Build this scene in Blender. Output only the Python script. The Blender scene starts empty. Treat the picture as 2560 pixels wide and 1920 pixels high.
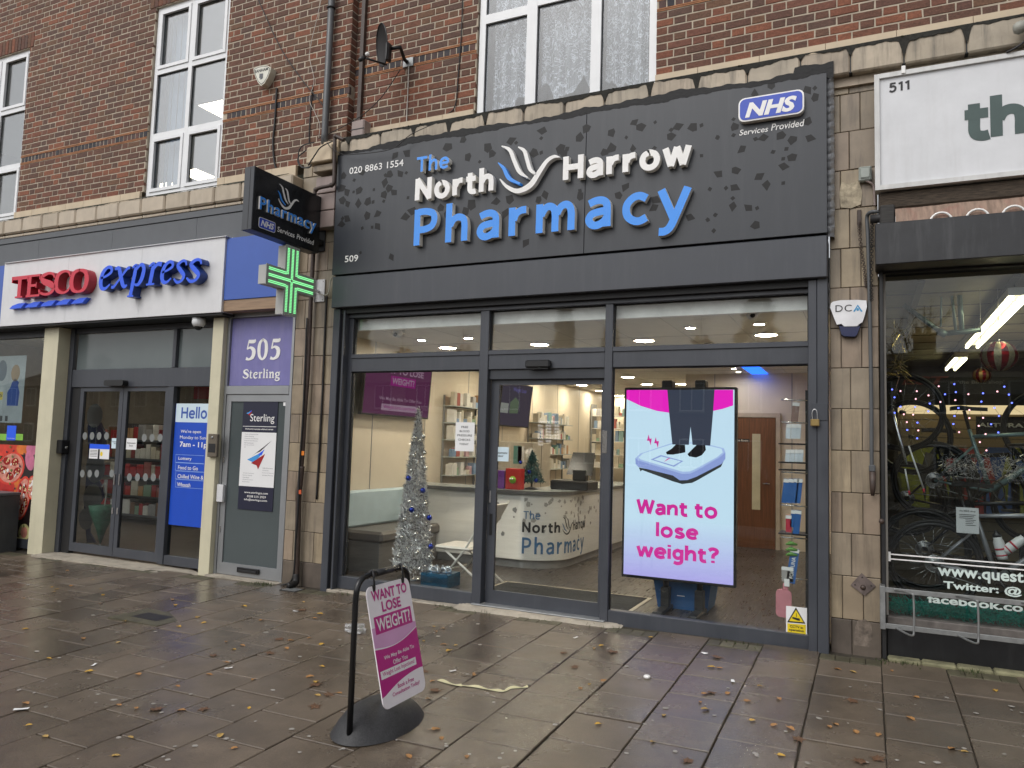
import bpy, bmesh, math, random
from mathutils import Vector, Matrix
random.seed(7)
SC = bpy.context.scene
COL = SC.collection
R_ = math.radians

# ---------------------------------------------------------------- camera
CAM = Vector((0.0, -6.45, 1.58))
AX = (Vector((0.90358246, 0.42735989, 0.03003748)),      # image right
      Vector((-0.00704525, 0.08492651, -0.99636231)),    # image down
      Vector((-0.42835627, 0.90008389, 0.07974896)))     # view direction
FPX = 1880.09
cd = bpy.data.cameras.new('camera')
cam = bpy.data.objects.new('camera', cd); COL.objects.link(cam)
cd.sensor_width = 36.0; cd.sensor_fit = 'HORIZONTAL'; cd.lens = FPX / 2560 * 36.0
cd.clip_start = 0.05; cd.clip_end = 500
mw = Matrix.Identity(4)
for i in range(3):
    mw[i][0] = AX[0][i]; mw[i][1] = -AX[1][i]; mw[i][2] = -AX[2][i]; mw[i][3] = CAM[i]
cam.matrix_world = mw
SC.camera = cam

# ---------------------------------------------------------------- overcast sky and sun
SUN_EL, SUN_AZ = 48.0, 200.0
wd = bpy.data.worlds.new('World'); SC.world = wd; wd.use_nodes = True
wn = wd.node_tree.nodes; wl = wd.node_tree.links
bg = wn['Background']; bg.inputs['Strength'].default_value = 0.13
sky = wn.new('ShaderNodeTexSky'); sky.sky_type = 'NISHITA'; sky.sun_disc = False
sky.sun_elevation = R_(SUN_EL); sky.sun_rotation = R_(SUN_AZ); sky.air_density = 1.0; sky.dust_density = 4.0; sky.ozone_density = 0.5
hs = wn.new('ShaderNodeHueSaturation'); hs.inputs['Saturation'].default_value = 0.16
wl.new(sky.outputs[0], hs.inputs['Color'])
# cloud deck: soft grey mottling
tc = wn.new('ShaderNodeTexCoord'); nz = wn.new('ShaderNodeTexNoise'); nz.inputs['Scale'].default_value = 2.2; nz.inputs['Detail'].default_value = 5
wl.new(tc.outputs['Generated'], nz.inputs['Vector'])
mr = wn.new('ShaderNodeMapRange'); mr.inputs[1].default_value = 0.3; mr.inputs[2].default_value = 0.75; mr.inputs[3].default_value = 0.78; mr.inputs[4].default_value = 1.12
wl.new(nz.outputs['Fac'], mr.inputs[0])
mx = wn.new('ShaderNodeMixRGB'); mx.blend_type = 'MULTIPLY'; mx.inputs[0].default_value = 1
wl.new(hs.outputs[0], mx.inputs[1]); wl.new(mr.outputs[0], mx.inputs[2]); wl.new(mx.outputs[0], bg.inputs['Color'])
sd = bpy.data.lights.new('sun', 'SUN'); sd.energy = 0.9; sd.angle = R_(40); sd.color = (1.0, 0.97, 0.93)
so = bpy.data.objects.new('sun', sd); COL.objects.link(so)
so.rotation_euler = (R_(90 - SUN_EL), 0, R_(180 - SUN_AZ) + math.pi)
so.location = (0, -10, 20)
SC.view_settings.view_transform = 'Standard'; SC.view_settings.look = 'None'
SC.view_settings.exposure = 0.55; SC.view_settings.gamma = 1.0; SC.view_settings.use_curve_mapping = False
SC.cycles.max_bounces = 7; SC.cycles.transparent_max_bounces = 16; SC.cycles.caustics_reflective = False; SC.cycles.caustics_refractive = False
SC.cycles.sample_clamp_indirect = 6.0
SC.cycles.use_denoising = True

# ---------------------------------------------------------------- measuring: survey marks -> metres at a known real plane
FR = dict(a=(0,0,3.456), b=(600,0,3.456), c=(1160,0,3.456), d=(1720,0,2.633), e=(0,420,3.456), f=(560,380,3.456), g=(960,300,2.633),
          h=(0,860,2.676), A=(800,740,2.911), B=(820,1100,2.911), C=(1480,720,3.456), E=(1480,1160,3.19), G=(2060,560,2.962),
          H=(2060,1100,2.764), R=(560,1380,3.19), S=(520,740,2.184), T=(2060,160,4.146), U=(660,260,6.9125), V=(560,500,4.879), W=(2380,0,9.217), p=(0,0,1.0))
def ray(f, x, y):
    x0, y0, s = FR[f]
    return AX[0]*((x0+x/s-1280)/FPX) + AX[1]*((y0+y/s-960)/FPX) + AX[2]
def onY(f, x, y, Y):
    r = ray(f, x, y); return CAM + r*((Y-CAM.y)/r.y)
def onX(f, x, y, X):
    r = ray(f, x, y); return CAM + r*((X-CAM.x)/r.x)
def onZ(f, x, y, Z):
    r = ray(f, x, y); return CAM + r*((Z-CAM.z)/r.z)
def gz(X, Y):
    return 0.092 + 0.0115*X + 0.025*(Y+0.2)
def onG(f, x, y):
    r = ray(f, x, y); n = Vector((-.0115, -.025, 1.0)); t = (.097 - n.dot(CAM))/n.dot(r); return CAM + r*t

# ---------------------------------------------------------------- object helpers
ORG = {}
def link(o): COL.objects.link(o); return o
def tag(o, label, cat, group=None):
    o['label'] = label; o['category'] = cat
    if group: o['group'] = group
    return o
def thing(name, label, cat, loc=(0,0,0), group=None):
    o = bpy.data.objects.new(name, None); o.empty_display_size = .1; link(o)
    o.location = loc; ORG[o.name] = Vector(loc); return tag(o, label, cat, group)
class MB:
    def __init__(s): s.v = []; s.f = []; s.sm = []
    def add(s, vs, fs, smooth=False):
        b = len(s.v); s.v += [tuple(v) for v in vs]; s.f += [tuple(b+i for i in f) for f in fs]; s.sm += [smooth]*len(fs); return s
    def box(s, x0, x1, y0, y1, z0, z1):
        return s.add([(x0,y0,z0),(x1,y0,z0),(x1,y1,z0),(x0,y1,z0),(x0,y0,z1),(x1,y0,z1),(x1,y1,z1),(x0,y1,z1)],
                     [(0,3,2,1),(4,5,6,7),(0,1,5,4),(1,2,6,5),(2,3,7,6),(3,0,4,7)])
    def bbox(s, x0, x1, y0, y1, z0, z1, b):           # box with a chamfer of b on every edge
        bm = bmesh.new(); bmesh.ops.create_cube(bm, size=1)
        for v in bm.verts: v.co = Vector(((x0+x1)/2+v.co.x*(x1-x0), (y0+y1)/2+v.co.y*(y1-y0), (z0+z1)/2+v.co.z*(z1-z0)))
        bmesh.ops.bevel(bm, geom=bm.edges[:], offset=b, segments=1, affect='EDGES', profile=.5)
        bm.verts.index_update(); s.add([v.co[:] for v in bm.verts], [[v.index for v in f.verts] for f in bm.faces]); bm.free(); return s
    def prism(s, pts, n):                             # planar outline (3-D points) pushed along n
        k = len(pts); n = Vector(n); a = [Vector(p) for p in pts]
        return s.add(a+[p+n for p in a], [tuple(range(k))[::-1], tuple(range(k, 2*k))]+[(i,(i+1)%k,k+(i+1)%k,k+i) for i in range(k)])
    def tube(s, pts, r, n=8, cap=True):
        pts = [Vector(p) for p in pts]; rs = r if isinstance(r, (list, tuple)) else [r]*len(pts)
        vs = []; fs = []; up = None
        for i, p in enumerate(pts):
            t = (pts[min(i+1, len(pts)-1)] - pts[max(i-1, 0)]).normalized()
            if up is None: up = t.orthogonal().normalized()
            up = (up - t*up.dot(t)); up = up.normalized() if up.length > 1e-6 else t.orthogonal().normalized()
            w = t.cross(up)
            for k in range(n):
                a = 2*math.pi*k/n; vs.append(p + (up*math.cos(a)+w*math.sin(a))*rs[i])
        for i in range(len(pts)-1):
            for k in range(n): fs.append((i*n+k, i*n+(k+1)%n, (i+1)*n+(k+1)%n, (i+1)*n+k))
        if cap: fs += [tuple(range(n))[::-1], tuple(range((len(pts)-1)*n, len(pts)*n))]
        return s.add(vs, fs, True)
    def lathe(s, c, prof, n=16, ax=(0,0,1)):          # profile [(r, h)...] about an axis through c
        ax = Vector(ax).normalized(); u = ax.orthogonal().normalized(); w = ax.cross(u); c = Vector(c); vs = []; fs = []
        for r, h in prof:
            for k in range(n):
                a = 2*math.pi*k/n; vs.append(c+ax*h+(u*math.cos(a)+w*math.sin(a))*r)
        m = len(prof)
        for i in range(m-1):
            for k in range(n): fs.append((i*n+k, i*n+(k+1)%n, (i+1)*n+(k+1)%n, (i+1)*n+k))
        fs += [tuple(range(n))[::-1], tuple(range((m-1)*n, m*n))]
        return s.add(vs, fs, True)
    def torus(s, c, R, r, ax, n=40, m=8):
        ax = Vector(ax).normalized(); u = ax.orthogonal().normalized(); w = ax.cross(u); c = Vector(c); vs = []; fs = []
        for i in range(n):
            a = 2*math.pi*i/n; d = u*math.cos(a)+w*math.sin(a)
            for k in range(m):
                b = 2*math.pi*k/m; vs.append(c+d*(R+r*math.cos(b))+ax*(r*math.sin(b)))
        for i in range(n):
            for k in range(m): fs.append((i*m+k, ((i+1)%n)*m+k, ((i+1)%n)*m+(k+1)%m, i*m+(k+1)%m))
        return s.add(vs, fs, True)
    def ball(s, c, r, n=12, sz=1.0):
        pr = [(max(r*math.sin(math.pi*i/8), 1e-4), -r*sz*math.cos(math.pi*i/8)) for i in range(9)]
        return s.lathe(c, pr, n)
    def quad(s, a, b, c, d): return s.add([a,b,c,d], [(0,1,2,3)])
    def mesh(s, name, org=Vector((0,0,0))):
        me = bpy.data.meshes.new(name)
        me.from_pydata([(v[0]-org[0], v[1]-org[1], v[2]-org[2]) for v in s.v], [], s.f)
        me.polygons.foreach_set('use_smooth', s.sm); me.update()
        bm = bmesh.new(); bm.from_mesh(me); bmesh.ops.recalc_face_normals(bm, faces=bm.faces[:]); bm.to_mesh(me); bm.free()
        return me
def part(name, mb, m, parent, kind=None, label=None):
    org = ORG[parent.name]; me = mb.mesh(name, org) if isinstance(mb, MB) else mb
    if m: me.materials.append(m)
    o = link(bpy.data.objects.new(name, me)); o.parent = parent; ORG[o.name] = org
    if kind: o['kind'] = kind
    if label: o['label'] = label
    return o
def solo(name, mb, m, label, cat, loc=(0,0,0), group=None):
    me = mb.mesh(name, Vector(loc)); me.materials.append(m)
    o = link(bpy.data.objects.new(name, me)); o.location = loc; ORG[o.name] = Vector(loc); return tag(o, label, cat, group)
def struct(name, mb, m, kind='structure'):
    me = mb.mesh(name); me.materials.append(m)
    o = link(bpy.data.objects.new(name, me)); o['kind'] = kind; ORG[o.name] = Vector((0,0,0)); return o
def box(*a): return MB().box(*a)
def bb(*a): return MB().bbox(*a)
def spline(pts, n=6):
    pts = [Vector(p) for p in pts]; out = []
    for i in range(len(pts)-1):
        p0 = pts[max(i-1,0)]; p1 = pts[i]; p2 = pts[i+1]; p3 = pts[min(i+2,len(pts)-1)]
        for k in range(n):
            t = k/n; out.append(.5*((2*p1)+(p2-p0)*t+(2*p0-5*p1+4*p2-p3)*t*t+(3*p1-p0-3*p2+p3)*t**3))
    return out+[pts[-1]]
class Plane:                                           # a flat face to draw on: origin, right, up, outward normal
    def __init__(s, o, r, u, n): s.o, s.r, s.u, s.n = Vector(o), Vector(r), Vector(u), Vector(n)
    def p(s, a, b, c=0.0): return s.o + s.r*a + s.u*b + s.n*c
def FACE(Y): return Plane((0,Y,0), (1,0,0), (0,0,1), (0,-1,0))
def SIDE(X): return Plane((X,0,0), (0,1,0), (0,0,1), (1,0,0))

# ---------------------------------------------------------------- lettering
TMP = bpy.data.scenes.new('lettering_bench')            # type is set here, then the bench is removed
def raw_text(s, bold=0.0, shear=0.0, res=3, space=1.0):
    c = bpy.data.curves.new('lettering', 'FONT'); c.body = s; c.offset = bold; c.shear = shear; c.resolution_u = res; c.space_character = space
    c.fill_mode = 'NONE' if False else 'FRONT'; c.dimensions = '2D'
    o = bpy.data.objects.new('lettering', c); TMP.collection.objects.link(o)
    with bpy.context.temp_override(scene=TMP, view_layer=TMP.view_layers[0]):
        dg = bpy.context.evaluated_depsgraph_get()
        me = bpy.data.meshes.new_from_object(o.evaluated_get(dg))
    bpy.data.objects.remove(o); bpy.data.curves.remove(c)
    bm = bmesh.new(); bm.from_mesh(me); bpy.data.meshes.remove(me)
    bmesh.ops.remove_doubles(bm, verts=bm.verts[:], dist=1e-5)
    return bm
def text_mb(s, pl, x0, x1, y0, y1, d=0.0, lift=0.001, bold=0.0, shear=0.0, space=1.0, res=3, bend=None):
    """text stretched to the measured rectangle of plane pl; d = raised depth. Returns one MB per letter group."""
    bm = raw_text(s, bold, shear, res, space)
    if d > 0:
        fc = bm.faces[:]
        g = bmesh.ops.extrude_face_region(bm, geom=fc)
        for v in [e for e in g['geom'] if isinstance(e, bmesh.types.BMVert)]: v.co.z = 1.0
    xs = [v.co.x for v in bm.verts]; ys = [v.co.y for v in bm.verts]
    if not xs: return []
    ax, bx, ay, by = min(xs), max(xs), min(ys), max(ys)
    seen = set(); out = []; bm.verts.ensure_lookup_table(); bm.verts.index_update()
    for v in bm.verts:
        if v.index in seen: continue
        st = [v]; seen.add(v.index); comp = []
        while st:
            w = st.pop(); comp.append(w)
            for e in w.link_edges:
                o = e.other_vert(w)
                if o.index not in seen: seen.add(o.index); st.append(o)
        ids = {w.index: i for i, w in enumerate(comp)}; fs = []
        done = set()
        for w in comp:
            for f in w.link_faces:
                if f.index not in done or True:
                    key = tuple(sorted(q.index for q in f.verts))
                    if key in done: continue
                    done.add(key); fs.append([ids[q.index] for q in f.verts])
        vs = []
        for w in comp:
            a = x0+(w.co.x-ax)/(bx-ax)*(x1-x0); b = y0+(w.co.y-ay)/(by-ay)*(y1-y0)
            vs.append(bend(a, b, lift+w.co.z*d) if bend else pl.p(a, b, lift+w.co.z*d))
        m = MB(); m.add(vs, fs); m.cx = sum(w.co.x for w in comp)/len(comp); out.append(m)
    bm.free(); out.sort(key=lambda m: m.cx)
    return out
def join(mbs):
    r = MB()
    for m in mbs: r.add(m.v, m.f); 
    return r
def ink(f, L, Rr, B, T, pos):                           # measured ink rectangle -> (x0,x1,z0,z1) on a face
    if pos[0] == 'Y': g = lambda q: onY(f, q[0], q[1], pos[1]); return g(L).x, g(Rr).x, g(B).z, g(T).z
    g = lambda q: onX(f, q[0], q[1], pos[1]); return g(L).y, g(Rr).y, g(B).z, g(T).z
def stroke(pl, pts, d, lift=0.001, n=5, ws=1.0, mb=None):   # [(x, y, width)...] brush stroke on a face
    P = spline([(a, b, w) for a, b, w in pts], n); L = []; Rr = []
    for i, q in enumerate(P):
        t = Vector((P[min(i+1,len(P)-1)]-P[max(i-1,0)])[:2]); t = t.normalized() if t.length else Vector((1,0)); nn = Vector((-t.y, t.x))
        h = max(q.z, 1e-4)*.5*ws; L.append((q.x+nn.x*h, q.y+nn.y*h)); Rr.append((q.x-nn.x*h, q.y-nn.y*h))
    m = mb or MB(); k = len(P)
    vs = [pl.p(a, b, lift+d) for a, b in L]+[pl.p(a, b, lift+d) for a, b in Rr]
    fs = [(i, i+1, k+i+1, k+i) for i in range(k-1)]
    if d > 0:
        vs += [pl.p(a, b, lift) for a, b in L]+[pl.p(a, b, lift) for a, b in Rr]
        fs += [(i, 2*k+i, 2*k+i+1, i+1) for i in range(k-1)]+[(k+i, k+i+1, 3*k+i+1, 3*k+i) for i in range(k-1)]+[(2*k+i, 3*k+i, 3*k+i+1, 2*k+i+1) for i in range(k-1)]
        fs += [(0, k, 3*k, 2*k), (k-1, 3*k-1, 4*k-1, 2*k-1)]
    m.add(vs, fs); return m
def poly(pl, pts, d=0.0, lift=0.001, mb=None):
    m = mb or MB()
    if d > 0: return m.prism([pl.p(a, b, lift) for a, b in pts], pl.n*d)
    return m.add([pl.p(a, b, lift) for a, b in pts], [tuple(range(len(pts)))])
def ell(cx, cy, rx, ry, n=20, a0=0, a1=360): return [(cx+rx*math.cos(R_(a0+(a1-a0)*i/n)), cy+ry*math.sin(R_(a0+(a1-a0)*i/n))) for i in range(n if a1-a0 >= 360 else n+1)]
def rrect(x0, x1, y0, y1, r, n=4):
    o = []
    for cx, cy, a in ((x1-r,y0+r,-90),(x1-r,y1-r,0),(x0+r,y1-r,90),(x0+r,y0+r,180)): o += ell(cx, cy, r, r, n, a, a+90)
    return o
# a small serif brush alphabet: strokes (x, y, width) in a box of x-height 1 = .66, cap height 1
SERIF = {
 'T': [[(0,.93,.13),(.8,.93,.13)], [(.4,.95,.2),(.4,.03,.2)], [(.22,.03,.06),(.58,.03,.06)], [(.04,1,.04),(.03,.72,.04)], [(.76,1,.04),(.77,.72,.04)]],
 'E': [[(.15,1,.2),(.15,0,.2)], [(.02,.96,.08),(.66,.96,.08)], [(.02,.04,.08),(.68,.04,.08)], [(.15,.51,.09),(.5,.51,.09)], [(.64,1,.05),(.66,.76,.05)], [(.66,0,.05),(.7,.26,.05)], [(.5,.64,.04),(.5,.38,.04)]],
 'S': [[(.6,.74,.06),(.52,.93,.08),(.32,.97,.09),(.12,.84,.15),(.18,.63,.19),(.42,.49,.21),(.58,.3,.18),(.48,.08,.11),(.26,.03,.08),(.06,.14,.08),(.02,.28,.05)]],
 'C': [[(.74,.72,.06),(.66,.92,.09),(.44,.98,.09),(.2,.84,.17),(.12,.5,.22),(.2,.16,.17),(.46,.02,.09),(.68,.1,.09),(.76,.26,.05)]],
 'O': [[(.45,.98,.08),(.2,.86,.16),(.11,.5,.22),(.2,.14,.16),(.45,.02,.08),(.7,.14,.16),(.79,.5,.22),(.7,.86,.16),(.45,.98,.08),(.42,.978,.08)]],
 'e': [[(.08,.34,.06),(.3,.4,.07),(.46,.5,.09),(.42,.62,.1),(.27,.645,.09),(.12,.5,.13),(.1,.24,.15),(.2,.05,.12),(.36,.03,.08),(.5,.14,.05)]],
 'x': [[(.02,.62,.06),(.16,.63,.12),(.3,.33,.14),(.46,.04,.12),(.58,.06,.05)], [(.56,.62,.08),(.46,.58,.08),(.28,.3,.06),(.12,.06,.08),(.02,.04,.08)]],
 'p': [[(.0,.58,.05),(.14,.64,.1),(.16,.5,.14),(.16,-.3,.14)], [(.03,-.31,.05),(.3,-.31,.05)], [(.18,.48,.06),(.36,.65,.1),(.52,.52,.14),(.52,.22,.15),(.4,.03,.1),(.2,.06,.05)]],
 'r': [[(.0,.58,.05),(.13,.64,.1),(.15,.5,.13),(.15,.02,.13)], [(.03,.02,.05),(.3,.02,.05)], [(.17,.46,.06),(.28,.62,.1),(.42,.6,.12)]],
 's': [[(.42,.5,.05),(.36,.62,.07),(.22,.64,.08),(.09,.52,.11),(.24,.36,.13),(.4,.2,.12),(.34,.05,.08),(.18,.02,.08),(.03,.14,.05)]],
 't': [[(.16,.9,.03),(.17,.6,.13),(.16,.14,.13),(.26,.03,.09),(.38,.08,.04)], [(.02,.62,.06),(.36,.62,.06)]],
 'l': [[(.02,.96,.04),(.13,.98,.1),(.13,.02,.14)], [(.01,.02,.05),(.26,.02,.05)]],
 'i': [[(.0,.6,.05),(.13,.63,.1),(.13,.02,.14)], [(.01,.02,.05),(.26,.02,.05)], [(.12,.95,.14),(.14,.8,.14)]],
 'n': [[(.0,.6,.05),(.13,.63,.1),(.13,.02,.14)], [(.01,.02,.05),(.26,.02,.05)], [(.15,.46,.06),(.34,.65,.1),(.45,.5,.14),(.45,.02,.14)], [(.34,.02,.05),(.58,.02,.05)]],
 'g': [[(.26,.64,.08),(.1,.52,.12),(.1,.34,.12),(.26,.22,.08),(.42,.34,.12),(.42,.52,.12),(.26,.64,.08)], [(.36,.62,.05),(.54,.66,.07)], [(.2,.22,.06),(.08,.12,.09),(.2,.04,.1),(.44,-.02,.11),(.46,-.2,.1),(.24,-.3,.08),(.04,-.2,.08),(.12,-.04,.05)]],
 '5': [[(.54,1,.04),(.5,.9,.14),(.16,.9,.14)], [(.18,.94,.05),(.1,.52,.06)], [(.1,.53,.06),(.3,.6,.1),(.5,.44,.19),(.46,.16,.17),(.24,.03,.09),(.06,.08,.13)]],
 '0': [[(.3,.98,.08),(.13,.82,.14),(.08,.5,.17),(.13,.18,.14),(.3,.02,.08),(.47,.18,.14),(.52,.5,.17),(.47,.82,.14),(.3,.98,.08),(.28,.975,.08)]],
}
ADV = dict(T=.8,E=.74,S=.66,C=.8,O=.92,e=.56,x=.6,p=.66,r=.44,s=.48,t=.4,l=.28,i=.3,n=.62,g=.58)
ADV['5'] = .66; ADV['0'] = .66
def serif_mb(s, pl, x0, x1, y0, h, d, lift=.001, slant=0.0, gap=.04, ws=1.0):
    tot = sum(ADV[c]+gap for c in s)-gap; k = (x1-x0)/tot; cx = 0; out = []
    for c in s:
        m = MB()
        for i, st in enumerate(SERIF[c]):
            stroke(pl, [(x0+(cx+a)*k+slant*b*h, y0+b*h, w*(k+h)/2) for a, b, w in st], d+i*.0006 if d else 0, lift+(0 if d else i*.0004), 5, ws, m)
        out.append(m); cx += ADV[c]+gap
    return out


SANS = {
 'T': [[(0,.92),(.7,.92)], [(.35,.84),(.35,0)]],
 'h': [[(.08,1.06),(.08,0)], [(.12,.44),(.2,.6),(.33,.66),(.46,.6),(.5,.44),(.5,.2),(.5,0)]],
 'n': [[(.08,.74),(.08,0)], [(.12,.44),(.2,.6),(.33,.66),(.46,.6),(.5,.44),(.5,.2),(.5,0)]],
 'e': [[(.12,.37),(.57,.37)], [(.57,.34),(.56,.52),(.46,.64),(.33,.67),(.17,.6),(.09,.44),(.09,.28),(.17,.12),(.33,.06),(.46,.08),(.56,.14)]],
 'N': [[(.08,1),(.08,0)], [(.06,.98),(.66,.02)], [(.64,1),(.64,0)]],
 'o': [[(.34,.67),(.16,.58),(.09,.36),(.16,.14),(.34,.05),(.52,.14),(.59,.36),(.52,.58),(.34,.67),(.3,.662)]],
 'r': [[(.08,.74),(.08,0)], [(.12,.4),(.18,.56),(.29,.64),(.42,.65)]],
 't': [[(.17,.92),(.17,.5),(.17,.22),(.22,.1),(.33,.06),(.43,.08)], [(.0,.65),(.42,.65)]],
 'H': [[(.08,1),(.08,0)], [(.64,1),(.64,0)], [(.1,.52),(.62,.52)]],
 'a': [[(.08,.6),(.22,.66),(.36,.66),(.46,.58),(.48,.42),(.48,.2),(.48,0)], [(.46,.39),(.3,.38),(.14,.33),(.08,.2),(.14,.08),(.26,.05),(.4,.12),(.47,.22)]],
 'w': [[(.03,.74),(.22,.0)], [(.22,.0),(.42,.74)], [(.42,.74),(.62,.0)], [(.62,.0),(.81,.74)]],
 'W': [[(.03,1),(.25,.0)], [(.25,.0),(.47,1)], [(.47,1),(.69,.0)], [(.69,.0),(.91,1)]],
 'P': [[(.08,1),(.08,0)], [(.1,.92),(.32,.92),(.5,.85),(.55,.68),(.48,.5),(.3,.43),(.1,.43)]],
 'm': [[(.08,.74),(.08,0)], [(.12,.44),(.2,.6),(.3,.66),(.41,.6),(.45,.44),(.45,.2),(.45,0)], [(.49,.44),(.57,.6),(.68,.66),(.78,.6),(.82,.44),(.82,.2),(.82,0)]],
 'c': [[(.52,.58),(.38,.66),(.24,.63),(.12,.5),(.09,.34),(.13,.18),(.25,.07),(.38,.05),(.52,.12)]],
 'y': [[(.04,.74),(.31,.0)], [(.58,.74),(.32,.04),(.22,-.18),(.12,-.26),(.0,-.26)]],
 'l': [[(.08,1.06),(.08,0)]],
 's': [[(.46,.58),(.33,.66),(.2,.65),(.1,.55),(.14,.43),(.3,.36),(.45,.28),(.48,.16),(.38,.07),(.24,.05),(.05,.12)]],
 'i': [[(.08,.74),(.08,0)], [(.08,1.0),(.08,.85)]],
 'g': [[(.3,.66),(.14,.57),(.09,.38),(.14,.19),(.29,.1),(.44,.19),(.5,.38),(.44,.57),(.3,.66),(.26,.655)], [(.5,.74),(.5,.3),(.49,-.08),(.42,-.21),(.26,-.26),(.08,-.2)]],
 '?': [[(.05,.84),(.18,.95),(.34,.95),(.46,.86),(.45,.72),(.34,.6),(.27,.5),(.26,.3)], [(.26,.16),(.26,0)]],
}
SANS['5'] = [[(.52,.92),(.14,.92)], [(.14,.99),(.1,.5)], [(.09,.52),(.24,.62),(.42,.57),(.5,.4),(.46,.2),(.33,.07),(.18,.06),(.02,.16)]]; SANS['1'] = [[(.3,1),(.3,0)], [(.3,.9),(.06,.78)]]
SADV = dict(T=.7,h=.58,n=.58,e=.64,N=.72,o=.68,r=.42,t=.43,H=.72,a=.56,w=.84,W=.94,P=.62,m=.9,c=.54,y=.6,l=.16,s=.54,i=.16,g=.58)
SADV['?'] = .5; SADV['5'] = .56; SADV['1'] = .4; SADV[' '] = .22
def sans_mb(s, pl, x0, x1, y0, h, d, lift=.001, w=.16, gap=.1):
    tot = sum(SADV[c]+gap for c in s)-gap; k = (x1-x0)/tot; cx = 0; out = []
    for c in s:
        if c != ' ':
            m = MB()
            for i, st in enumerate(SANS[c]):
                stroke(pl, [(x0+(cx+a)*k, y0+b*h, w*(k+h)/2) for a, b in st], d+i*.0006 if d else 0, lift+(0 if d else i*.0004), 5, 1.0, m)
            out.append(m)
        cx += SADV[c]+gap
    return out

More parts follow.
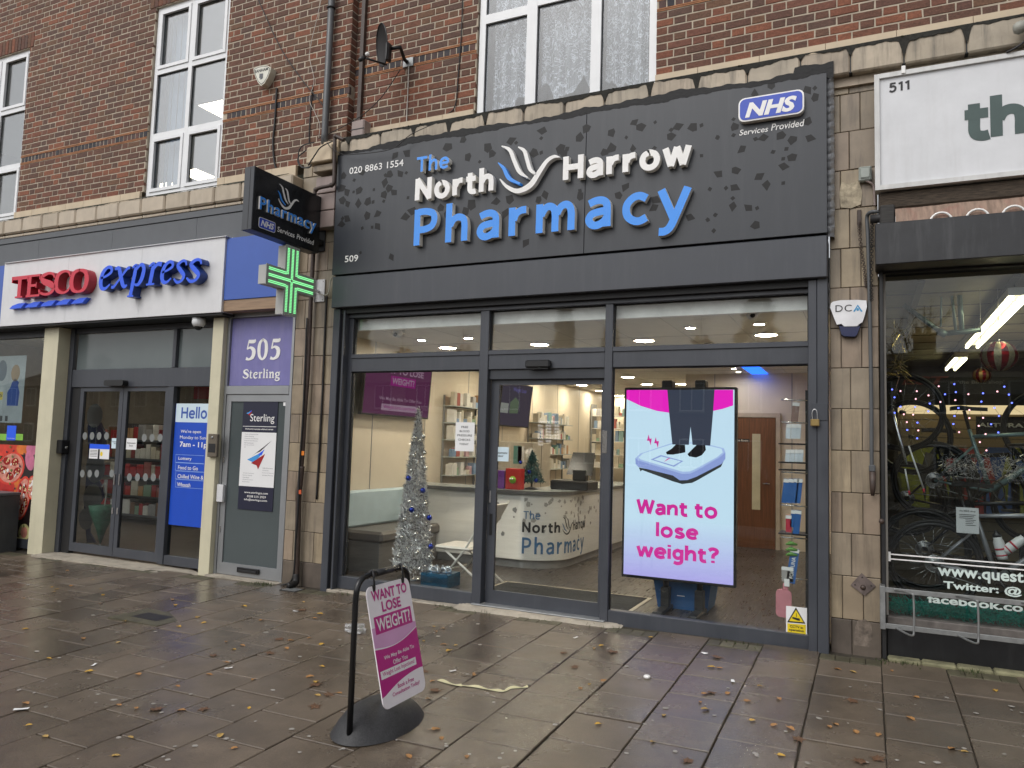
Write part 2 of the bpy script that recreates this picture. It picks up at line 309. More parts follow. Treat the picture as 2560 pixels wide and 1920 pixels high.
# ---------------------------------------------------------------- materials
def nd(nt, t, **k):
    n = nt.nodes.new(t)
    for a, b in k.items(): setattr(n, a, b)
    return n
def col4(c): return (c[0], c[1], c[2], 1)
def mk(name, col, rough=.5, metal=0.0, var=.12, scale=6.0, bump=0.0, bscale=40.0, rand=0.0, stain=0.0, stainc=(.03,.03,.028), stretch=(1,1,1), rvar=0.0, spec=.5, isl=False, coat=0.0, fine=0.0):
    m = bpy.data.materials.new(name); m.use_nodes = True; nt = m.node_tree; L = nt.links.new; b = nt.nodes['Principled BSDF']
    tc = nd(nt, 'ShaderNodeTexCoord'); oi = nd(nt, 'ShaderNodeObjectInfo')
    off = nd(nt, 'ShaderNodeVectorMath', operation='MULTIPLY_ADD'); mp = nd(nt, 'ShaderNodeVectorMath', operation='MULTIPLY')
    rv = nd(nt, 'ShaderNodeCombineXYZ')
    for i in range(3): L(oi.outputs['Random'], rv.inputs[i])
    L(rv.outputs[0], off.inputs[0]); off.inputs[1].default_value = (37, 53, 71); L(tc.outputs['Object'], off.inputs[2])
    L(off.outputs[0], mp.inputs[0]); mp.inputs[1].default_value = stretch
    n1 = nd(nt, 'ShaderNodeTexNoise'); n1.inputs['Scale'].default_value = scale; n1.inputs['Detail'].default_value = 5; n1.inputs['Roughness'].default_value = .6
    L(mp.outputs[0], n1.inputs['Vector'])
    mr = nd(nt, 'ShaderNodeMapRange'); mr.inputs[1].default_value = .3; mr.inputs[2].default_value = .7; mr.inputs[3].default_value = 1-var; mr.inputs[4].default_value = 1+var
    L(n1.outputs['Fac'], mr.inputs[0]); val = mr.outputs[0]
    def mul(a, bb_):
        q = nd(nt, 'ShaderNodeMath', operation='MULTIPLY'); L(a, q.inputs[0]); L(bb_, q.inputs[1]); return q.outputs[0]
    rnd = oi.outputs['Random']
    if isl:
        ge = nd(nt, 'ShaderNodeNewGeometry'); ad = nd(nt, 'ShaderNodeMath', operation='ADD'); fr = nd(nt, 'ShaderNodeMath', operation='FRACT')
        L(oi.outputs['Random'], ad.inputs[0]); L(ge.outputs['Random Per Island'], ad.inputs[1]); L(ad.outputs[0], fr.inputs[0]); rnd = fr.outputs[0]
    if rand:
        r2 = nd(nt, 'ShaderNodeMapRange'); r2.inputs[3].default_value = 1-rand; r2.inputs[4].default_value = 1+rand; L(rnd, r2.inputs[0]); val = mul(val, r2.outputs[0])
    if fine:
        n4 = nd(nt, 'ShaderNodeTexNoise'); n4.inputs['Scale'].default_value = bscale; n4.inputs['Detail'].default_value = 3; L(off.outputs[0], n4.inputs['Vector'])
        r4 = nd(nt, 'ShaderNodeMapRange'); r4.inputs[1].default_value = .35; r4.inputs[2].default_value = .65; r4.inputs[3].default_value = 1-fine; r4.inputs[4].default_value = 1+fine
        L(n4.outputs['Fac'], r4.inputs[0]); val = mul(val, r4.outputs[0])
    if isinstance(col, list):
        cr = nd(nt, 'ShaderNodeValToRGB'); el = cr.color_ramp.elements; cr.color_ramp.interpolation = 'CONSTANT' if len(col) > 3 else 'LINEAR'
        for i, c in enumerate(col):
            e = el[i] if i < 2 else el.new(i/len(col)); e.position = i/len(col); e.color = col4(c)
        L(rnd, cr.inputs[0]); base = cr.outputs[0]
    else:
        rg = nd(nt, 'ShaderNodeRGB'); rg.outputs[0].default_value = col4(col); base = rg.outputs[0]
    mm = nd(nt, 'ShaderNodeVectorMath', operation='SCALE'); L(base, mm.inputs[0]); L(val, mm.inputs['Scale']); c = mm.outputs[0]
    if stain:
        s1 = nd(nt, 'ShaderNodeVectorMath', operation='MULTIPLY'); s1.inputs[1].default_value = (9, 9, .9); L(off.outputs[0], s1.inputs[0])
        n2 = nd(nt, 'ShaderNodeTexNoise'); n2.inputs['Scale'].default_value = 1.3; n2.inputs['Detail'].default_value = 6; n2.inputs['Roughness'].default_value = .65; L(s1.outputs[0], n2.inputs['Vector'])
        r3 = nd(nt, 'ShaderNodeMapRange'); r3.inputs[1].default_value = .5; r3.inputs[2].default_value = .78; r3.inputs[3].default_value = 0; r3.inputs[4].default_value = stain; L(n2.outputs['Fac'], r3.inputs[0])
        mi = nd(nt, 'ShaderNodeMixRGB'); L(r3.outputs[0], mi.inputs[0]); L(c, mi.inputs[1]); mi.inputs[2].default_value = col4(stainc); c = mi.outputs[0]
    L(c, b.inputs['Base Color']); b.inputs['Metallic'].default_value = metal; b.inputs['Roughness'].default_value = rough
    b.inputs['Specular IOR Level'].default_value = spec; b.inputs['Coat Weight'].default_value = coat
    if rvar:
        r5 = nd(nt, 'ShaderNodeMapRange'); r5.inputs[1].default_value = .35; r5.inputs[2].default_value = .65; r5.inputs[3].default_value = max(rough-rvar,.02); r5.inputs[4].default_value = min(rough+rvar,1)
        L(n1.outputs['Fac'], r5.inputs[0]); L(r5.outputs[0], b.inputs['Roughness'])
    if bump:
        n3 = nd(nt, 'ShaderNodeTexNoise'); n3.inputs['Scale'].default_value = bscale; n3.inputs['Detail'].default_value = 4; L(mp.outputs[0], n3.inputs['Vector'])
        bp = nd(nt, 'ShaderNodeBump'); bp.inputs['Strength'].default_value = bump; bp.inputs['Distance'].default_value = .004; L(n3.outputs['Fac'], bp.inputs['Height']); L(bp.outputs[0], b.inputs['Normal'])
    return m
def emit(name, col, st=1.0, col2=None, axis=2, lo=0, hi=1):
    m = bpy.data.materials.new(name); m.use_nodes = True; nt = m.node_tree; L = nt.links.new
    nt.nodes.remove(nt.nodes['Principled BSDF']); e = nd(nt, 'ShaderNodeEmission'); e.inputs[0].default_value = col4(col); e.inputs[1].default_value = st
    if col2:
        tc = nd(nt, 'ShaderNodeTexCoord'); sp = nd(nt, 'ShaderNodeSeparateXYZ'); L(tc.outputs['Object'], sp.inputs[0])
        mr = nd(nt, 'ShaderNodeMapRange'); mr.inputs[1].default_value = lo; mr.inputs[2].default_value = hi; L(sp.outputs[axis], mr.inputs[0])
        mi = nd(nt, 'ShaderNodeMixRGB'); mi.inputs[1].default_value = col4(col); mi.inputs[2].default_value = col4(col2); L(mr.outputs[0], mi.inputs[0]); L(mi.outputs[0], e.inputs[0])
    L(e.outputs[0], nt.nodes['Material Output'].inputs[0]); return m
def glass(name, tint=(1,1,1), refl=.05, haze=0.0):
    m = bpy.data.materials.new(name); m.use_nodes = True; nt = m.node_tree; L = nt.links.new
    nt.nodes.remove(nt.nodes['Principled BSDF'])
    t = nd(nt, 'ShaderNodeBsdfTransparent'); t.inputs[0].default_value = col4(tint); g = nd(nt, 'ShaderNodeBsdfGlossy'); g.inputs['Roughness'].default_value = .004
    lw = nd(nt, 'ShaderNodeLayerWeight'); lw.inputs[0].default_value = .5
    pw = nd(nt, 'ShaderNodeMath', operation='POWER'); L(lw.outputs['Facing'], pw.inputs[0]); pw.inputs[1].default_value = 5
    ma = nd(nt, 'ShaderNodeMath', operation='MULTIPLY_ADD'); L(pw.outputs[0], ma.inputs[0]); ma.inputs[1].default_value = 1-refl; ma.inputs[2].default_value = refl
    mi = nd(nt, 'ShaderNodeMixShader'); L(ma.outputs[0], mi.inputs[0]); L(t.outputs[0], mi.inputs[1]); L(g.outputs[0], mi.inputs[2]); sh = mi.outputs[0]
    if haze:
        d = nd(nt, 'ShaderNodeBsdfDiffuse'); d.inputs[0].default_value = (.8,.8,.8,1); m2 = nd(nt, 'ShaderNodeMixShader'); m2.inputs[0].default_value = haze; L(sh, m2.inputs[1]); L(d.outputs[0], m2.inputs[2]); sh = m2.outputs[0]
    L(sh, nt.nodes['Material Output'].inputs[0]); return m

X_ = {}
def m_(n): return X_[n]
X_['anth'] = mk('anthracite paint', (.054,.059,.071), .4, var=.08, scale=3, stain=.25, stainc=(.11,.115,.125), rvar=.08)
X_['anth2'] = mk('anthracite sign panel', (.036,.040,.048), .34, var=.06, scale=2, stain=.2, stainc=(.085,.09,.1), rvar=.06)
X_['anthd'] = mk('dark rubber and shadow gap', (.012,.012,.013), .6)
X_['frag'] = mk('dark vinyl fragment', (.013,.0125,.013), .45, var=.05, spec=.3)
X_['fragp'] = mk('black vinyl fragment', (.006,.006,.007), .25, var=.05)
X_['white'] = mk('white acrylic', (.86,.85,.83), .35, var=.05, stain=.12, stainc=(.5,.46,.38))
X_['upvc'] = mk('white window frame', (.8,.81,.82), .3, var=.04, stain=.1, stainc=(.45,.45,.43))
X_['blue'] = mk('sky blue acrylic', (.05,.30,.90), .3, var=.03)
X_['nhsblue'] = mk('deep blue acrylic', (.03,.075,.5), .3, var=.03)
X_['tblue'] = mk('royal blue panel', (.045,.11,.43), .4, var=.03)
X_['tbluel'] = mk('royal blue letter face', (.018,.11,.85), .35, var=.03)
X_['tblued'] = mk('blue letter return', (.012,.045,.22), .4, var=.03)
X_['tred'] = mk('red letter face', (.6,.02,.05), .35, var=.03)
X_['tredd'] = mk('red letter return', (.36,.012,.03), .4, var=.03)
X_['twhite'] = mk('white aluminium fascia', (.68,.68,.69), .35, var=.04, stain=.12, stainc=(.4,.4,.4))
X_['cream'] = mk('cream painted post', (.62,.58,.42), .5, var=.06, scale=4, stain=.15, stainc=(.35,.32,.24))
X_['grey'] = mk('mid grey fascia paint', (.095,.102,.112), .45, var=.06, stain=.2, stainc=(.06,.06,.065))
X_['alu'] = mk('silver aluminium frame', (.34,.35,.36), .4, metal=.6, var=.06)
X_['steel'] = mk('galvanised steel', (.36,.37,.37), .42, metal=.8, var=.18, scale=18)
X_['chrome'] = mk('bright steel', (.6,.6,.6), .2, metal=1.0, var=.03)
X_['black'] = mk('black plastic', (.012,.012,.013), .38, var=.1)
X_['blackg'] = mk('black gloss paint', (.009,.009,.01), .22, var=.1)
X_['rubber'] = mk('recycled rubber base', (.026,.026,.028), .55, var=.2, scale=12, bump=.4, bscale=120, fine=.3)
X_['mortar'] = mk('pale lime mortar', (.45,.385,.30), .9, var=.2, scale=14, bump=.3, bscale=90)
BR = [(.145,.066,.043),(.122,.06,.041),(.168,.07,.042),(.132,.062,.041),(.11,.058,.042),(.188,.07,.041),(.145,.075,.044),(.115,.055,.039),(.158,.065,.043),(.128,.067,.043),(.205,.076,.042),(.098,.055,.041)]
X_['brick'] = mk('red brown stock brick', BR, .85, var=.22, scale=22, bump=.8, bscale=70, rand=.1, isl=True, stretch=(1,1,2.5), fine=.16)
X_['brickd'] = mk('blue brown brick on end', [(.075,.048,.044),(.045,.04,.045),(.11,.055,.044),(.06,.048,.05),(.035,.033,.04),(.09,.05,.042)], .8, var=.2, scale=22, bump=.6, bscale=70, isl=True, fine=.15)
X_['tile'] = mk('orange clay creasing tile', (.36,.165,.08), .85, var=.25, scale=16, bump=.5)
X_['faience'] = mk('buff faience block', [(.315,.25,.172),(.285,.23,.162),(.27,.216,.157),(.295,.228,.167),(.33,.265,.178),(.255,.21,.153)], .42, var=.2, scale=4, rand=.1, stain=.85, stainc=(.085,.066,.05), bump=.08, bscale=12)
X_['faienced'] = mk('soot stained plinth block', [(.13,.105,.085),(.10,.082,.068),(.15,.12,.09)], .45, var=.25, scale=6, rand=.1, stain=.5, stainc=(.05,.042,.036))
X_['cornice'] = mk('weathered cornice block', [(.42,.345,.26),(.38,.32,.24),(.44,.37,.28),(.35,.30,.23)], .55, var=.18, scale=6, rand=.08, stain=.9, stainc=(.045,.042,.036), bump=.1, bscale=20)
X_['cornicel'] = mk('clean buff cornice block', [(.46,.385,.29),(.43,.36,.27),(.48,.405,.31)], .45, var=.1, scale=6, rand=.05, stain=.35, stainc=(.2,.16,.11))
X_['strip'] = mk('pale stone strip', (.58,.47,.33), .6, var=.08, stain=.2, stainc=(.35,.28,.2))
X_['moss'] = mk('moss and lichen', (.035,.04,.02), .95, var=.6, scale=30, bump=1, bscale=60)
X_['bitumen'] = mk('black bitumen paint', (.004,.004,.005), .5, spec=.3, var=.3, scale=20, bump=.6, bscale=40)
X_['concrete'] = mk('worn concrete', (.36,.32,.26), .85, var=.25, scale=8, bump=.6, bscale=60, stain=.3, stainc=(.12,.1,.075))
X_['pipe'] = mk('grey plastic downpipe', (.085,.09,.095), .4, var=.12)
X_['pipeb'] = mk('brown painted pipe', (.055,.036,.028), .5, var=.3, scale=20)
X_['cable'] = mk('black cable', (.012,.011,.011), .5)
X_['cablew'] = mk('dirty white cable', (.5,.47,.42), .5)
X_['mauve'] = mk('mauve grey enclosure', (.30,.235,.215), .5, var=.08, stain=.3, stainc=(.15,.12,.1))
X_['tin'] = mk('silver foil tape', (.4,.41,.43), .38, metal=.6, var=.2, scale=30, bump=.9, bscale=30, stretch=(1,1,.4))
X_['paper'] = mk('white paper', (.8,.8,.8), .7, var=.02)
X_['paperb'] = mk('pale blue paper', (.62,.75,.82), .7, var=.02)
X_['ink'] = mk('black print', (.012,.012,.014), .5)
X_['inkn'] = mk('navy print', (.012,.013,.035), .45, var=.1)
X_['inkg'] = mk('slate green print', (.055,.09,.085), .5)
X_['cablegreen'] = mk('dark green fabric', (.03,.13,.07), .6, var=.4, scale=20)
X_['cctvy'] = mk('yellow print', (.82,.62,.02), .4)
X_['glass'] = glass('shop glass', (.94,.96,.95), .032)
X_['glassd'] = glass('dark shop glass', (.8,.83,.83), .036)
X_['glassu'] = glass('upper window glass', (.9,.93,.95), .24)
X_['glassl'] = glass('lace window glass', (.92,.94,.96), .07)
X_['frost'] = mk('frosted grey glass', (.075,.092,.095), .18, var=.05, scale=2, coat=.3)
X_['frostl'] = mk('grey opal panel', (.13,.155,.158), .2, var=.05, scale=2, coat=.3)
X_['cream_wall'] = mk('cream wall panel', (.72,.64,.52), .45, var=.03)
X_['ceil'] = mk('off white ceiling tile', (.74,.72,.68), .8, var=.03)
X_['floorw'] = mk('brown wood effect vinyl', (.05,.039,.032), .32, var=.3, scale=4, stretch=(14,1,1), rvar=.08)
X_['tfloor'] = mk('grey brown shop floor', (.16,.125,.095), .3, var=.15, stretch=(1,6,1))
X_['wood'] = mk('brown veneer door', (.16,.062,.026), .35, var=.3, scale=5, stretch=(12,12,.6))
X_['woodold'] = mk('rotten timber', (.06,.045,.032), .9, var=.5, scale=14, stretch=(1,6,8), bump=1)
# ================================================================ THE GROUND
def slab_mat():
    m = mk('wet concrete paving slab', (.118,.092,.068), .4, var=.18, scale=5, bump=.35, bscale=160, rand=.16, fine=.14)
    nt = m.node_tree; L = nt.links.new; b = nt.nodes['Principled BSDF']
    ge = nd(nt, 'ShaderNodeNewGeometry'); n = nd(nt, 'ShaderNodeTexNoise'); n.inputs['Scale'].default_value = .9; n.inputs['Detail'].default_value = 6; n.inputs['Roughness'].default_value = .62
    L(ge.outputs['Position'], n.inputs['Vector'])
    r = nd(nt, 'ShaderNodeMapRange'); r.inputs[1].default_value = .38; r.inputs[2].default_value = .62; r.inputs[3].default_value = .1; r.inputs[4].default_value = .4
    oi = nd(nt, 'ShaderNodeObjectInfo'); rr = nd(nt, 'ShaderNodeMapRange'); rr.inputs[3].default_value = -.07; rr.inputs[4].default_value = .12; L(oi.outputs['Random'], rr.inputs[0])
    ad = nd(nt, 'ShaderNodeMath', operation='ADD'); L(n.outputs['Fac'], r.inputs[0]); L(r.outputs[0], ad.inputs[0]); L(rr.outputs[0], ad.inputs[1]); L(ad.outputs[0], b.inputs['Roughness'])
    src = b.inputs['Base Color'].links[0].from_socket
    r2 = nd(nt, 'ShaderNodeMapRange'); r2.inputs[1].default_value = .38; r2.inputs[2].default_value = .62; r2.inputs[3].default_value = .78; r2.inputs[4].default_value = 1.1
    L(n.outputs['Fac'], r2.inputs[0]); sc = nd(nt, 'ShaderNodeVectorMath', operation='SCALE'); L(src, sc.inputs[0]); L(r2.outputs[0], sc.inputs['Scale'])
    # scattered dark stains and pale wear
    n2 = nd(nt, 'ShaderNodeTexNoise'); n2.inputs['Scale'].default_value = 3.3; n2.inputs['Detail'].default_value = 8; n2.inputs['Roughness'].default_value = .7; L(ge.outputs['Position'], n2.inputs['Vector'])
    r3 = nd(nt, 'ShaderNodeMapRange'); r3.inputs[1].default_value = .6; r3.inputs[2].default_value = .74; r3.inputs[3].default_value = 0; r3.inputs[4].default_value = .6; L(n2.outputs['Fac'], r3.inputs[0])
    mi = nd(nt, 'ShaderNodeMixRGB'); L(r3.outputs[0], mi.inputs[0]); L(sc.outputs[0], mi.inputs[1]); mi.inputs[2].default_value = (.03,.024,.018,1)
    L(mi.outputs[0], b.inputs['Base Color']); return m
SLAB = slab_mat()
SETT = mk('mossy small sett', (.075,.068,.042), .55, var=.3, scale=8, bump=.5, bscale=80, rand=.2)
JOINT = mk('dirt in the paving joints', (.045,.037,.026), .9, var=.4, scale=30, bump=.8)
g = MB(); n = 24
for i in range(n+1):
    for j in range(2):
        x = -40+80*i/n; y = -9.4 if j == 0 else 0.3; g.v.append((x, y, gz(x, y)-.012))
for i in range(n): g.f.append((i*2, i*2+2, i*2+3, i*2+1)); g.sm.append(False)
PAVE = struct('pavement', g, JOINT)
def inview(p, mx=60):
    d = Vector(p)-CAM; z = d.dot(AX[2])
    if z < .1: return None
    x = 1280+FPX*d.dot(AX[0])/z; y = 960+FPX*d.dot(AX[1])/z
    return z if -mx < x < 2560+mx and -mx < y < 1920+mx else None
def slab_mesh(w, d, h=.05, b=.004, jit=.002):
    m = MB(); r = lambda: random.uniform(-jit, jit)
    o = [(-w/2+r(),-d/2+r()),(w/2+r(),-d/2+r()),(w/2+r(),d/2+r()),(-w/2+r(),d/2+r())]
    k = 1-2*b/w
    m.add([(x,y,-h) for x,y in o]+[(x,y,-b) for x,y in o]+[(x*k,y*k,0) for x,y in o], [(8,9,10,11)]+[(4+i,4+(i+1)%4,8+(i+1)%4,8+i) for i in range(4)]+[(i,(i+1)%4,4+(i+1)%4,4+i) for i in range(4)])
    me = m.mesh('paving_slab'); return me
slabs = [slab_mesh(.4035,.3885) for _ in range(5)]; setts = [slab_mesh(.098,.15,jit=.003) for _ in range(3)]
for me in slabs: me.materials.append(SLAB)
for me in setts: me.materials.append(SETT)
cand = []
P_ = .4115
for k in range(-58, 42):
    xl = -1.165+P_*k; xc = xl+P_/2
    for n in range(-1, 24):
        y1 = (-.366 if k % 2 == 0 else -.155)-.4*n; yc = y1-.2
        if yc < -9.3 or yc > -.12: continue
        if k % 2 == 0 and n < 0: continue
        p = Vector((xc, yc, gz(xc, yc))); cand.append((inview(p, 150), p, 'slab'))
    if k % 2 == 0:
        for q in range(4):
            x = xl+.052+.103*q; p = Vector((x, -.283, gz(x, -.283))); cand.append((inview(p), p, 'sett'))
vis = sorted([c for c in cand if c[0] is not None], key=lambda c: c[0])
tilt = (math.atan(.025), -math.atan(.0115), 0)
kept = [c for c in vis if c[2] == 'slab'][:300]+[c for c in vis if c[2] == 'sett'][:120]
kid = {id(c) for c in kept}
for c in kept:
    if c[2] == 'slab': o = bpy.data.objects.new('paving_slab', random.choice(slabs))
    else: o = bpy.data.objects.new('paving_sett', random.choice(setts))
    link(o); o.parent = PAVE; o.location = c[1]+Vector((random.uniform(-.002,.002), random.uniform(-.004,.004), random.uniform(-.0025,.0025)))
    o.rotation_euler = (tilt[0]+random.uniform(-.004,.004), tilt[1]+random.uniform(-.004,.004), random.uniform(-.004,.004))
rest = MB()
for c in cand:
    if id(c) in kid: continue
    p = c[1]; w, d = (.2, .196) if c[2] == 'slab' else (.049, .075)
    rest.add([(p.x+a*w, p.y+b*d, gz(p.x+a*w, p.y+b*d)) for a, b in ((-1,-1),(1,-1),(1,1),(-1,1))], [(0,1,2,3)])
part('far_paving', rest, SLAB, PAVE, kind='stuff')
# kerb and road behind the camera, seen in the shop windows
ASPH = mk('wet asphalt', (.045,.045,.047), .35, var=.2, scale=20, bump=.6, bscale=90)
struct('kerb', box(-40, 40, -9.55, -9.4, -.35, -.14), X_['concrete'])
struct('road', box(-60, 60, -21, -9.55, -.4, -.27), ASPH)
struct('far_pavement', box(-60, 60, -60, -21, -.4, -.16), mk('far slabs', (.12,.11,.1), .6))

# ================================================================ BRICKWORK
def brick_mesh(w, h, d=.03, e=.004):
    m = MB(); j = lambda: random.uniform(-.0022, .0022)
    o = [(-w/2+j(),-h/2+j()),(w/2+j(),-h/2+j()),(w/2+j(),h/2+j()),(-w/2+j(),h/2+j())]
    f = random.uniform(-.002,.0015)
    m.add([(x,d,z) for x,z in o]+[(x,e,z) for x,z in o]+[(x*(1-2*e/w),f,z*(1-2*e/h)) for x,z in o], [(8,9,10,11)]+[(4+i,4+(i+1)%4,8+(i+1)%4,8+i) for i in range(4)]+[(i,(i+1)%4,4+(i+1)%4,4+i) for i in range(4)])
    return m
def brickwork(th, x0, x1, z0, z1, Y, holes, ch, phase, band, mort_hole=True, flip=0):
    """Flemish bond: every brick its own edges; the 300 largest in view are parts of their own"""
    spans = []
    nc = int((z1-z0)/ch)
    zlist = []
    z = z0
    while z < z1:
        if abs(z-band[0]) < ch*.5: z = band[1]; continue
        zlist.append(z); z += ch
    for ci, z in enumerate(zlist):
        x = x0-.6+(.16875 if (ci+flip) % 2 else 0)+phase; st = True
        zc = z+ch/2
        while x < x1:
            w = .215 if st else .1025
            a, b = x, x+w; x += w+.010; st = not st
            segs = [(max(a, x0), min(b, x1))]
            for hx0, hx1, hz0, hz1 in holes:
                if hz0-.02 < zc < hz1+.01:
                    ns = []
                    for s, e in segs:
                        if e <= hx0 or s >= hx1: ns.append((s, e)); continue
                        if s < hx0: ns.append((s, hx0))
                        if e > hx1: ns.append((hx1, e))
                    segs = ns
            for s, e in segs:
                if e-s > .02: spans.append((s, e, zc, abs(e-s-w) < 1e-6))
    full = []
    for s, e, zc, ok in spans:
        v = inview((s+(e-s)/2, Y, zc), -10)
        if ok and v: full.append((v, s, e, zc))
    full.sort(); keep = {(s, zc) for v, s, e, zc in full[:300]}
    prot = {True: [brick_mesh(.215, ch-.0105) for _ in range(6)], False: [brick_mesh(.1025, ch-.0105) for _ in range(4)]}
    pm = {k: [m.mesh('brick') for m in v] for k, v in prot.items()}
    for v in pm.values():
        for me in v: me.materials.append(X_['brick'])
    rest = MB(); org = ORG[th.name]
    for s, e, zc, ok in spans:
        if (s, zc) in keep:
            o = link(bpy.data.objects.new('brick', random.choice(pm[(e-s) > .15]))); o.parent = th
            o.location = Vector(((s+e)/2, Y+random.uniform(-.0015,.001), zc))-org; o.rotation_euler = (0, random.uniform(-.006,.006), 0)
        else:
            m = brick_mesh(e-s, ch-.0105); rest.add([(v[0]+(s+e)/2, v[1]+Y, v[2]+zc) for v in m.v], m.f)
    part('brickwork', rest, X_['brick'], th, kind='stuff')
    # mortar body, cut round the openings
    w = MB(); hs = sorted(holes); zt = z1
    cx = x0
    for hx0, hx1, hz0, hz1 in hs:
        if hx0 > cx: w.box(cx, hx0, Y+.0035, Y+.24, z0, zt)
        if hz0 > z0+.01: w.box(max(hx0, x0), hx1, Y+.0035, Y+.24, z0, hz0)
        if hz1 < zt: w.box(max(hx0, x0), hx1, Y+.0035, Y+.24, hz1, zt)
        cx = hx1
    if cx < x1: w.box(cx, x1, Y+.0035, Y+.24, z0, zt)
    part('wall', w, X_['mortar'], th)
    # band of bricks on end between creasing tiles
    bt = MB(); tl = MB(); x = x0
    zb, ze = band; t = .014
    while x < x1-.03:
        bw = .066
        if not any(h0-.03 < x+bw/2 < h1+.03 and hz0 < zb < hz1 for h0, h1, hz0, hz1 in holes):
            m = brick_mesh(bw, ze-zb-4*t-.006); bt.add([(v[0]+x+bw/2, v[1]+Y, v[2]+(zb+ze)/2) for v in m.v], m.f)
        x += bw+.0095
    part('soldier_course', bt, X_['brickd'], th, kind='stuff')
    segs = [(x0, x1)]
    for h0, h1, hz0, hz1 in holes:
        if hz0 < zb < hz1:
            ns = []
            for s, e in segs:
                if e <= h0 or s >= h1: ns.append((s, e)); continue
                if s < h0: ns.append((s, h0))
                if e > h1: ns.append((h1, e))
            segs = ns
    for zz in (zb+.002, zb+t+.005, ze-2*t-.005, ze-t-.002):
        for s, e in segs:
            x = s
            while x < e-.01:
                q = min(e, x+.26+random.uniform(-.01,.01)); dz = random.uniform(-.0015,.0015)
                tl.box(x, q-.003, Y-.004+random.uniform(-.002,.002), Y+.03, zz+dz, zz+t-.003+dz); x = q
    part('creasing_tiles', tl, X_['tile'], th, kind='stuff')
def arch_bricks(th, x0, x1, z0, Y, h=.215):
    m = MB(); x = x0
    while x < x1-.04:
        b = brick_mesh(.065, h-.01); m.add([(v[0]+x+.0325, v[1]+Y-.003, v[2]+z0+h/2) for v in b.v], b.f); x += .075
    part('flat_arch', m, X_['brick'], th, kind='stuff')

YL, YR = -.10, 0.0
# openings of the upper floor, measured
w2 = (onY('p',389,37,YL).x, onY('p',576,2,YL).x, onY('p',362,489,YL).z, onY('p',390,20,YL).z)
w1r = onY('p',74.7,127,YL).x; w1 = (w1r-(w2[1]-w2[0]), w1r, onY('p',37,545,YL).z, onY('p',74.7,127,YL).z)
w2 = (w2[0], w2[1], w1[2], w2[3]); w1 = (w1[0], w1[1], w1[2], w2[3])
stripL = onY('p',356,479.3,YL).z; stripR = onY('p',1646,189.6,YR).z
bandL = (onY('p',367,346,YL).z-.004, onY('p',369,321,YL).z+.004); bandR = (onY('c',1680,108,YR).z-.004, onY('A',0,0,YR).z) 
bandR = (onY('p',1646,30.5,YR).z, onY('p',1646,30.5,YR).z+.137)
LB = thing('brick_building', 'long red brown brick upper wall with tall white windows above the supermarket sign', 'building', (-8, YL, 4.5))
chL = (bandL[0]-stripL)/9
brickwork(LB, -15.5, -5.105, stripL, 9.3, YL, [(w1[0], w1[1], stripL-.3, w1[3]), (w2[0], w2[1], stripL-.3, w2[3])], chL, .07, bandL)
arch_bricks(LB, w2[0]-.1, w2[1]+.1, w2[3], YL-.002); arch_bricks(LB, w1[0]-.1, w1[1]+.1, w1[3], YL-.002)
# right hand return of the pier
pr = MB()
z = stripL; i = 0
while z < 9.2:
    if abs(z-bandL[0]) < .05: z = bandL[1]; continue
    b = brick_mesh(.105 if i % 2 else .098, chL-.0105); pr.add([(-5.105-v[1]+.004+.0, v[0]+YL+.055, v[2]+z+chL/2) for v in b.v], b.f); z += chL; i += 1
part('pier_return', pr, X_['brick'], LB, kind='stuff')
RB = thing('brick_building', 'red brick upper wall with orange tile bands above the dark pharmacy sign', 'building', (-2, YR, 4.8))
bx0 = onY('c',120,140,YR).x; bx1 = onY('c',1668,0,YR).x
chR = (bandR[0]-stripR)/8
brickwork(RB, -5.10, 4.2, stripR, 8.6, YR, [(bx0, bx1, stripR-.3, 7.4)], chR, .035, bandR, flip=1)

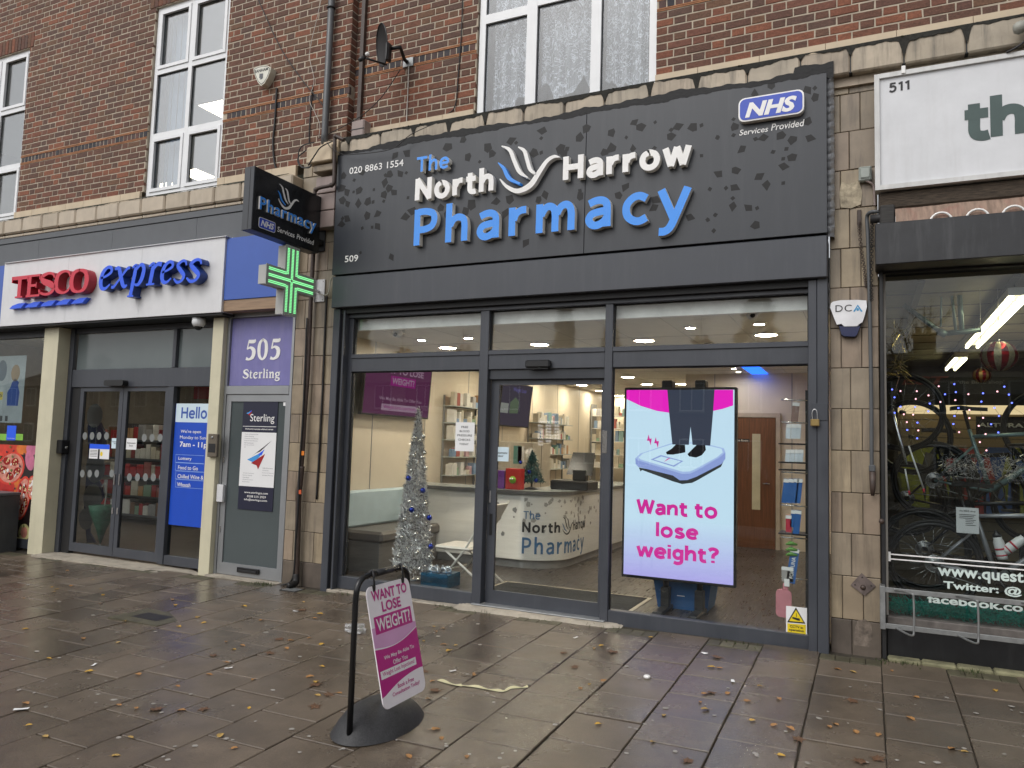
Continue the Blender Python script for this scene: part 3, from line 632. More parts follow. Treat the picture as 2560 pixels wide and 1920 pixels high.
# ---- upper windows
def window(th, x0, x1, z0, z1, Y, cols, rows, fr=.055, sash=.045, pane=None, sashes=()):
    """cols / rows: positions of mullions and transoms"""
    w = part('window', MB().box(x0, x0+fr, Y, Y+.07, z0, z1).box(x1-fr, x1, Y, Y+.07, z0, z1).box(x0+fr, x1-fr, Y, Y+.07, z0, z0+fr).box(x0+fr, x1-fr, Y, Y+.07, z1-fr, z1), X_['upvc'], th)
    xs = [x0+fr]+[c for c in cols]+[x1-fr]; zs = [z0+fr]+[r for r in rows]+[z1-fr]
    for c in cols: part('mullion', box(c-.032, c+.032, Y-.003, Y+.066, z0+fr, z1-fr), X_['upvc'], w)
    for r in rows:
        for i in range(len(xs)-1):
            a = xs[i]+(.032 if i else 0); b = xs[i+1]-(.032 if i < len(xs)-2 else 0)
            part('transom', box(a, b, Y-.001, Y+.068, r-.032, r+.032), X_['upvc'], w)
    for i in range(len(xs)-1):
        for j in range(len(zs)-1):
            a = xs[i]+(.032 if i else 0); b = xs[i+1]-(.032 if i < len(xs)-2 else 0); c = zs[j]+(.032 if j else 0); d = zs[j+1]-(.032 if j < len(zs)-2 else 0)
            if j in sashes:
                s = sash
                part('sash', MB().box(a+.003, a+s, Y-.014, Y+.04, c+.003, d-.003).box(b-s, b-.003, Y-.014, Y+.04, c+.003, d-.003).box(a+s, b-s, Y-.014, Y+.04, c+.003, c+s).box(a+s, b-s, Y-.014, Y+.04, d-s, d-.003), X_['upvc'], w)
                a, b, c, d = a+s, b-s, c+s, d-s
            part('pane', box(a-.002, b+.002, Y+.028, Y+.034, c-.002, d+.002), X_['glassu'], w)
            e = .008
            part('gasket', MB().box(a, a+e, Y+.02, Y+.027, c, d).box(b-e, b, Y+.02, Y+.027, c, d).box(a+e, b-e, Y+.02, Y+.027, c, c+e).box(a+e, b-e, Y+.02, Y+.027, d-e, d), X_['anthd'], w)
    return w
t1 = (onY('a',1340,600,YL).z+onY('a',1975,470,YL).z)/2; t2 = (onY('a',1300,1175,YL).z+onY('a',1930,1037,YL).z)/2
for wv in (w2, w1):
    window(LB, wv[0]+.012, wv[1]-.004, wv[2], wv[3], YL+.035, [(wv[0]+wv[1])/2], [t2, t1], sashes=(0, 2))
mzR = onY('c',135,165,YR).z
ledgeR = onY('c',90,1000,YR).z-.02
c1 = onY('c',575,300,YR).x; c2 = onY('c',1132,300,YR).x
BW = part('window', MB().box(bx0+.012, bx0+.08, .03, .1, ledgeR, 7.4).box(bx1-.075, bx1-.005, .03, .1, ledgeR, 7.4).box(bx0+.08, bx1-.075, .03, .1, ledgeR-.03, ledgeR+.02).box(bx0+.08, bx1-.075, .03, .1, 7.3, 7.4), X_['upvc'], RB)
for c, hw in ((c1, .055), (c2, .05)): part('mullion', box(c-hw, c+hw, .026, .096, ledgeR+.02, 7.3), X_['upvc'], BW)
part('transom', box(bx0+.08, c1-.055, .028, .098, mzR-.05, mzR+.045), X_['upvc'], BW)
mz2 = onY('c',610,40,YR).z+.02
part('transom', box(c1+.055, c2-.05, .028, .098, mz2-.02, mz2+.06), X_['upvc'], BW)
for a, b, c, d in ((bx0+.08, c1-.055, ledgeR+.02, mzR-.05), (bx0+.08, c1-.055, mzR+.045, 7.3), (c1+.055, c2-.05, ledgeR+.02, mz2-.02), (c1+.055, c2-.05, mz2+.06, 7.3), (c2+.05, bx1-.075, ledgeR+.02, 7.3)):
    part('pane', box(a-.002, b+.002, .058, .064, c-.002, d+.002), X_['glassl'], BW)
    part('gasket', MB().box(a, a+.009, .05, .057, c, d).box(b-.009, b, .05, .057, c, d).box(a+.009, b-.009, .05, .057, d-.009, d), X_['anthd'], BW)

# rooms behind the upper windows
def room(name, x0, x1, y0, y1, z0, z1, wall, ceil, floor):
    t = .06
    struct(name+'_wall', MB().box(x0-t, x0, y0, y1, z0, z1).box(x1, x1+t, y0, y1, z0, z1).box(x0-t, x1+t, y1, y1+t, z0, z1), wall)
    struct(name+'_ceiling', box(x0-t, x1+t, y0, y1+t, z1, z1+t), ceil); struct(name+'_floor', box(x0-t, x1+t, y0, y1+t, z0-t, z0), floor)
offw = mk('office grey white', (.55,.57,.58), .8, var=.03)
room('office', -16, -5.6, .2, 10.5, stripL-.15, w2[3]+.16, offw, mk('office ceiling', (.62,.64,.64), .8, var=.02), offw)
room('flat', -4.9, -.9, .3, 3.6, stripR-.2, 7.6, mk('flat wall', (.6,.6,.58), .8), offw, offw)
OL = emit('office light panel', (1,.86,.6), 6.0)
zc = w2[3]+.16
for i, (a, b) in enumerate(((onZ('a',1700,1500,zc), 'near the lower right pane'), (onZ('a',1480,1610,zc), 'at the lower left pane'), (onZ('a',1925,935,zc), 'at the middle right pane'))):
    r = thing('ceiling_light', 'square lit ceiling panel inside the tall office window '+b, 'light', (a.x, a.y, zc))
    part('diffuser', box(a.x-.28, a.x+.28, a.y-.28, a.y+.28, zc-.02, zc-.008), OL, r)
    part('frame', MB().box(a.x-.3, a.x-.28, a.y-.3, a.y+.3, zc-.024, zc-.002).box(a.x+.28, a.x+.3, a.y-.3, a.y+.3, zc-.024, zc-.002).box(a.x-.28, a.x+.28, a.y-.3, a.y-.28, zc-.024, zc-.002).box(a.x-.28, a.x+.28, a.y+.28, a.y+.3, zc-.024, zc-.002), X_['white'], r)
BLN = mk('blue grey blind fabric', (.33,.40,.48), .8, var=.05)
for nm, wv in (('in the tall window beside the alarm shield', w2), ('in the half seen window at the left', w1)):
    r = thing('window_blind', 'blue grey vertical blind drawn to one side '+nm, 'blind', (wv[0]+.2, .1, wv[2]))
    for k in range(7):
        x = wv[0]+.1+k*.055; part('blind_slat', box(x, x+.05, .1+.01*(k%2), .103+.01*(k%2), wv[2]+.02, wv[3]-.05), BLN, r)
# lace curtains
def lace_mat():
    m = bpy.data.materials.new('white lace net'); m.use_nodes = True; nt = m.node_tree; L = nt.links.new; nt.nodes.remove(nt.nodes['Principled BSDF'])
    tc = nd(nt, 'ShaderNodeTexCoord'); v = nd(nt, 'ShaderNodeTexVoronoi'); v.inputs['Scale'].default_value = 16; v.distance = 'EUCLIDEAN'; v.feature = 'F1'
    n = nd(nt, 'ShaderNodeTexNoise'); n.inputs['Scale'].default_value = 7; n.inputs['Detail'].default_value = 3; n.inputs['Distortion'].default_value = 2.2; L(tc.outputs['Object'], n.inputs['Vector']); L(tc.outputs['Object'], v.inputs['Vector'])
    sub = nd(nt, 'ShaderNodeMath', operation='SUBTRACT'); L(n.outputs['Fac'], sub.inputs[0]); sub.inputs[1].default_value = .5
    ab = nd(nt, 'ShaderNodeMath', operation='ABSOLUTE'); L(sub.outputs[0], ab.inputs[0])
    r1 = nd(nt, 'ShaderNodeMapRange'); r1.inputs[1].default_value = .012; r1.inputs[2].default_value = .03; r1.inputs[3].default_value = .55; r1.inputs[4].default_value = 0; L(ab.outputs[0], r1.inputs[0])
    r2 = nd(nt, 'ShaderNodeMapRange'); r2.inputs[1].default_value = .16; r2.inputs[2].default_value = .24; r2.inputs[3].default_value = .4; r2.inputs[4].default_value = 0; L(v.outputs['Distance'], r2.inputs[0])
    mxx = nd(nt, 'ShaderNodeMath', operation='MAXIMUM'); L(r1.outputs[0], mxx.inputs[0]); L(r2.outputs[0], mxx.inputs[1])
    ad = nd(nt, 'ShaderNodeMath', operation='ADD'); L(mxx.outputs[0], ad.inputs[0]); ad.inputs[1].default_value = .34
    at = nd(nt, 'ShaderNodeAttribute'); at.attribute_name = 'hem'; ad2 = nd(nt, 'ShaderNodeMath', operation='ADD'); ad2.use_clamp = True; L(ad.outputs[0], ad2.inputs[0]); L(at.outputs['Fac'], ad2.inputs[1])
    t = nd(nt, 'ShaderNodeBsdfTransparent'); d = nd(nt, 'ShaderNodeBsdfDiffuse'); d.inputs[0].default_value = (.86,.88,.9,1); tr = nd(nt, 'ShaderNodeBsdfTranslucent'); tr.inputs[0].default_value = (.82,.84,.88,1)
    a1 = nd(nt, 'ShaderNodeMixShader'); a1.inputs[0].default_value = .3; L(d.outputs[0], a1.inputs[1]); L(tr.outputs[0], a1.inputs[2])
    mi = nd(nt, 'ShaderNodeMixShader'); L(ad2.outputs[0], mi.inputs[0]); L(t.outputs[0], mi.inputs[1]); L(a1.outputs[0], mi.inputs[2]); L(mi.outputs[0], nt.nodes['Material Output'].inputs[0]); return m
LACE = lace_mat()
def curtain(label, x0, x1, zb, ztop, amp, hem):
    m = MB(); nx, nz = 70, 40; hv = []
    for i in range(nx+1):
        u = i/nx; x = x0+(x1-x0)*u; wob = math.sin(u*23+x*3)*.03+math.sin(u*47)*.012
        bot = zb+hem(u)+abs(math.sin(u*math.pi*9))*-.022
        for j in range(nz+1):
            w = j/nz; z = bot+(ztop-bot)*w; m.v.append((x+math.sin(w*5+u*9)*.008*(1-w), .17+wob*(1-.3*w), z)); d = z-bot
            hv.append(.34 if d < .05 else (.22 if d < .12 and int(u*60) % 2 else 0))
    for i in range(nx):
        for j in range(nz): m.f.append((i*(nz+1)+j, (i+1)*(nz+1)+j, (i+1)*(nz+1)+j+1, i*(nz+1)+j+1)); m.sm.append(True)
    o = solo('net_curtain', m, LACE, label, 'curtain', (x0, .17, zb)); a = o.data.attributes.new('hem', 'FLOAT', 'POINT'); a.data.foreach_set('value', hv); return o
curtain('white lace net curtain in the left light of the window above the pharmacy', bx0+.1, c1-.02, ledgeR+.06, 7.2, .03, lambda u: .02+.26*u*u+.03*math.sin(u*20))
curtain('white lace net curtain in the middle light of the window above the pharmacy', c1+.06, c2-.03, ledgeR+.2, 7.2, .03, lambda u: .07*math.sin(u*9+1.3)+.05*math.sin(u*19))
curtain('white lace net curtain in the right light of the window above the pharmacy', c2+.06, bx1-.08, ledgeR+.05, 7.2, .03, lambda u: .16*(1-u)+.03*math.sin(u*17))

# ================================================================ STONE CORNICES
def jag(x0, x1, zt, low, Y, th=.004, step=.012):
    m = MB(); n = max(2, int((x1-x0)/step)); vs = []
    for i in range(n+1):
        x = x0+(x1-x0)*i/n; vs += [(x, Y, zt), (x, Y, zt-max(low(x), .002)), (x, Y+th, zt), (x, Y+th, zt-max(low(x), .002))]
    fs = []
    for i in range(n): a = 4*i; b = a+4; fs += [(a, b, b+1, a+1), (a+1, b+1, b+3, a+3), (a, a+2, b+2, b)]
    m.add(vs, fs); return m
def fbm(x, s=1.0, seed=0.0): return sum(math.sin(x*s*f+seed*k+k*1.7)*a for k, (f, a) in enumerate(((3.1,.5),(7.3,.3),(15.7,.22),(33.1,.16),(71.3,.1))))
YC = -.20
zcT = onY('p',1642.4,203.5,YC).z; zcB = zcT-.215
CR = thing('stone_cornice', 'weathered buff stone ledge with black rain stains above the pharmacy sign', 'cornice', (-2, YC, zcB))
jx = sorted(onY(*q, YC).x for q in (('b',935,1290),('b',1210,1220),('b',1500,1150),('b',1805,1090),('b',2120,1020),('c',515,980),('c',870,920),('c',1215,850),('c',1605,760),('c',2010,680),('d',390,480),('d',740,395),('d',1070,375),('d',1420,320),('d',1835,235)))
jx = [-5.10]+jx
while jx[-1] < 4: jx.append(jx[-1]+.43)
for a, b in zip(jx[:-1], jx[1:]):
    part('cornice_block', bb(a+.004, b-.004, YC+random.uniform(-.003,.003), .06, zcB, zcT, .012), X_['cornice'], CR)
part('moulding', box(-5.1, 4.0, -.13, .06, zcB-.075, zcB-.002), X_['cornice'], CR)
part('bedding', box(-5.1, 4.0, YC+.012, .05, zcB+.004, zcT-.006), X_['anthd'], CR)
x = -4.98
while x < 3.9:
    hx = min(x+.52, 3.9)
    if not (x > bx0-.3 and hx < bx1+.3):
        a, b = (x, hx)
        if a < bx0 < b: b = bx0
        if a < bx1 < b: a = bx1
        if b-a > .05: part('strip_stone', box(a+.002, b-.002, -.03, .004, zcT-.02, stripR-.003), X_['strip'], CR)
    x = hx
part('soot_drips', jag(-5.08, 4.0, zcT+.006, lambda x: .028+.022*fbm(x,1.5,2)+max(0, .09-min(abs(x-j) for j in jx)*2.6)*1.6*(.6+.4*math.sin(x*3)), YC-.006, .006), mk('black soot and algae', (.022,.021,.017), .9, var=.5, scale=40, bump=1), CR, kind='stuff')
ms = MB()
for i in range(900):
    x = random.uniform(-5.0, 3.6); 
    if fbm(x, 1.2, 5) < -.15 and random.random() < .8: continue
    r = random.uniform(.004, .013); ms.ball((x, YC+random.uniform(-.008,.12), zcT+.002), r, 5, .6)
part('moss_clumps', ms, X_['moss'], CR, kind='stuff')
part('ledge_top', box(-5.1, 4.0, YC+.02, .0, zcT-.004, zcT+.003), mk('wet dirty ledge', (.05,.05,.04), .6, var=.4, scale=20), CR)
YCL = -.26
zlT = onY('e',1020,292,YCL).z; zlB = onY('e',1020,430,YCL).z; zlM = onY('e',1020,456,YCL).z
CL = thing('stone_cornice', 'clean buff stone ledge of square blocks above the supermarket fascia', 'cornice', (-8, YCL, zlB))
jl = [onY('e',q,w,YCL).x for q, w in ((30,520),(190,485),(357,460),(500,430),(648,405),(830,375),(1020,350),(1217,320),(1420,290),(1630,255),(1845,225),(2075,200))]
while jl[0] > -14.5: jl.insert(0, jl[0]-.4)
jl = [q for q in jl if q < -5.85]+[-5.68]; jl = sorted(set(round(q, 3) for q in jl))
for a, b in zip(jl[:-1], jl[1:]):
    if b-a > .04:
        part('cornice_block', bb(a+.005, b-.005, YCL+random.uniform(-.003,.003), -.02, zlB+.006, zlT, .018), X_['cornicel'], CL)
        part('base_block', bb(a+.004, b-.004, YCL+.03, -.02, zlM, zlB-.004, .006), X_['cornicel'], CL)
part('bedding', box(-14.6, -5.72, YCL+.045, -.02, zlM+.004, zlT-.008), X_['anthd'], CL)
x = -14.4
while x < -5.75:
    h = min(x+.36, -5.75); a, b = x+.002, h-.002
    for wv in (w1, w2):
        if a < wv[1] and b > wv[0]:
            if a < wv[0]: b = wv[0]
            elif b > wv[1]: a = wv[1]
            else: b = a
    if b-a > .03: part('strip_stone', box(a, b, YL-.03, YL+.004, zlT-.03, stripL-.003), X_['strip'], CL)
    x = h
part('soot_drips', jag(-14.4, -5.73, zlT+.005, lambda x: .010+.008*fbm(x,1.5,2), YCL-.005, .006), mk('grey algae', (.06,.06,.045), .9, var=.6, scale=40, bump=1), CL, kind='stuff')
part('ledge_top', box(-14.5, -5.73, YCL+.02, YL, zlT-.004, zlT+.002), X_['moss'], CL)

# ================================================================ PILASTERS
X_['pilj'] = mk('dirty joint', (.05,.042,.033), .9)
def pilaster(name, label, x0, x1, Y, zs, patt, seed, plinth=2):
    t = thing(name, label, 'pilaster', ((x0+x1)/2, Y, zs[0])); rr = random.Random(seed)
    part('core', box(x0+.006, x1-.006, Y+.008, Y+.25, zs[0], zs[-1]), X_['pilj'], t)
    for i in range(len(zs)-1):
        cuts = [x0]+patt[i % len(patt)]+[x1]
        for a, b in zip(cuts[:-1], cuts[1:]):
            part('stone_block', bb(a+.0022, b-.0022, Y+rr.uniform(-.003,.003), Y+.2, zs[i]+.0022, zs[i+1]-.0022, .004), X_['faienced' if i < plinth-1 else 'faience'], t)
    return t
zl = [0.02, .276, .592, .904, 1.219, 1.525, 1.833, 2.152, 2.463, 2.767, 3.08, 3.39, 3.70, 4.02, 4.26, 4.46, 4.62]
PL = pilaster('stone_pilaster', 'buff stone pilaster with drainpipe between the office door and the pharmacy', -5.672, -5.088, -.10, zl, [[-5.40], [-5.545, -5.27]], 3)
zr = [gz(0,-.1)-.02]+[onY('H',40,q,-.10).z for q in (1225,928,636,357,70)]+[onY('G',40,q,-.10).z for q in (1368,1068,775,478,190)]+[onY('T',112,q,-.10).z for q in (1510,1115,718,332,150)]
PR = pilaster('stone_pilaster', 'stained buff stone pilaster between the pharmacy and the bike shop', -.272, .075, -.10, zr, [[-.125], [-.19, -.045]], 4)
# capital of the left pilaster
cb = [onY('U',q,w,-.32) for q, w in ((735,735),(1175,640),(735,1030))]
CP = part('capital_block', bb(cb[0].x, cb[1].x, -.32, -.05, cb[2].z, cb[1].z-.02, .01), X_['strip'], PL)
part('capital_top', bb(cb[0].x+.08, cb[1].x-.02, -.2, -.05, cb[1].z-.018, cb[1].z+.07, .01), X_['strip'], PL)
part('capital_band', bb(cb[0].x+.06, cb[1].x, -.27, -.05, cb[2].z-.09, cb[2].z-.012, .008), X_['faience'], PL)
for k in range(3):
    part('capital_base', bb(cb[0].x+.07, cb[1].x-.01, -.22, -.05, cb[2].z-.31-.19*k, cb[2].z-.13-.19*k+.0, .006), X_['mauve'], PL)
# ================================================================ PHARMACY SHOPFRONT
XL, XR = -5.085, -.282
YF, YG = -.10, -.06                                  # frame face, glass
zT0, zT1, zS0, zS1, zH0, zH1 = 2.283, 2.468, .078, .182, 2.85, 2.89
PF = thing('pharmacy_shopfront', 'dark grey aluminium pharmacy shopfront with three glazed bays and a sliding door', 'shopfront', (-2.7, YF, .05))
A_ = X_['anth']
def fpart(n, *a, b=.004, m=None): return part(n, bb(*a, b), m or A_, PF)
# guide rails and outer jambs
fpart('jamb', XL, XL+.085, -.19, -.03, gz(-5.08,-.19)-.01, 2.94); part('shutter_guide', box(XL+.088, XL+.125, -.15, -.03, .06, 2.92), X_['anthd'], PF)
fpart('shutter_rail', XL+.127, XL+.15, -.185, -.03, .05, 2.92)
fpart('jamb', XR-.078, XR, -.19, -.03, gz(-.28,-.19)-.01, 2.96); fpart('shutter_rail', XR-.143, XR-.08, -.186, -.03, gz(-.4,-.19)-.005, 2.94)
FI = fpart('fascia_box', XL+.005, XR, -.24, .05, 2.945, 3.275, b=.006)
part('shutter_slot', box(XL+.09, XR-.08, -.17, -.02, 2.89, 2.944), X_['anthd'], PF)
fpart('head_rail', -4.975, -.425, YF-.02, -.02, zH0, zH1)
fpart('stile', -4.977, -4.888, YF, -.02, zS1, zH0)
for a, b in ((-4.888, -3.372), (-3.278, -2.115), (-2.043, -.427)):
    fpart('transom', a, b, YF, -.02, zT0, zT1); fpart('transom_cap', a, b, YF-.012, YF-.001, zT1-.045, zT1-.004, b=.003)
for a, b in ((-3.372, -3.278), (-2.115, -2.043)): fpart('mullion', a, b, YF-.012, -.02, .07, zH0)
fpart('sill_rail', -5.0, -3.372, YF-.006, -.02, zS0-.02, zS1); fpart('sill_rail', -2.043, -.427, YF-.006, -.02, zS0-.025, zS1)
for a, b, c, d in ((-4.888, -3.372, zT1, zH0), (-3.278, -2.115, zT1, zH0), (-2.043, -.427, zT1, zH0), (-4.888, -3.372, zS1, zT0), (-2.043, -.427, zS1, zT0)):
    part('pane', box(a-.003, b+.003, YG, YG+.008, c-.003, d+.003), X_['glass'], PF)
    e = .011; part('gasket', MB().box(a, a+e, YG-.012, YG-.002, c, d).box(b-e, b, YG-.012, YG-.002, c, d).box(a+e, b-e, YG-.012, YG-.002, d-e, d), X_['anthd'], PF)
# sliding door leaf
DR = part('door', MB().box(-3.272, -3.185, -.035, -.005, .09, 2.19).box(-2.16, -2.05, -.035, -.005, .09, 2.19).box(-3.185, -2.16, -.035, -.005, .09, .215).box(-3.185, -2.16, -.035, -.005, 2.14, 2.19), A_, PF)
part('door_pane', box(-3.188, -2.157, -.022, -.015, .21, 2.145), X_['glass'], DR)
part('door_head', bb(-3.278, -2.115, -.075, -.002, 2.19, zT0-.002, .003), X_['anth2'], PF)
part('door_lock', bb(-3.262, -3.236, -.046, -.034, 1.02, 1.14, .006), X_['chrome'], DR); part('door_pull', bb(-3.245, -3.215, -.042, -.034, .72, .92, .004), X_['black'], DR)
lk = onY('C',110,1330,-.115); part('lock_plate', bb(lk.x-.022, lk.x+.022, -.118, -.111, lk.z-.1, lk.z+.1, .003), X_['chrome'], PF)
a = onY('A',1505,470,-.12); b = onY('A',1680,522,-.12)
SN = part('door_sensor', bb(a.x, b.x, -.165, -.1, b.z, a.z, .012), X_['black'], PF); part('sensor_lens', box(a.x+.02, b.x-.02, -.14, -.1, b.z-.012, b.z-.002), X_['blackg'], SN)
# steps and sills
st = MB(); n = 40; vs = []
for i in range(n+1):
    x = -3.5+1.6*i/n; e = .012*fbm(x, 3, 1); k = min(1, min(i, n-i)/2.0); vs += [(x, -.275+e*.6+.05*(1-k), gz(x,-.28)-.03), (x, -.268+e*.6+.05*(1-k), .05+.006*fbm(x,5,2)*k), (x, -.235+e, .08*k+.05*(1-k)+.003*fbm(x,4,3)), (x, -.0, .083)]
st.add(vs, [(4*i+j, 4*i+4+j, 4*i+5+j, 4*i+1+j) for i in range(n) for j in range(3)], True)
part('door_step', st, X_['concrete'], PF); part('threshold', bb(-3.36, -2.06, -.15, -.01, .083, .094, .004), X_['alu'], PF)
for a, b in ((-5.06, -3.5), (-1.9, -.28)):
    n = int((b-a)/.22); part('plinth_sill', join([MB().bbox(a+(b-a)*i/n, a+(b-a)*(i+1)/n-.001, -.19+random.uniform(-.006,.006), -.0, gz((a+b)/2,-.2)-.03, .056+random.uniform(-.002,.002), .006) for i in range(n)]), X_['concrete'], PF)
# padlocked shutter latch
lp = onY('C',1900,995,-.192); lq = onY('C',2035,1145,-.192)
LT = part('latch_plate', bb(lp.x, lq.x, -.196, -.189, lq.z, lp.z, .002), A_, PF)
hp = onY('C',1910,1110,-.22)
PK = thing('padlock', 'small brass padlock hanging from the shutter latch of the pharmacy', 'padlock', (hp.x, -.22, hp.z))
part('padlock_body', bb(hp.x-.018, hp.x+.045, -.232, -.205, hp.z-.075, hp.z-.02, .006), mk('brass', (.5,.36,.15), .3, metal=.9), PK)
part('shackle', MB().tube(spline([(hp.x-.004,-.218,hp.z-.03),(hp.x-.006,-.218,hp.z+.03),(hp.x+.008,-.218,hp.z+.055),(hp.x+.026,-.218,hp.z+.04),(hp.x+.032,-.218,hp.z-.03)]), .0045, 6), X_['chrome'], PK)

# ---- the main sign
YS = -.25
sL, sR = onY('b',845,1345,YS).x, onY('d',912,478,YS).x; sT = (onY('b',845,1345,YS).z+onY('d',912,478,YS).z)/2; sB = (onY('f',945,1072,YS).z+onY('d',918,1520,YS).z)/2
FS = thing('fascia_sign', 'large dark grey pharmacy sign with raised blue and white letters and a bird emblem', 'sign', ((sL+sR)/2, YS, sB))
s1 = onY('g',1325,400,YS).x
part('sign_panel', bb(sL, s1-.002, YS, -.03, sB, sT, .002), X_['anth2'], FS); part('sign_panel', bb(s1+.002, sR, YS, -.03, sB, sT, .002), X_['anth2'], FS)
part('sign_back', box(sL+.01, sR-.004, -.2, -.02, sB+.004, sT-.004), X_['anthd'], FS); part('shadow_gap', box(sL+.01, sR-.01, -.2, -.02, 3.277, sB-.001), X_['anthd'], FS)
PS = FACE(YS); DL = .06
def word(th, s, f, L, R, B, T, face, side, Y=YS, d=DL, bold=.02, shear=0.0, name='letter', lift=.004, space=1.0):
    x0, x1, z0, z1 = ink(f, L, R, B, T, ('Y', Y-d-lift))
    for m in text_mb(s, FACE(Y), x0, x1, z0, z1, d, lift, bold, shear, space):
        o = part(name, m, side, th)
        if face is not side:
            o.data.materials.append(face)
            for p in o.data.polygons:
                c = p.center
                if abs(p.normal.y) > .9 and c.y+ORG[o.name].y < Y-lift-d*.9: p.material_index = 1
def flat(th, s, f, L, R, B, T, m, Y, bold=0.0, shear=0.0, name='lettering', lift=.0025, space=1.0):
    x0, x1, z0, z1 = ink(f, L, R, B, T, ('Y', Y)); return part(name, join(text_mb(s, FACE(Y), x0, x1, z0, z1, 0, lift, bold, shear, space)), m, th)
LW = mk('white letter return', (.84,.82,.77), .45, var=.08, stain=.3, stainc=(.4,.34,.24))
def raised(th, s, f, L, R, B, T, face, w, gap, Y=YS, d=DL):
    x0, x1, z0, z1 = ink(f, L, R, B, T, ('Y', Y-d-.004))
    for m in sans_mb(s, FACE(Y), x0, x1, z0, z1-z0, d, .004, w, gap):
        o = part('letter', m, LW, th); o.data.materials.append(face)
        for p in o.data.polygons:
            if abs(p.normal.y) > .9 and p.center.y+ORG[o.name].y < Y-d*.9: p.material_index = 1
raised(FS, 'The', 'g', (218,240), (427,285), (245,340), (262,240), X_['blue'], .17, .12)
raised(FS, 'North', 'g', (211,400), (716,440), (226,527), (250,383), X_['white'], .225, .16)
raised(FS, 'Harrow', 'g', (1184,250), (2013,150), (1205,393), (1300,226), X_['white'], .225, .16)
raised(FS, 'Pharmacy', 'g', (199,700), (2008,413), (225,825), (285,582), X_['blue'], .175, .24)
def logo(th, fn, pl, d, white, blue, side, lift=.004):
    """bird emblem: three feathers and a sweeping body"""
    for nm, pts, m in (('feather', [(775,172,6),(828,198,22),(858,268,25),(893,342,24),(948,380,7)], white), ('feather', [(884,178,6),(924,204,22),(944,268,24),(964,328,22),(1002,358,7)], white),
                       ('bird_body', [(763,388,5),(808,438,20),(880,468,29),(962,430,36),(1018,350,31),(1070,274,25),(1118,242,20),(1158,246,5)], white), ('feather', [(752,282,6),(788,318,20),(818,378,24),(858,404,18),(896,420,14)], blue)):
        P = [fn(x, y, w) for x, y, w in pts]; o = part(nm, stroke(pl, P, d, lift, 6), m, th)
def fn_main(x, y, w): q = onY('g', x, y, YS-DL); return (q.x, q.z, w*.00152)
LW2 = X_['white']
logo(FS, fn_main, PS, DL, X_['white'], X_['blue'], LW)
q0 = onY('g',760,470,YS); q1 = onY('g',1158,160,YS)
def logo_n(x, y): q = onY('g', x, y, YS); return ((q.x-q0.x)/(q1.x-q0.x), (q.z-q0.z)/(q1.x-q0.x))
flat(FS, '020 8863 1554', 'f', (1085,165), (1552,90), (1100,191), (1538,64), X_['white'], YS, bold=.008)
flat(FS, '509', 'f', (1045,930), (1160,915), (1060,953), (1140,889), X_['white'], YS, bold=.008)
# health service plate
pa, pb, pc = onY('d',333,690,YS-.05), onY('d',764,640,YS-.05), onY('d',340,808,YS-.05); pt_ = onY('d',740,588,YS-.05)
NP = part('badge', poly(PS, rrect(pa.x, pb.x, pc.z, pt_.z, .05), .05, .002), LW, FS)
part('badge_rim', poly(PS, rrect(pa.x, pb.x, pc.z, pt_.z, .05), .003, .0525), X_['white'], NP); part('badge_face', poly(PS, rrect(pa.x+.012, pb.x-.012, pc.z+.012, pt_.z-.012, .042), .003, .056), X_['nhsblue'], NP)
x0, x1, z0, z1 = ink('d', (375,765), (716,640), (385,776), (705,627), ('Y', YS-.06))
part('badge_lettering', join(text_mb('NHS', PS, x0, x1, z0, z1, .002, .0595, .045, .25)), X_['white'], NP)
flat(FS, 'Services', 'd', (338,880), (528,845), (345,893), (480,836), X_['white'], YS, bold=.008, shear=.2); flat(FS, 'Provided', 'd', (547,850), (767,800), (550,861), (752,787), X_['white'], YS, bold=.008, shear=.2)
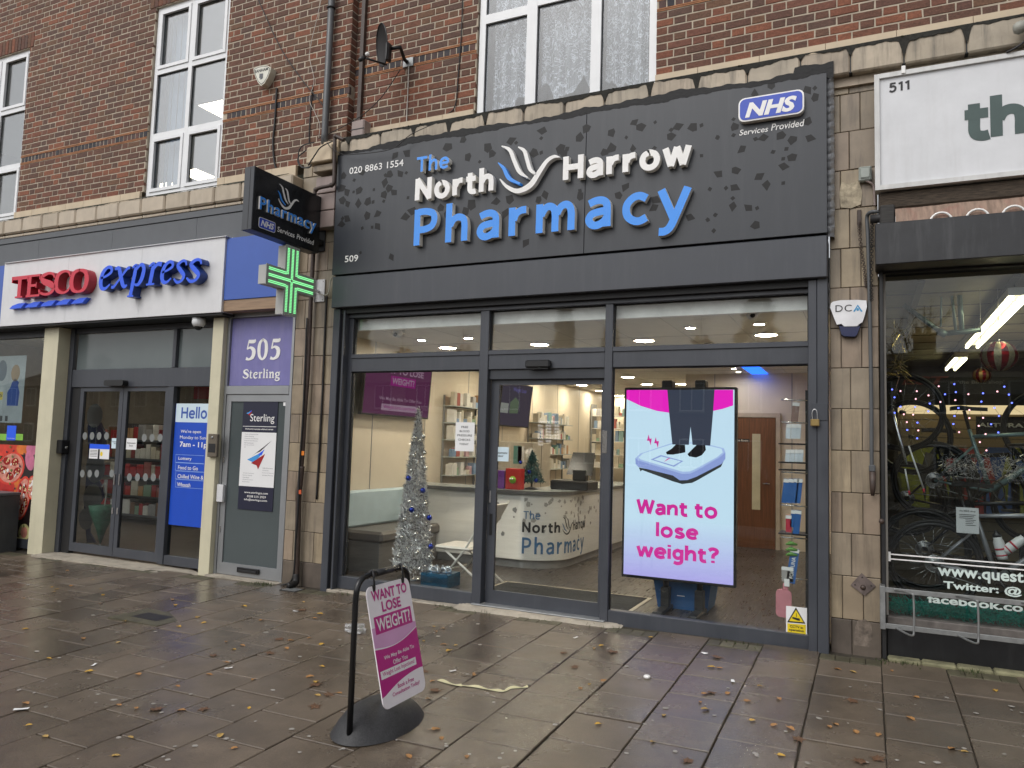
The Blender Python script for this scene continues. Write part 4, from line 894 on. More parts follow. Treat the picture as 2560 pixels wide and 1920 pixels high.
# dark vinyl fragments
FG = dict(g=[(1045,70,45),(1035,120,18),(685,180,45),(710,220,38),(550,245,38),(630,275,16),(835,140,45),(870,150,18),(985,220,45),(1035,215,20),(1160,190,50),(1205,190,24),(1185,220,40),(1330,55,45),(1290,115,45),(1495,85,42),(1595,115,18),(1645,20,40),(1690,50,48),(1785,15,18),(1500,185,50),(1450,215,40),(1640,190,36),(1780,185,22),(1930,45,50),(1890,65,22),(1890,110,45),(2035,45,50),(2090,35,22),(2195,115,24),(2090,235,20),(2145,455,22),(2010,640,46),(2180,625,20),(2130,655,20),(2170,730,22),(1590,435,45),(1545,495,40),(1785,525,50),(1780,575,45),(1295,500,42),(1290,465,20),(1060,490,42),(1015,525,35),(1100,640,50),(740,535,42),(830,520,45),(800,610,45),(580,555,50),(540,600,40),(375,580,36),(410,620,30),(190,600,45),(145,635,42),(935,805,42),(690,800,18),(290,755,16),(300,350,40),(420,175,45),(520,130,32),(75,230,36),(155,220,40)],
 d=[(550,560,45),(440,620,45),(785,590,50),(835,580,24),(840,640,46),(300,785,20),(310,835,45),(790,800,46),(195,905,22),(300,890,22),(445,915,24),(500,905,48),(610,890,50),(685,920,50),(800,910,50),(357,980,46),(560,1000,24),(648,980,24),(685,1040,50),(627,1045,22),(625,1095,50),(315,1125,46),(205,1145,46),(465,1165,50),(515,1215,50),(305,1235,48),(250,1238,22),(295,1305,22),(295,1355,46),(400,1370,46),(455,1370,22),(627,1205,22),(445,1480,48),(180,1415,22),(130,1448,22),(170,1518,22)],
 f=[(1035,205,38),(1125,243,20),(1020,310,50),(1065,350,46),(1025,415,46),(1070,450,40),(1165,330,45),(1120,345,18),(1160,450,48),(1245,430,48),(1288,432,22),(1295,325,18),(1430,190,46),(1395,200,22),(1525,190,46),(1575,180,20),(1390,260,50),(1425,310,46),(1470,350,46),(1380,370,45),(1380,425,20),(1590,395,20),(1240,550,46),(1330,530,46),(1325,640,46),(1280,650,20),(1195,658,20),(1060,575,46),(1025,575,22),(1020,620,46),(1180,870,18),(1445,905,42),(1190,180,40)])
rf = random.Random(12)
def fragment(cx, cz, r, big, rr=rf):
    a0 = rr.uniform(0, 360)
    if big: al = [(0,1.0),(72+rr.uniform(-12,12),.82),(128+rr.uniform(-12,12),.95),(200+rr.uniform(-15,15),.8),(278+rr.uniform(-15,15),.78)] if rr.random() < .5 else [(0,1.15),(85,.72),(165+rr.uniform(-15,15),.85),(265+rr.uniform(-15,15),.75)]
    else: al = [(0,1),(90,.9),(180,1),(270,.9)]
    return [(cx+r*m*math.cos(R_(a0+a)), cz+r*m*math.sin(R_(a0+a))) for a, m in al]
lim = lambda v, a, b: max(a, min(b, v))
fc_ = 0
for f, L in FG.items():
    for x, y, s in L:
        c = onY(f, x, y, YS); e = onY(f, x+s*.8, y, YS); r = (e-c).length
        P = [(lim(a, sL+.004, sR-.004), lim(b, sB+.004, sT-.004)) for a, b in fragment(c.x, c.z, r, s > 26)]
        fc_ += 1; part('fragment', poly(PS, P, 0, .0003+fc_*6e-6), X_['frag'], FS)
part('sealant', jag(sL, sR+.03, zcB+.1, lambda x: .1+.0*x, YC-.004, .004), X_['bitumen'], FS) if False else None
def sealup(x): return .075+.03*fbm(x, .9, 3)+(.05 if x > sR-.25 else 0)
m = MB(); n = 420
for i in range(n+1):
    x = sL-.01+(sR+.06-sL)*i/n; zz = sT-.004+max(.012, sealup(x)*.95); m.v += [(x, YC-.008, sT-.03), (x, YC-.008, zz), (x, YC+.004, zz)]
for i in range(n): a = 3*i; m.f += [(a, a+3, a+4, a+1), (a+1, a+4, a+5, a+2)]; m.sm += [False, False]
part('bitumen_seal', m, X_['bitumen'], FS)
part('seal_drips', jag(sL, sR, sT+.004, lambda x: .012+.016*fbm(x, 2.2, 1), YS-.002, .002), X_['bitumen'], FS)
ft = MB(); n = 60; vs = []
for i in range(n+1):
    z = sB-.02+(sT-sB)*i/n; w = .003*math.sin(i*2.1)+.002*math.sin(i*5.3); vs += [(sR+.002, -.19+w, z), (sR+.025, -.2+w*2, z), (sR+.048+w, -.17+w, z), (sR+.05+w, -.1, z)]
ft.add(vs, [(4*i+j, 4*i+4+j, 4*i+5+j, 4*i+1+j) for i in range(n) for j in range(3)])
part('foil_tape', ft, X_['tin'], FS)

# ---- the projecting sign
XP = -5.30
pj = dict(y0=-1.195, y1=-.225, z0=3.545, z1=4.165)
PJ = thing('projecting_sign', 'black box sign with blue pharmacy lettering hanging out from the pilaster', 'sign', (XP-.06, pj['y1'], pj['z0']))
part('sign_box', bb(XP-.125, XP, pj['y0'], pj['y1'], pj['z0'], pj['z1'], .003), X_['anth2'], PJ)
part('face_panel', box(XP, XP+.004, pj['y0']+.012, pj['y1'], pj['z0']+.008, pj['z1']-.004), mk('black sign face', (.012,.013,.015), .25, var=.05), PJ)
part('end_groove', box(XP-.05, XP-.045, pj['y0']-.0015, pj['y0'], pj['z0']+.01, pj['z1']-.01), X_['anthd'], PJ)
PX = SIDE(XP+.004)
for y in (.0, .26): part('bracket_arm', bb(XP-.09, XP-.03, pj['y1'], -.1, 3.66+y*1.4, 3.72+y*1.4, .004), X_['black'], PJ)
part('bracket_plate', bb(-5.41, -5.31, -.118, -.103, 3.6, 4.07, .003), X_['anthd'], PJ)
def xink(L, R, B, T, X=XP+.004): return ink('f', L, R, B, T, ('X', X))
y0, y1, z0, z1 = xink((296,450), (783,650), (740,705), (375,415))
for m in text_mb('Pharmacy', PX, y0, y1, z0, z1, .02, .001, .012, 0, 1.1):
    o = part('letter', m, X_['white'], PJ); o.data.materials.append(X_['blue'])
    for p in o.data.polygons:
        if p.normal.x > .9: p.material_index = 1
za = onX('f',470,440,XP); zb = onX('f',645,430,XP); sc = (zb.y-za.y)
def fn_proj(x, y, w): a, b = logo_n(x, y); return (za.y-.01+a*sc, onX('f',545,492,XP).z+.005+b*sc, w*.00152*sc/(q1.x-q0.x))
logo(PJ, fn_proj, PX, .006, X_['white'], X_['blue'], LW2, .001)
na = onX('f',296,600,XP); nb = onX('f',440,640,XP); nc = onX('f',300,620,XP).z; nt_ = onX('f',300,558,XP).z
bz0 = nt_-.105; part('badge', poly(PX, rrect(na.y, nb.y, bz0, nt_, .02), .003, .001), X_['white'], PJ); part('badge_face', poly(PX, rrect(na.y+.006, nb.y-.006, bz0+.006, nt_-.006, .016), .001, .0045), X_['nhsblue'], PJ)
part('badge_lettering', join(text_mb('NHS', PX, na.y+.025, nb.y-.02, bz0+.022, nt_-.02, 0, .0065, .04, .25)), X_['white'], PJ)
y0, y1, z0, z1 = xink((460,665), (776,770), (765,802), (470,645))
ym = y0+(y1-y0)*.455; zm = z0+(z1-z0)*0
part('lettering', join(text_mb('Services', PX, y0, ym, z0, z1, 0, .0015, .008, .1)), X_['white'], PJ); part('lettering', join(text_mb('Provided', PX, ym+.034, y1, z0, z1, 0, .0015, .008, .1)), X_['white'], PJ)
for i in range(58):
    s = rf.choice((.018,.03,.034,.04)); cy = rf.uniform(pj['y0']+.05, pj['y1']-.05); cz = pj['z0']+.16+rf.random()*.42
    part('fragment', poly(PX, fragment(cy, cz, s, s > .02), 0, .0004+i*1e-5), X_['fragp'], PJ)

# ---- green cross
XC = -5.29
GC = thing('pharmacy_cross', 'lit green led cross on a white bracket below the projecting sign', 'sign', (XC, -.6, 2.82))
cy, czz, hw, ha = -.615, 3.165, .35, .094
outl = [(cy-ha,czz+hw),(cy+ha,czz+hw),(cy+ha,czz+ha),(cy+hw,czz+ha),(cy+hw,czz-ha),(cy+ha,czz-ha),(cy+ha,czz-hw),(cy-ha,czz-hw),(cy-ha,czz-ha),(cy-hw,czz-ha),(cy-hw,czz+ha),(cy-ha,czz+ha)]
part('cross_body', MB().prism([(XC-.11, a, b) for a, b in outl], (.10, 0, 0)), mk('grey cross casing', (.42,.42,.4), .4, var=.06), GC)
grow = lambda k: [(cy+(a-cy)+math.copysign(k, a-cy), czz+(b-czz)+math.copysign(k, b-czz)) for a, b in outl]
part('cross_face', MB().prism([(XC-.01, a, b) for a, b in grow(-.008)], (.008, 0, 0)), mk('cross face', (.36,.38,.35), .35), GC)
LED = emit('green led', (.26,.95,.36), .95); lm = MB()
def leds(a, b, n):
    for i in range(n):
        t = i/(n-1); y = a[0]+(b[0]-a[0])*t; z = a[1]+(b[1]-a[1])*t
        hz = abs(b[0]-a[0]) > abs(b[1]-a[1])
        for k in (-.0085, .0085):
            yy, zz = (y, z+k) if hz else (y+k, z)
            lm.box(XC-.002, XC+.004, yy-.0042, yy+.0042, zz-.0042, zz+.0042)
o_ = ha-.03; e_ = hw-.03
for s in (1, -1):
    leds((cy, czz+s*.02), (cy, czz+s*e_), 21); leds((cy+s*.02, czz), (cy+s*e_, czz), 21)
    for t in (1, -1):
        leds((cy+t*o_, czz+s*o_), (cy+t*o_, czz+s*e_), 17); leds((cy+t*(o_+.025), czz+s*o_), (cy+t*e_, czz+s*o_), 15)
part('green_leds', lm, LED, GC, kind='stuff')
part('wall_plate', bb(-5.426, -5.283, -.116, -.103, 3.046, 3.292, .003), X_['twhite'], GC); part('cross_arm', MB().tube([(XC-.06,-.27,3.155),(XC-.06,-.1,3.155)], .014), X_['twhite'], GC)
part('cross_cable', MB().tube(spline([(XC-.06,-.13,3.14),(-5.27,-.14,3.11),(-5.2,-.15,3.13),(-5.17,-.16,3.25),(-5.1,-.2,3.3)]), .006, 6), X_['cablew'], GC)
for y in (3.07, 3.265):
    for x in (-5.41, -5.3): part('bolt', MB().lathe((x,-.116,y), [(.006,0),(.006,.004)], 8, (0,-1,0)), X_['steel'], GC)
# ================================================================ PHARMACY INTERIOR
FZ, CZ = .12, 2.785
WX = -5.46
CW = X_['cream_wall']
struct('shop_floor', MB().box(WX-.05, -.2, -.0, 11.0, FZ-.05, FZ), X_['floorw'])
struct('shop_wall', MB().box(WX-.06, WX, -.02, 11, FZ, 3.2), CW); struct('shop_wall', box(-.255, -.2, -.02, 5.65, FZ, 3.2), CW)
struct('shop_wall', box(-2.62, -.2, 5.65, 5.7, FZ, 3.2), CW); struct('shop_wall', box(-2.66, -2.62, 5.65, 10.6, FZ, 3.2), CW); struct('shop_wall', box(WX, -2.6, 10.6, 10.66, FZ, 3.2), CW)
struct('shop_ceiling', MB().box(WX-.05, -.2, .06, 11, CZ, CZ+.04), X_['ceil'])
struct('ceiling_bulkhead', box(WX, -.255, .0, .06, 2.735, 3.15), mk('white bulkhead', (.9,.89,.88), .6))
tg = MB()
for i in range(1, 9): tg.box(WX, -.2, .3+i*1.2-.004, .3+i*1.2+.004, CZ-.003, CZ-.0005)
for i in range(1, 9): tg.box(WX+i*.62-.003, WX+i*.62+.003, .3, 10.6, CZ-.0025, CZ-.0004)
struct('ceiling_grid', tg, mk('ceiling grid', (.45,.44,.42), .6))
gm = MB()
for y in (1.1, 2.3, 3.5, 4.7, 5.9, 7.1, 8.3): gm.box(WX+.0005, WX+.004, y-.006, y+.006, FZ, CZ-.003)
for x in (-2.2, -1.05): gm.box(x-.006, x+.006, 5.642, 5.6495, FZ, CZ-.003)
struct('wall_trim', gm, X_['alu'])
LAMP = emit('warm downlight', (1,.86,.66), 76.0); SPOT = emit('small spotlight', (1,.88,.72), 190.0)
def downlight(p, r, m, label, group):
    t = thing('downlight', label, 'light', (p.x, p.y, CZ), group)
    part('lamp_disc', MB().lathe((p.x,p.y,CZ-.012), [(r,0),(r,.004)], 20), m, t); part('lamp_rim', MB().torus((p.x,p.y,CZ-.006), r+.012, .012, (0,0,1), 24, 6), X_['white'], t)
for f, x, y in (('A',930,372),('A',1600,347),('C',450,447),('C',1505,397),('A',1725,596),('A',1905,645),('A',2040,686),('C',310,765),('C',475,828),('C',775,825),('C',985,753),('C',235,927)):
    fi = [('A',930,372),('A',1600,347),('C',450,447),('C',1505,397)].index((f,x,y)) if (f,x,y) in (('A',930,372),('A',1600,347),('C',450,447),('C',1505,397)) else -1
    downlight(onZ(f, x, y, CZ), .105, LAMP, 'round warm ceiling light glowing deep inside the pharmacy' if fi < 0 else '%s of the four round ceiling lights behind the top panes' % ('leftmost','second from the left','third from the left','rightmost')[fi], 'round pharmacy ceiling lights')
downlight(Vector((-3.4, 3.5, CZ)), .105, LAMP, 'round warm ceiling light glowing deep inside the pharmacy', 'round pharmacy ceiling lights'); downlight(Vector((-4.75, 3.5, CZ)), .105, LAMP, 'round warm ceiling light glowing deep inside the pharmacy', 'round pharmacy ceiling lights'); downlight(Vector((-1.9, 3.4, CZ)), .105, LAMP, 'round warm ceiling light glowing deep inside the pharmacy', 'round pharmacy ceiling lights')
for f, x, y in (('A',740,315),('A',1080,300),('C',850,335),('C',1445,302)):
    downlight(onZ(f, x, y, CZ), .045, SPOT, 'small bright spotlight in the pharmacy ceiling behind the top panes', 'small spotlights behind the top panes')
for f, x, y in (('C',1225,690),('C',1263,718),('C',1297,744),('C',1330,769)):
    downlight(onZ(f, x, y, CZ), .035, SPOT, 'tiny spotlight in the row beside the blue ceiling strip', 'row of tiny spotlights')
a, b = onZ('C',1355,668,CZ), onZ('C',1420,745,CZ)
solo('light_strip', box(a.x-.12, a.x+.12, a.y-.2, b.y+.3, CZ-.01, CZ-.001), emit('blue strip light', (.02,.12,1), 2.2), 'glowing blue strip light in the pharmacy ceiling', 'light', (a.x, a.y, CZ))
for f, x, y, w in (('A',565,285,'left'), ('C',1385,245,'right')):
    p = onY(f, x, y, .22); t = thing('security_camera', 'white dome camera behind the %s top pane of the pharmacy' % w, 'camera', (p.x, .22, p.z))
    part('camera_mount', bb(p.x-.06, p.x+.06, .2, .29, p.z+.02, p.z+.1, .01), X_['white'], t); part('camera_dome', MB().ball((p.x,.21,p.z+.02), .055, 14), X_['upvc'], t); part('camera_lens', MB().ball((p.x+.01,.165,p.z+.0), .022, 10), X_['black'], t)

# bench along the left wall
BT = thing('waiting_bench', 'grey upholstered waiting bench with pale blue backrest by the left window', 'bench', (-5.2, 1.3, FZ))
part('base', bb(WX+.01, -4.9, .56, 2.15, FZ, .44, .006), mk('grey wood laminate', (.19,.18,.17), .5, var=.12, scale=6, stretch=(1,1,8)), BT); part('seat', bb(WX+.01, -4.86, .54, 2.17, .442, .565, .03), mk('taupe vinyl seat', (.16,.145,.135), .4, var=.05), BT)
part('backrest', bb(WX+.01, WX+.1, .54, 2.17, .57, .99, .025), mk('pale blue vinyl', (.5,.63,.7), .45, var=.05), BT)
# wall screens
def tv(label, y0, y1, z0, z1, tilt, art):
    t = thing('wall_screen', label, 'screen', (WX+.12, (y0+y1)/2, z0)); n = Vector((math.cos(tilt), 0, -math.sin(tilt))); u = Vector((math.sin(tilt), 0, math.cos(tilt)))
    o = Vector((WX+.06, y0, z0)); pl = Plane(o, (0,1,0), u, n); w, h = y1-y0, z1-z0
    part('screen_body', MB().prism([pl.p(0,0), pl.p(w,0), pl.p(w,h), pl.p(0,h)], n*.05), X_['black'], t); part('screen_arm', box(WX, WX+.07, (y0+y1)/2-.06, (y0+y1)/2+.06, z0+h*.4, z0+h*.6), X_['black'], t)
    art(t, pl, w, h); return t
PUR = emit('purple screen', (.055,.016,.04), 1.0); PUR2 = emit('violet screen', (.034,.028,.038), 1.0); PINK2 = emit('pale screen print', (.16,.10,.14), 1.0); DKP = emit('dark screen print', (.12,.01,.08), 1.0)
def art1(t, pl, w, h):
    s = part('display', poly(pl, [(.02,.02),(w-.02,.02),(w-.02,h-.02),(.02,h-.02)], 0, .051), PUR, t)
    part('screen_lettering', join(text_mb('WANT TO LOSE', pl, w*.12, w*.86, h*.78, h*.9, 0, .053, .03)), PINK2, s); part('word_panel', poly(pl, [(w*.36,h*.56),(w*.74,h*.56),(w*.74,h*.74),(w*.36,h*.74)], 0, .0525), DKP, s); part('screen_lettering', join(text_mb('WEIGHT?', pl, w*.38, w*.72, h*.59, h*.71, 0, .0535, .03)), PINK2, s)
    part('screen_lettering', join(text_mb('We May Be Able To Offer You', pl, w*.22, w*.86, h*.27, h*.35, 0, .053, .01)), PINK2, s); part('word_panel', poly(pl, [(w*.26,h*.1),(w*.8,h*.1),(w*.8,h*.22),(w*.26,h*.22)], 0, .0525), PINK2, s); part('screen_lettering', join(text_mb('Weight Loss Injections!', pl, w*.29, w*.77, h*.12, h*.2, 0, .0535, .01)), DKP, s)
def art2(t, pl, w, h):
    s = part('display', poly(pl, [(.02,.02),(w-.02,.02),(w-.02,h-.02),(.02,h-.02)], 0, .051), PUR2, t)
    part('display_picture', poly(pl, [(w*.3,h*.3),(w*.58,h*.32),(w*.58,h*.6),(w*.45,h*.68),(w*.3,h*.55)], 0, .053), emit('grey green picture', (.06,.075,.05), 1.0), s); part('display_picture', poly(pl, [(w*.02,h*.3),(w*.26,h*.3),(w*.26,h*.52),(w*.02,h*.52)], 0, .053), emit('pale picture', (.14,.14,.13), 1.0), s)
    part('screen_lettering', join(text_mb('Weight Loss', pl, w*.35, w*.78, h*.78, h*.9, 0, .053, .01)), emit('blue lettering', (.07,.06,.16), 1.0), s)
tv('purple weight loss advert screen high on the left pharmacy wall', .72, 2.2, 1.88, 2.56, .06, art1)
tv('dark violet screen further back on the left pharmacy wall', 4.3, 5.5, 1.87, 2.6, .1, art2)

# silver christmas tree
TX, TY = -4.42, .5
SIL = mk('silver tinsel', (.85,.85,.87), .3, metal=.85, var=.2, scale=60)
TR = thing('christmas_tree', 'tall thin silver tinsel christmas tree in the pharmacy window', 'tree', (TX, TY, FZ))
rt = random.Random(4)
def tinsel(path_pt, n, ln, wd, rr, mb=None):
    m = mb or MB()
    for i in range(n):
        p = path_pt(i/n); d = Vector((rr.gauss(0,1), rr.gauss(0,1), rr.gauss(0,1))).normalized(); s = d.orthogonal().normalized()*wd; L = ln*rr.uniform(.5,1.1)
        m.add([p-s, p+s, p+s*.5+d*L, p-s*.5+d*L], [(0,1,2,3)])
    return m
def cone_pt(t):
    z = FZ+.1+1.72*t; r = max(.215*(1-t)**.9, .012); a = rt.uniform(0,6.283); k = rt.uniform(.8,1.02)*(1+.07*math.sin(t*95+a))
    return Vector((TX+r*k*math.cos(a), TY+r*k*math.sin(a), z+rt.uniform(-.02,.02)))
def cone_den(i): return cone_pt(1-(1-rt.random())**.62)
part('tinsel', tinsel(cone_den, 9000, .042, .0026, rt), SIL, TR, kind='stuff'); part('shaded_tinsel', tinsel(cone_den, 5000, .04, .003, rt), mk('grey tinsel', (.3,.3,.31), .12, metal=1.0, var=.4, scale=90), TR, kind='stuff'); part('white_tinsel', tinsel(cone_den, 2600, .036, .003, rt), mk('white tinsel', (.85,.85,.85), .5, var=.05), TR, kind='stuff')  # darker copy of the silver strips paints shade into the tree for contrast
part('wire_spiral', MB().tube([Vector((TX+.2*(1-t/200)*math.cos(t*.8), TY+.2*(1-t/200)*math.sin(t*.8), FZ+.08+1.72*t/200)) for t in range(200)], .002, 4), X_['chrome'], TR); part('trunk_pole', MB().tube([(TX,TY,FZ),(TX,TY,1.9)], .008), X_['chrome'], TR)
part('tree_foot', MB().lathe((TX,TY,FZ), [(.16,0),(.16,.01),(.02,.03)], 16), X_['chrome'], TR)
BLU = mk('blue glass bauble', (.012,.035,.32), .12, metal=.7, var=.05); SBL = mk('silver bauble', (.62,.61,.58), .18, metal=.9, var=.05)
def bauble(f, x, y, r, m, nm='bauble'):
    p = onY(f, x, y, TY-.2); o = part(nm, MB().ball(p, r, 14), m, TR); part('bauble_cap', MB().lathe(p+Vector((0,0,r*.95)), [(r*.25,0),(r*.25,r*.25)], 8), X_['chrome'], o)
for f, x, y in (('A',643,1325),('A',748,1415),('A',667,1556),('A',795,1614),('B',748,775)): bauble(f, x, y, .030, BLU)
for f, x, y in (('A',690,1030),('A',753,1022),('A',733,1050),('A',683,1160),('A',742,1175),('A',762,1140),('A',665,1268),('A',768,1250),('A',648,1497),('A',765,1510),('A',706,1603),('A',612,1625),('B',536,706),('B',638,683),('B',646,822),('B',513,845),('B',755,918),('B',665,940),('B',553,580),('B',740,850)): bauble(f, x, y, .022, SBL)
# present
GT = thing('gift_box', 'shiny blue wrapped present with a silver bow under the tinsel tree', 'gift', (-3.97, .32, FZ))
part('wrapped_box', bb(-4.13, -3.81, .2, .46, FZ, FZ+.135, .006), mk('blue foil paper', (.01,.16,.32), .15, metal=.85, var=.3, scale=14, bump=.8, bscale=14), GT)
bw = MB()
for k in range(8):
    a = k*.785; bw.tube(spline([(-3.97,.32,FZ+.14),(-3.97+.09*math.cos(a),.32+.06*math.sin(a),FZ+.19),(-3.97+.12*math.cos(a+.2),.32+.08*math.sin(a+.2),FZ+.15),(-3.97,.32,FZ+.14)]), [.004]*3+[.012]*13+[.004]*3, 5)
part('bow', bw, mk('silver ribbon', (.65,.68,.72), .25, metal=.6), GT)
# folding chair
CHW = mk('white chair paint', (.72,.69,.64), .4)
FC = thing('folding_chair', 'white metal folding chair standing beside the pharmacy counter', 'chair', (-3.8, .6, FZ))
for y in (.42, .82):
    part('front_leg', MB().tube([(-4.04,y,FZ),(-3.74,y,.5),(-3.46,y,.98)], .012), CHW, FC)
    part('rear_leg', MB().tube([(-4.0,y+.02,.47),(-3.5,y+.02,FZ)], .012), CHW, FC); part('leg_tip', MB().lathe((-4.04,y,FZ), [(.015,0),(.015,.03)], 8), X_['white'], FC)
part('seat', bb(-4.1, -3.68, .4, .84, .475, .512, .016), mk('white vinyl seat', (.75,.7,.63), .45), FC); part('backrest', MB().prism([(-3.60,.42,.74),(-3.60,.82,.74),(-3.47,.82,.96),(-3.47,.42,.96)], (.015,0,-.008)), CHW, FC); part('stretcher', MB().tube([(-3.94,.42,.27),(-3.94,.82,.27)], .009), CHW, FC)
# counter with rounded corner
def counter_path(off):
    P = [(-5.4, 1.78-off), (-3.78, 1.78-off)]
    R = .5+off; P += [(-3.78+R*math.sin(R_(a)), 2.28-R*math.cos(R_(a))) for a in range(0, 91, 10)]
    return P+[(-3.28+off, 5.2)]
def wall_along(P, z0, z1):
    m = MB(); k = len(P); m.add([(x,y,z0) for x,y in P]+[(x,y,z1) for x,y in P], [(i,i+1,k+i+1,k+i) for i in range(k-1)], True); return m
def top_along(P, Q, z0, z1):
    m = MB(); k = len(P)
    m.add([(x,y,z1) for x,y in P]+[(x,y,z1) for x,y in Q]+[(x,y,z0) for x,y in P]+[(x,y,z0) for x,y in Q], [(i,i+1,k+i+1,k+i) for i in range(k-1)]+[(2*k+i,2*k+i+1,3*k+i+1,3*k+i) for i in range(k-1)]+[(i,i+1,2*k+i+1,2*k+i) for i in range(k-1)]+[(k+i,k+i+1,3*k+i+1,3*k+i) for i in range(k-1)]); return m
PC = thing('pharmacy_counter', 'white curved pharmacy counter with the shop name printed on its front', 'counter', (-3.8, 1.8, FZ))
part('counter_front', wall_along(counter_path(0), FZ+.1, .985), mk('white laminate', (.76,.75,.72), .35, var=.05, stretch=(1,1,12), scale=3), PC)
part('kickplate', wall_along(counter_path(-.04), FZ, FZ+.1), mk('grey kickplate', (.28,.27,.26), .4), PC); part('worktop', top_along(counter_path(.03), counter_path(-.6), .987, 1.03), mk('dark grey worktop edge', (.13,.13,.13), .3), PC)
part('worktop_surface', top_along(counter_path(.02), counter_path(-.59), 1.031, 1.034), mk('grey worktop', (.33,.36,.36), .25), PC)
class Bend:
    pass
def on_counter(f, x, y):                                 # distance along the front (from X=-4.5) and height for a mark on the counter
    p = onY(f, x, y, 1.78); return p
def cbend(a, b, c):                                      # a: metres along the front from x=-4.5
    s = a; L1 = .72
    if s <= L1: return Vector((-4.5+s, 1.78-c-.001, b))
    R = .5; ang = (s-L1)/R
    if ang <= math.pi/2: return Vector((-3.78+(R+c)*math.sin(ang), 2.28-(R+c)*math.cos(ang), b))
    return Vector((-3.28+c, 2.28+(s-L1-R*math.pi/2), b))
BPl = FACE(1.78)
class CurvedFront(Plane):
    def p(s, a, b, c=0.0): return cbend(a, b, c)
CFr = CurvedFront((0,0,0),(1,0,0),(0,0,1),(0,-1,0))
INKC = mk('charcoal print', (.03,.03,.033), .5); BLC = mk('steel blue print', (.06,.16,.33), .5)
s0 = onY('B',1420,620,1.78).x+4.5; 
part('counter_lettering', join(sans_mb('The', CFr, s0, s0+.2, .70, .095, 0, .003, .13, .12)), BLC, PC); part('counter_lettering', join(sans_mb('North', CFr, s0-.01, s0+.46, .545, .12, 0, .003, .2, .16)), INKC, PC)
part('counter_lettering', join(sans_mb('Pharmacy', CFr, s0-.01, s0+1.12, .295, .19, 0, .003, .15, .22)), BLC, PC); part('counter_lettering', join(sans_mb('Harrow', CFr, s0+.74, s0+1.16, .555, .12, 0, .003, .17, .14)), INKC, PC)
def fn_c(x, y, w): a, b = logo_n(x, y); return (s0+.5+a*.24, .53+b*.27, w*.00152*.24/(q1.x-q0.x))
logo(PC, fn_c, CFr, 0, INKC, BLC, INKC, .003)
LG = mk('pale grey print', (.36,.35,.33), .5)
for i in range(62):
    s = rf.choice((.014,.03,.034,.04)); a = rf.uniform(.25, 2.6); bz = .95-abs(rf.gauss(0,.2))
    if bz > .3: part('counter_fragment', poly(CFr, fragment(a, bz, s, s > .02), 0, .001+i*2e-5), LG, PC)
# side desk with papers further left is hidden; door mat
MT = thing('door_mat', 'dark ribbed entrance mat with a pale edge inside the pharmacy door', 'mat', (-2.7, .55, FZ))
part('mat_edge', bb(-3.5, -1.92, .12, .92, FZ, FZ+.006, .002), mk('brass mat edge', (.5,.43,.33), .4), MT); part('mat_pile', box(-3.47, -1.96, .13, .88, FZ+.006, FZ+.009), mk('black mat pile', (.02,.02,.02), .9, bump=1, bscale=90, stretch=(30,30,30)), MT)
# small green tree on the counter
ST = thing('christmas_tree', 'small green and blue tinsel tree standing on the pharmacy counter', 'tree', (-3.76, 2.1, 1.035))
GRN = mk('teal tinsel', (.01,.07,.075), .3, metal=.6, var=.6, scale=30); rs = random.Random(8)
def cone2(t): z = rs.random()**1.5; r = .16*(1-z)**.8*rs.uniform(.3,1); a = rs.uniform(0,6.28); return Vector((-3.76+r*math.cos(a), 2.1+r*math.sin(a), 1.13+.36*z))
part('needles', tinsel(cone2, 2200, .04, .003, rs), GRN, ST, kind='stuff'); part('tree_top', tinsel(lambda t: Vector((-3.8+rs.gauss(0,.03), 2.1+rs.gauss(0,.02), 1.42+rs.random()*.12)), 260, .03, .002, rs), SIL, ST, kind='stuff')
part('trunk', MB().tube([(-3.76,2.1,1.035),(-3.76,2.1,1.3)], .012), X_['woodold'], ST); part('stand', MB().lathe((-3.76,2.1,1.036), [(.09,0),(.08,.012),(.015,.03)], 12), X_['black'], ST)
for x, y, z in ((-3.88,2.02,1.36),(-3.74,1.97,1.25),(-3.66,2.0,1.15),(-3.82,1.99,1.12)): part('bauble', MB().ball((x,y,z), .024, 10), BLU, ST)
# till, tray and boxes on the counter
TL = thing('card_till', 'black till with screen standing on the pharmacy counter', 'till', (-3.25, 2.4, 1.036))
part('cash_drawer', bb(-3.62, -3.12, 2.35, 2.75, 1.036, 1.15, .015), X_['black'], TL); part('till_stand', bb(-3.38, -3.2, 2.5, 2.6, 1.15, 1.28, .01), X_['black'], TL); part('till_screen', MB().prism([(-3.46,2.5,1.22),(-3.12,2.5,1.22),(-3.14,2.62,1.5),(-3.42,2.62,1.5)], (0,.04,0)), X_['blackg'], TL)
def carton(name, label, cat, x0, x1, y0, y1, z0, h, m, group=None):
    return solo(name, bb(x0, x1, y0, y1, z0, z0+h, min(.003, h*.2)), m, label, cat, ((x0+x1)/2, (y0+y1)/2, z0), group)
carton('display_box', 'red card display box with a green face on the pharmacy counter', 'box', -4.0, -3.8, 1.85, 1.97, 1.036, .25, mk('red card', (.5,.03,.025), .5))
o = part('green_face', MB().ball((-3.9,1.845,1.15), .045, 12), mk('lime green', (.2,.42,.04), .5), bpy.data.objects['display_box'])
for x in (-3.915, -3.885): part('eye', MB().ball((x,1.80,1.165), .012, 8), X_['white'], bpy.data.objects['display_box'])
carton('display_box', 'purple card display box beside the red one on the counter', 'box', -4.14, -4.02, 1.86, 1.98, 1.036, .22, mk('purple card', (.16,.04,.28), .5))
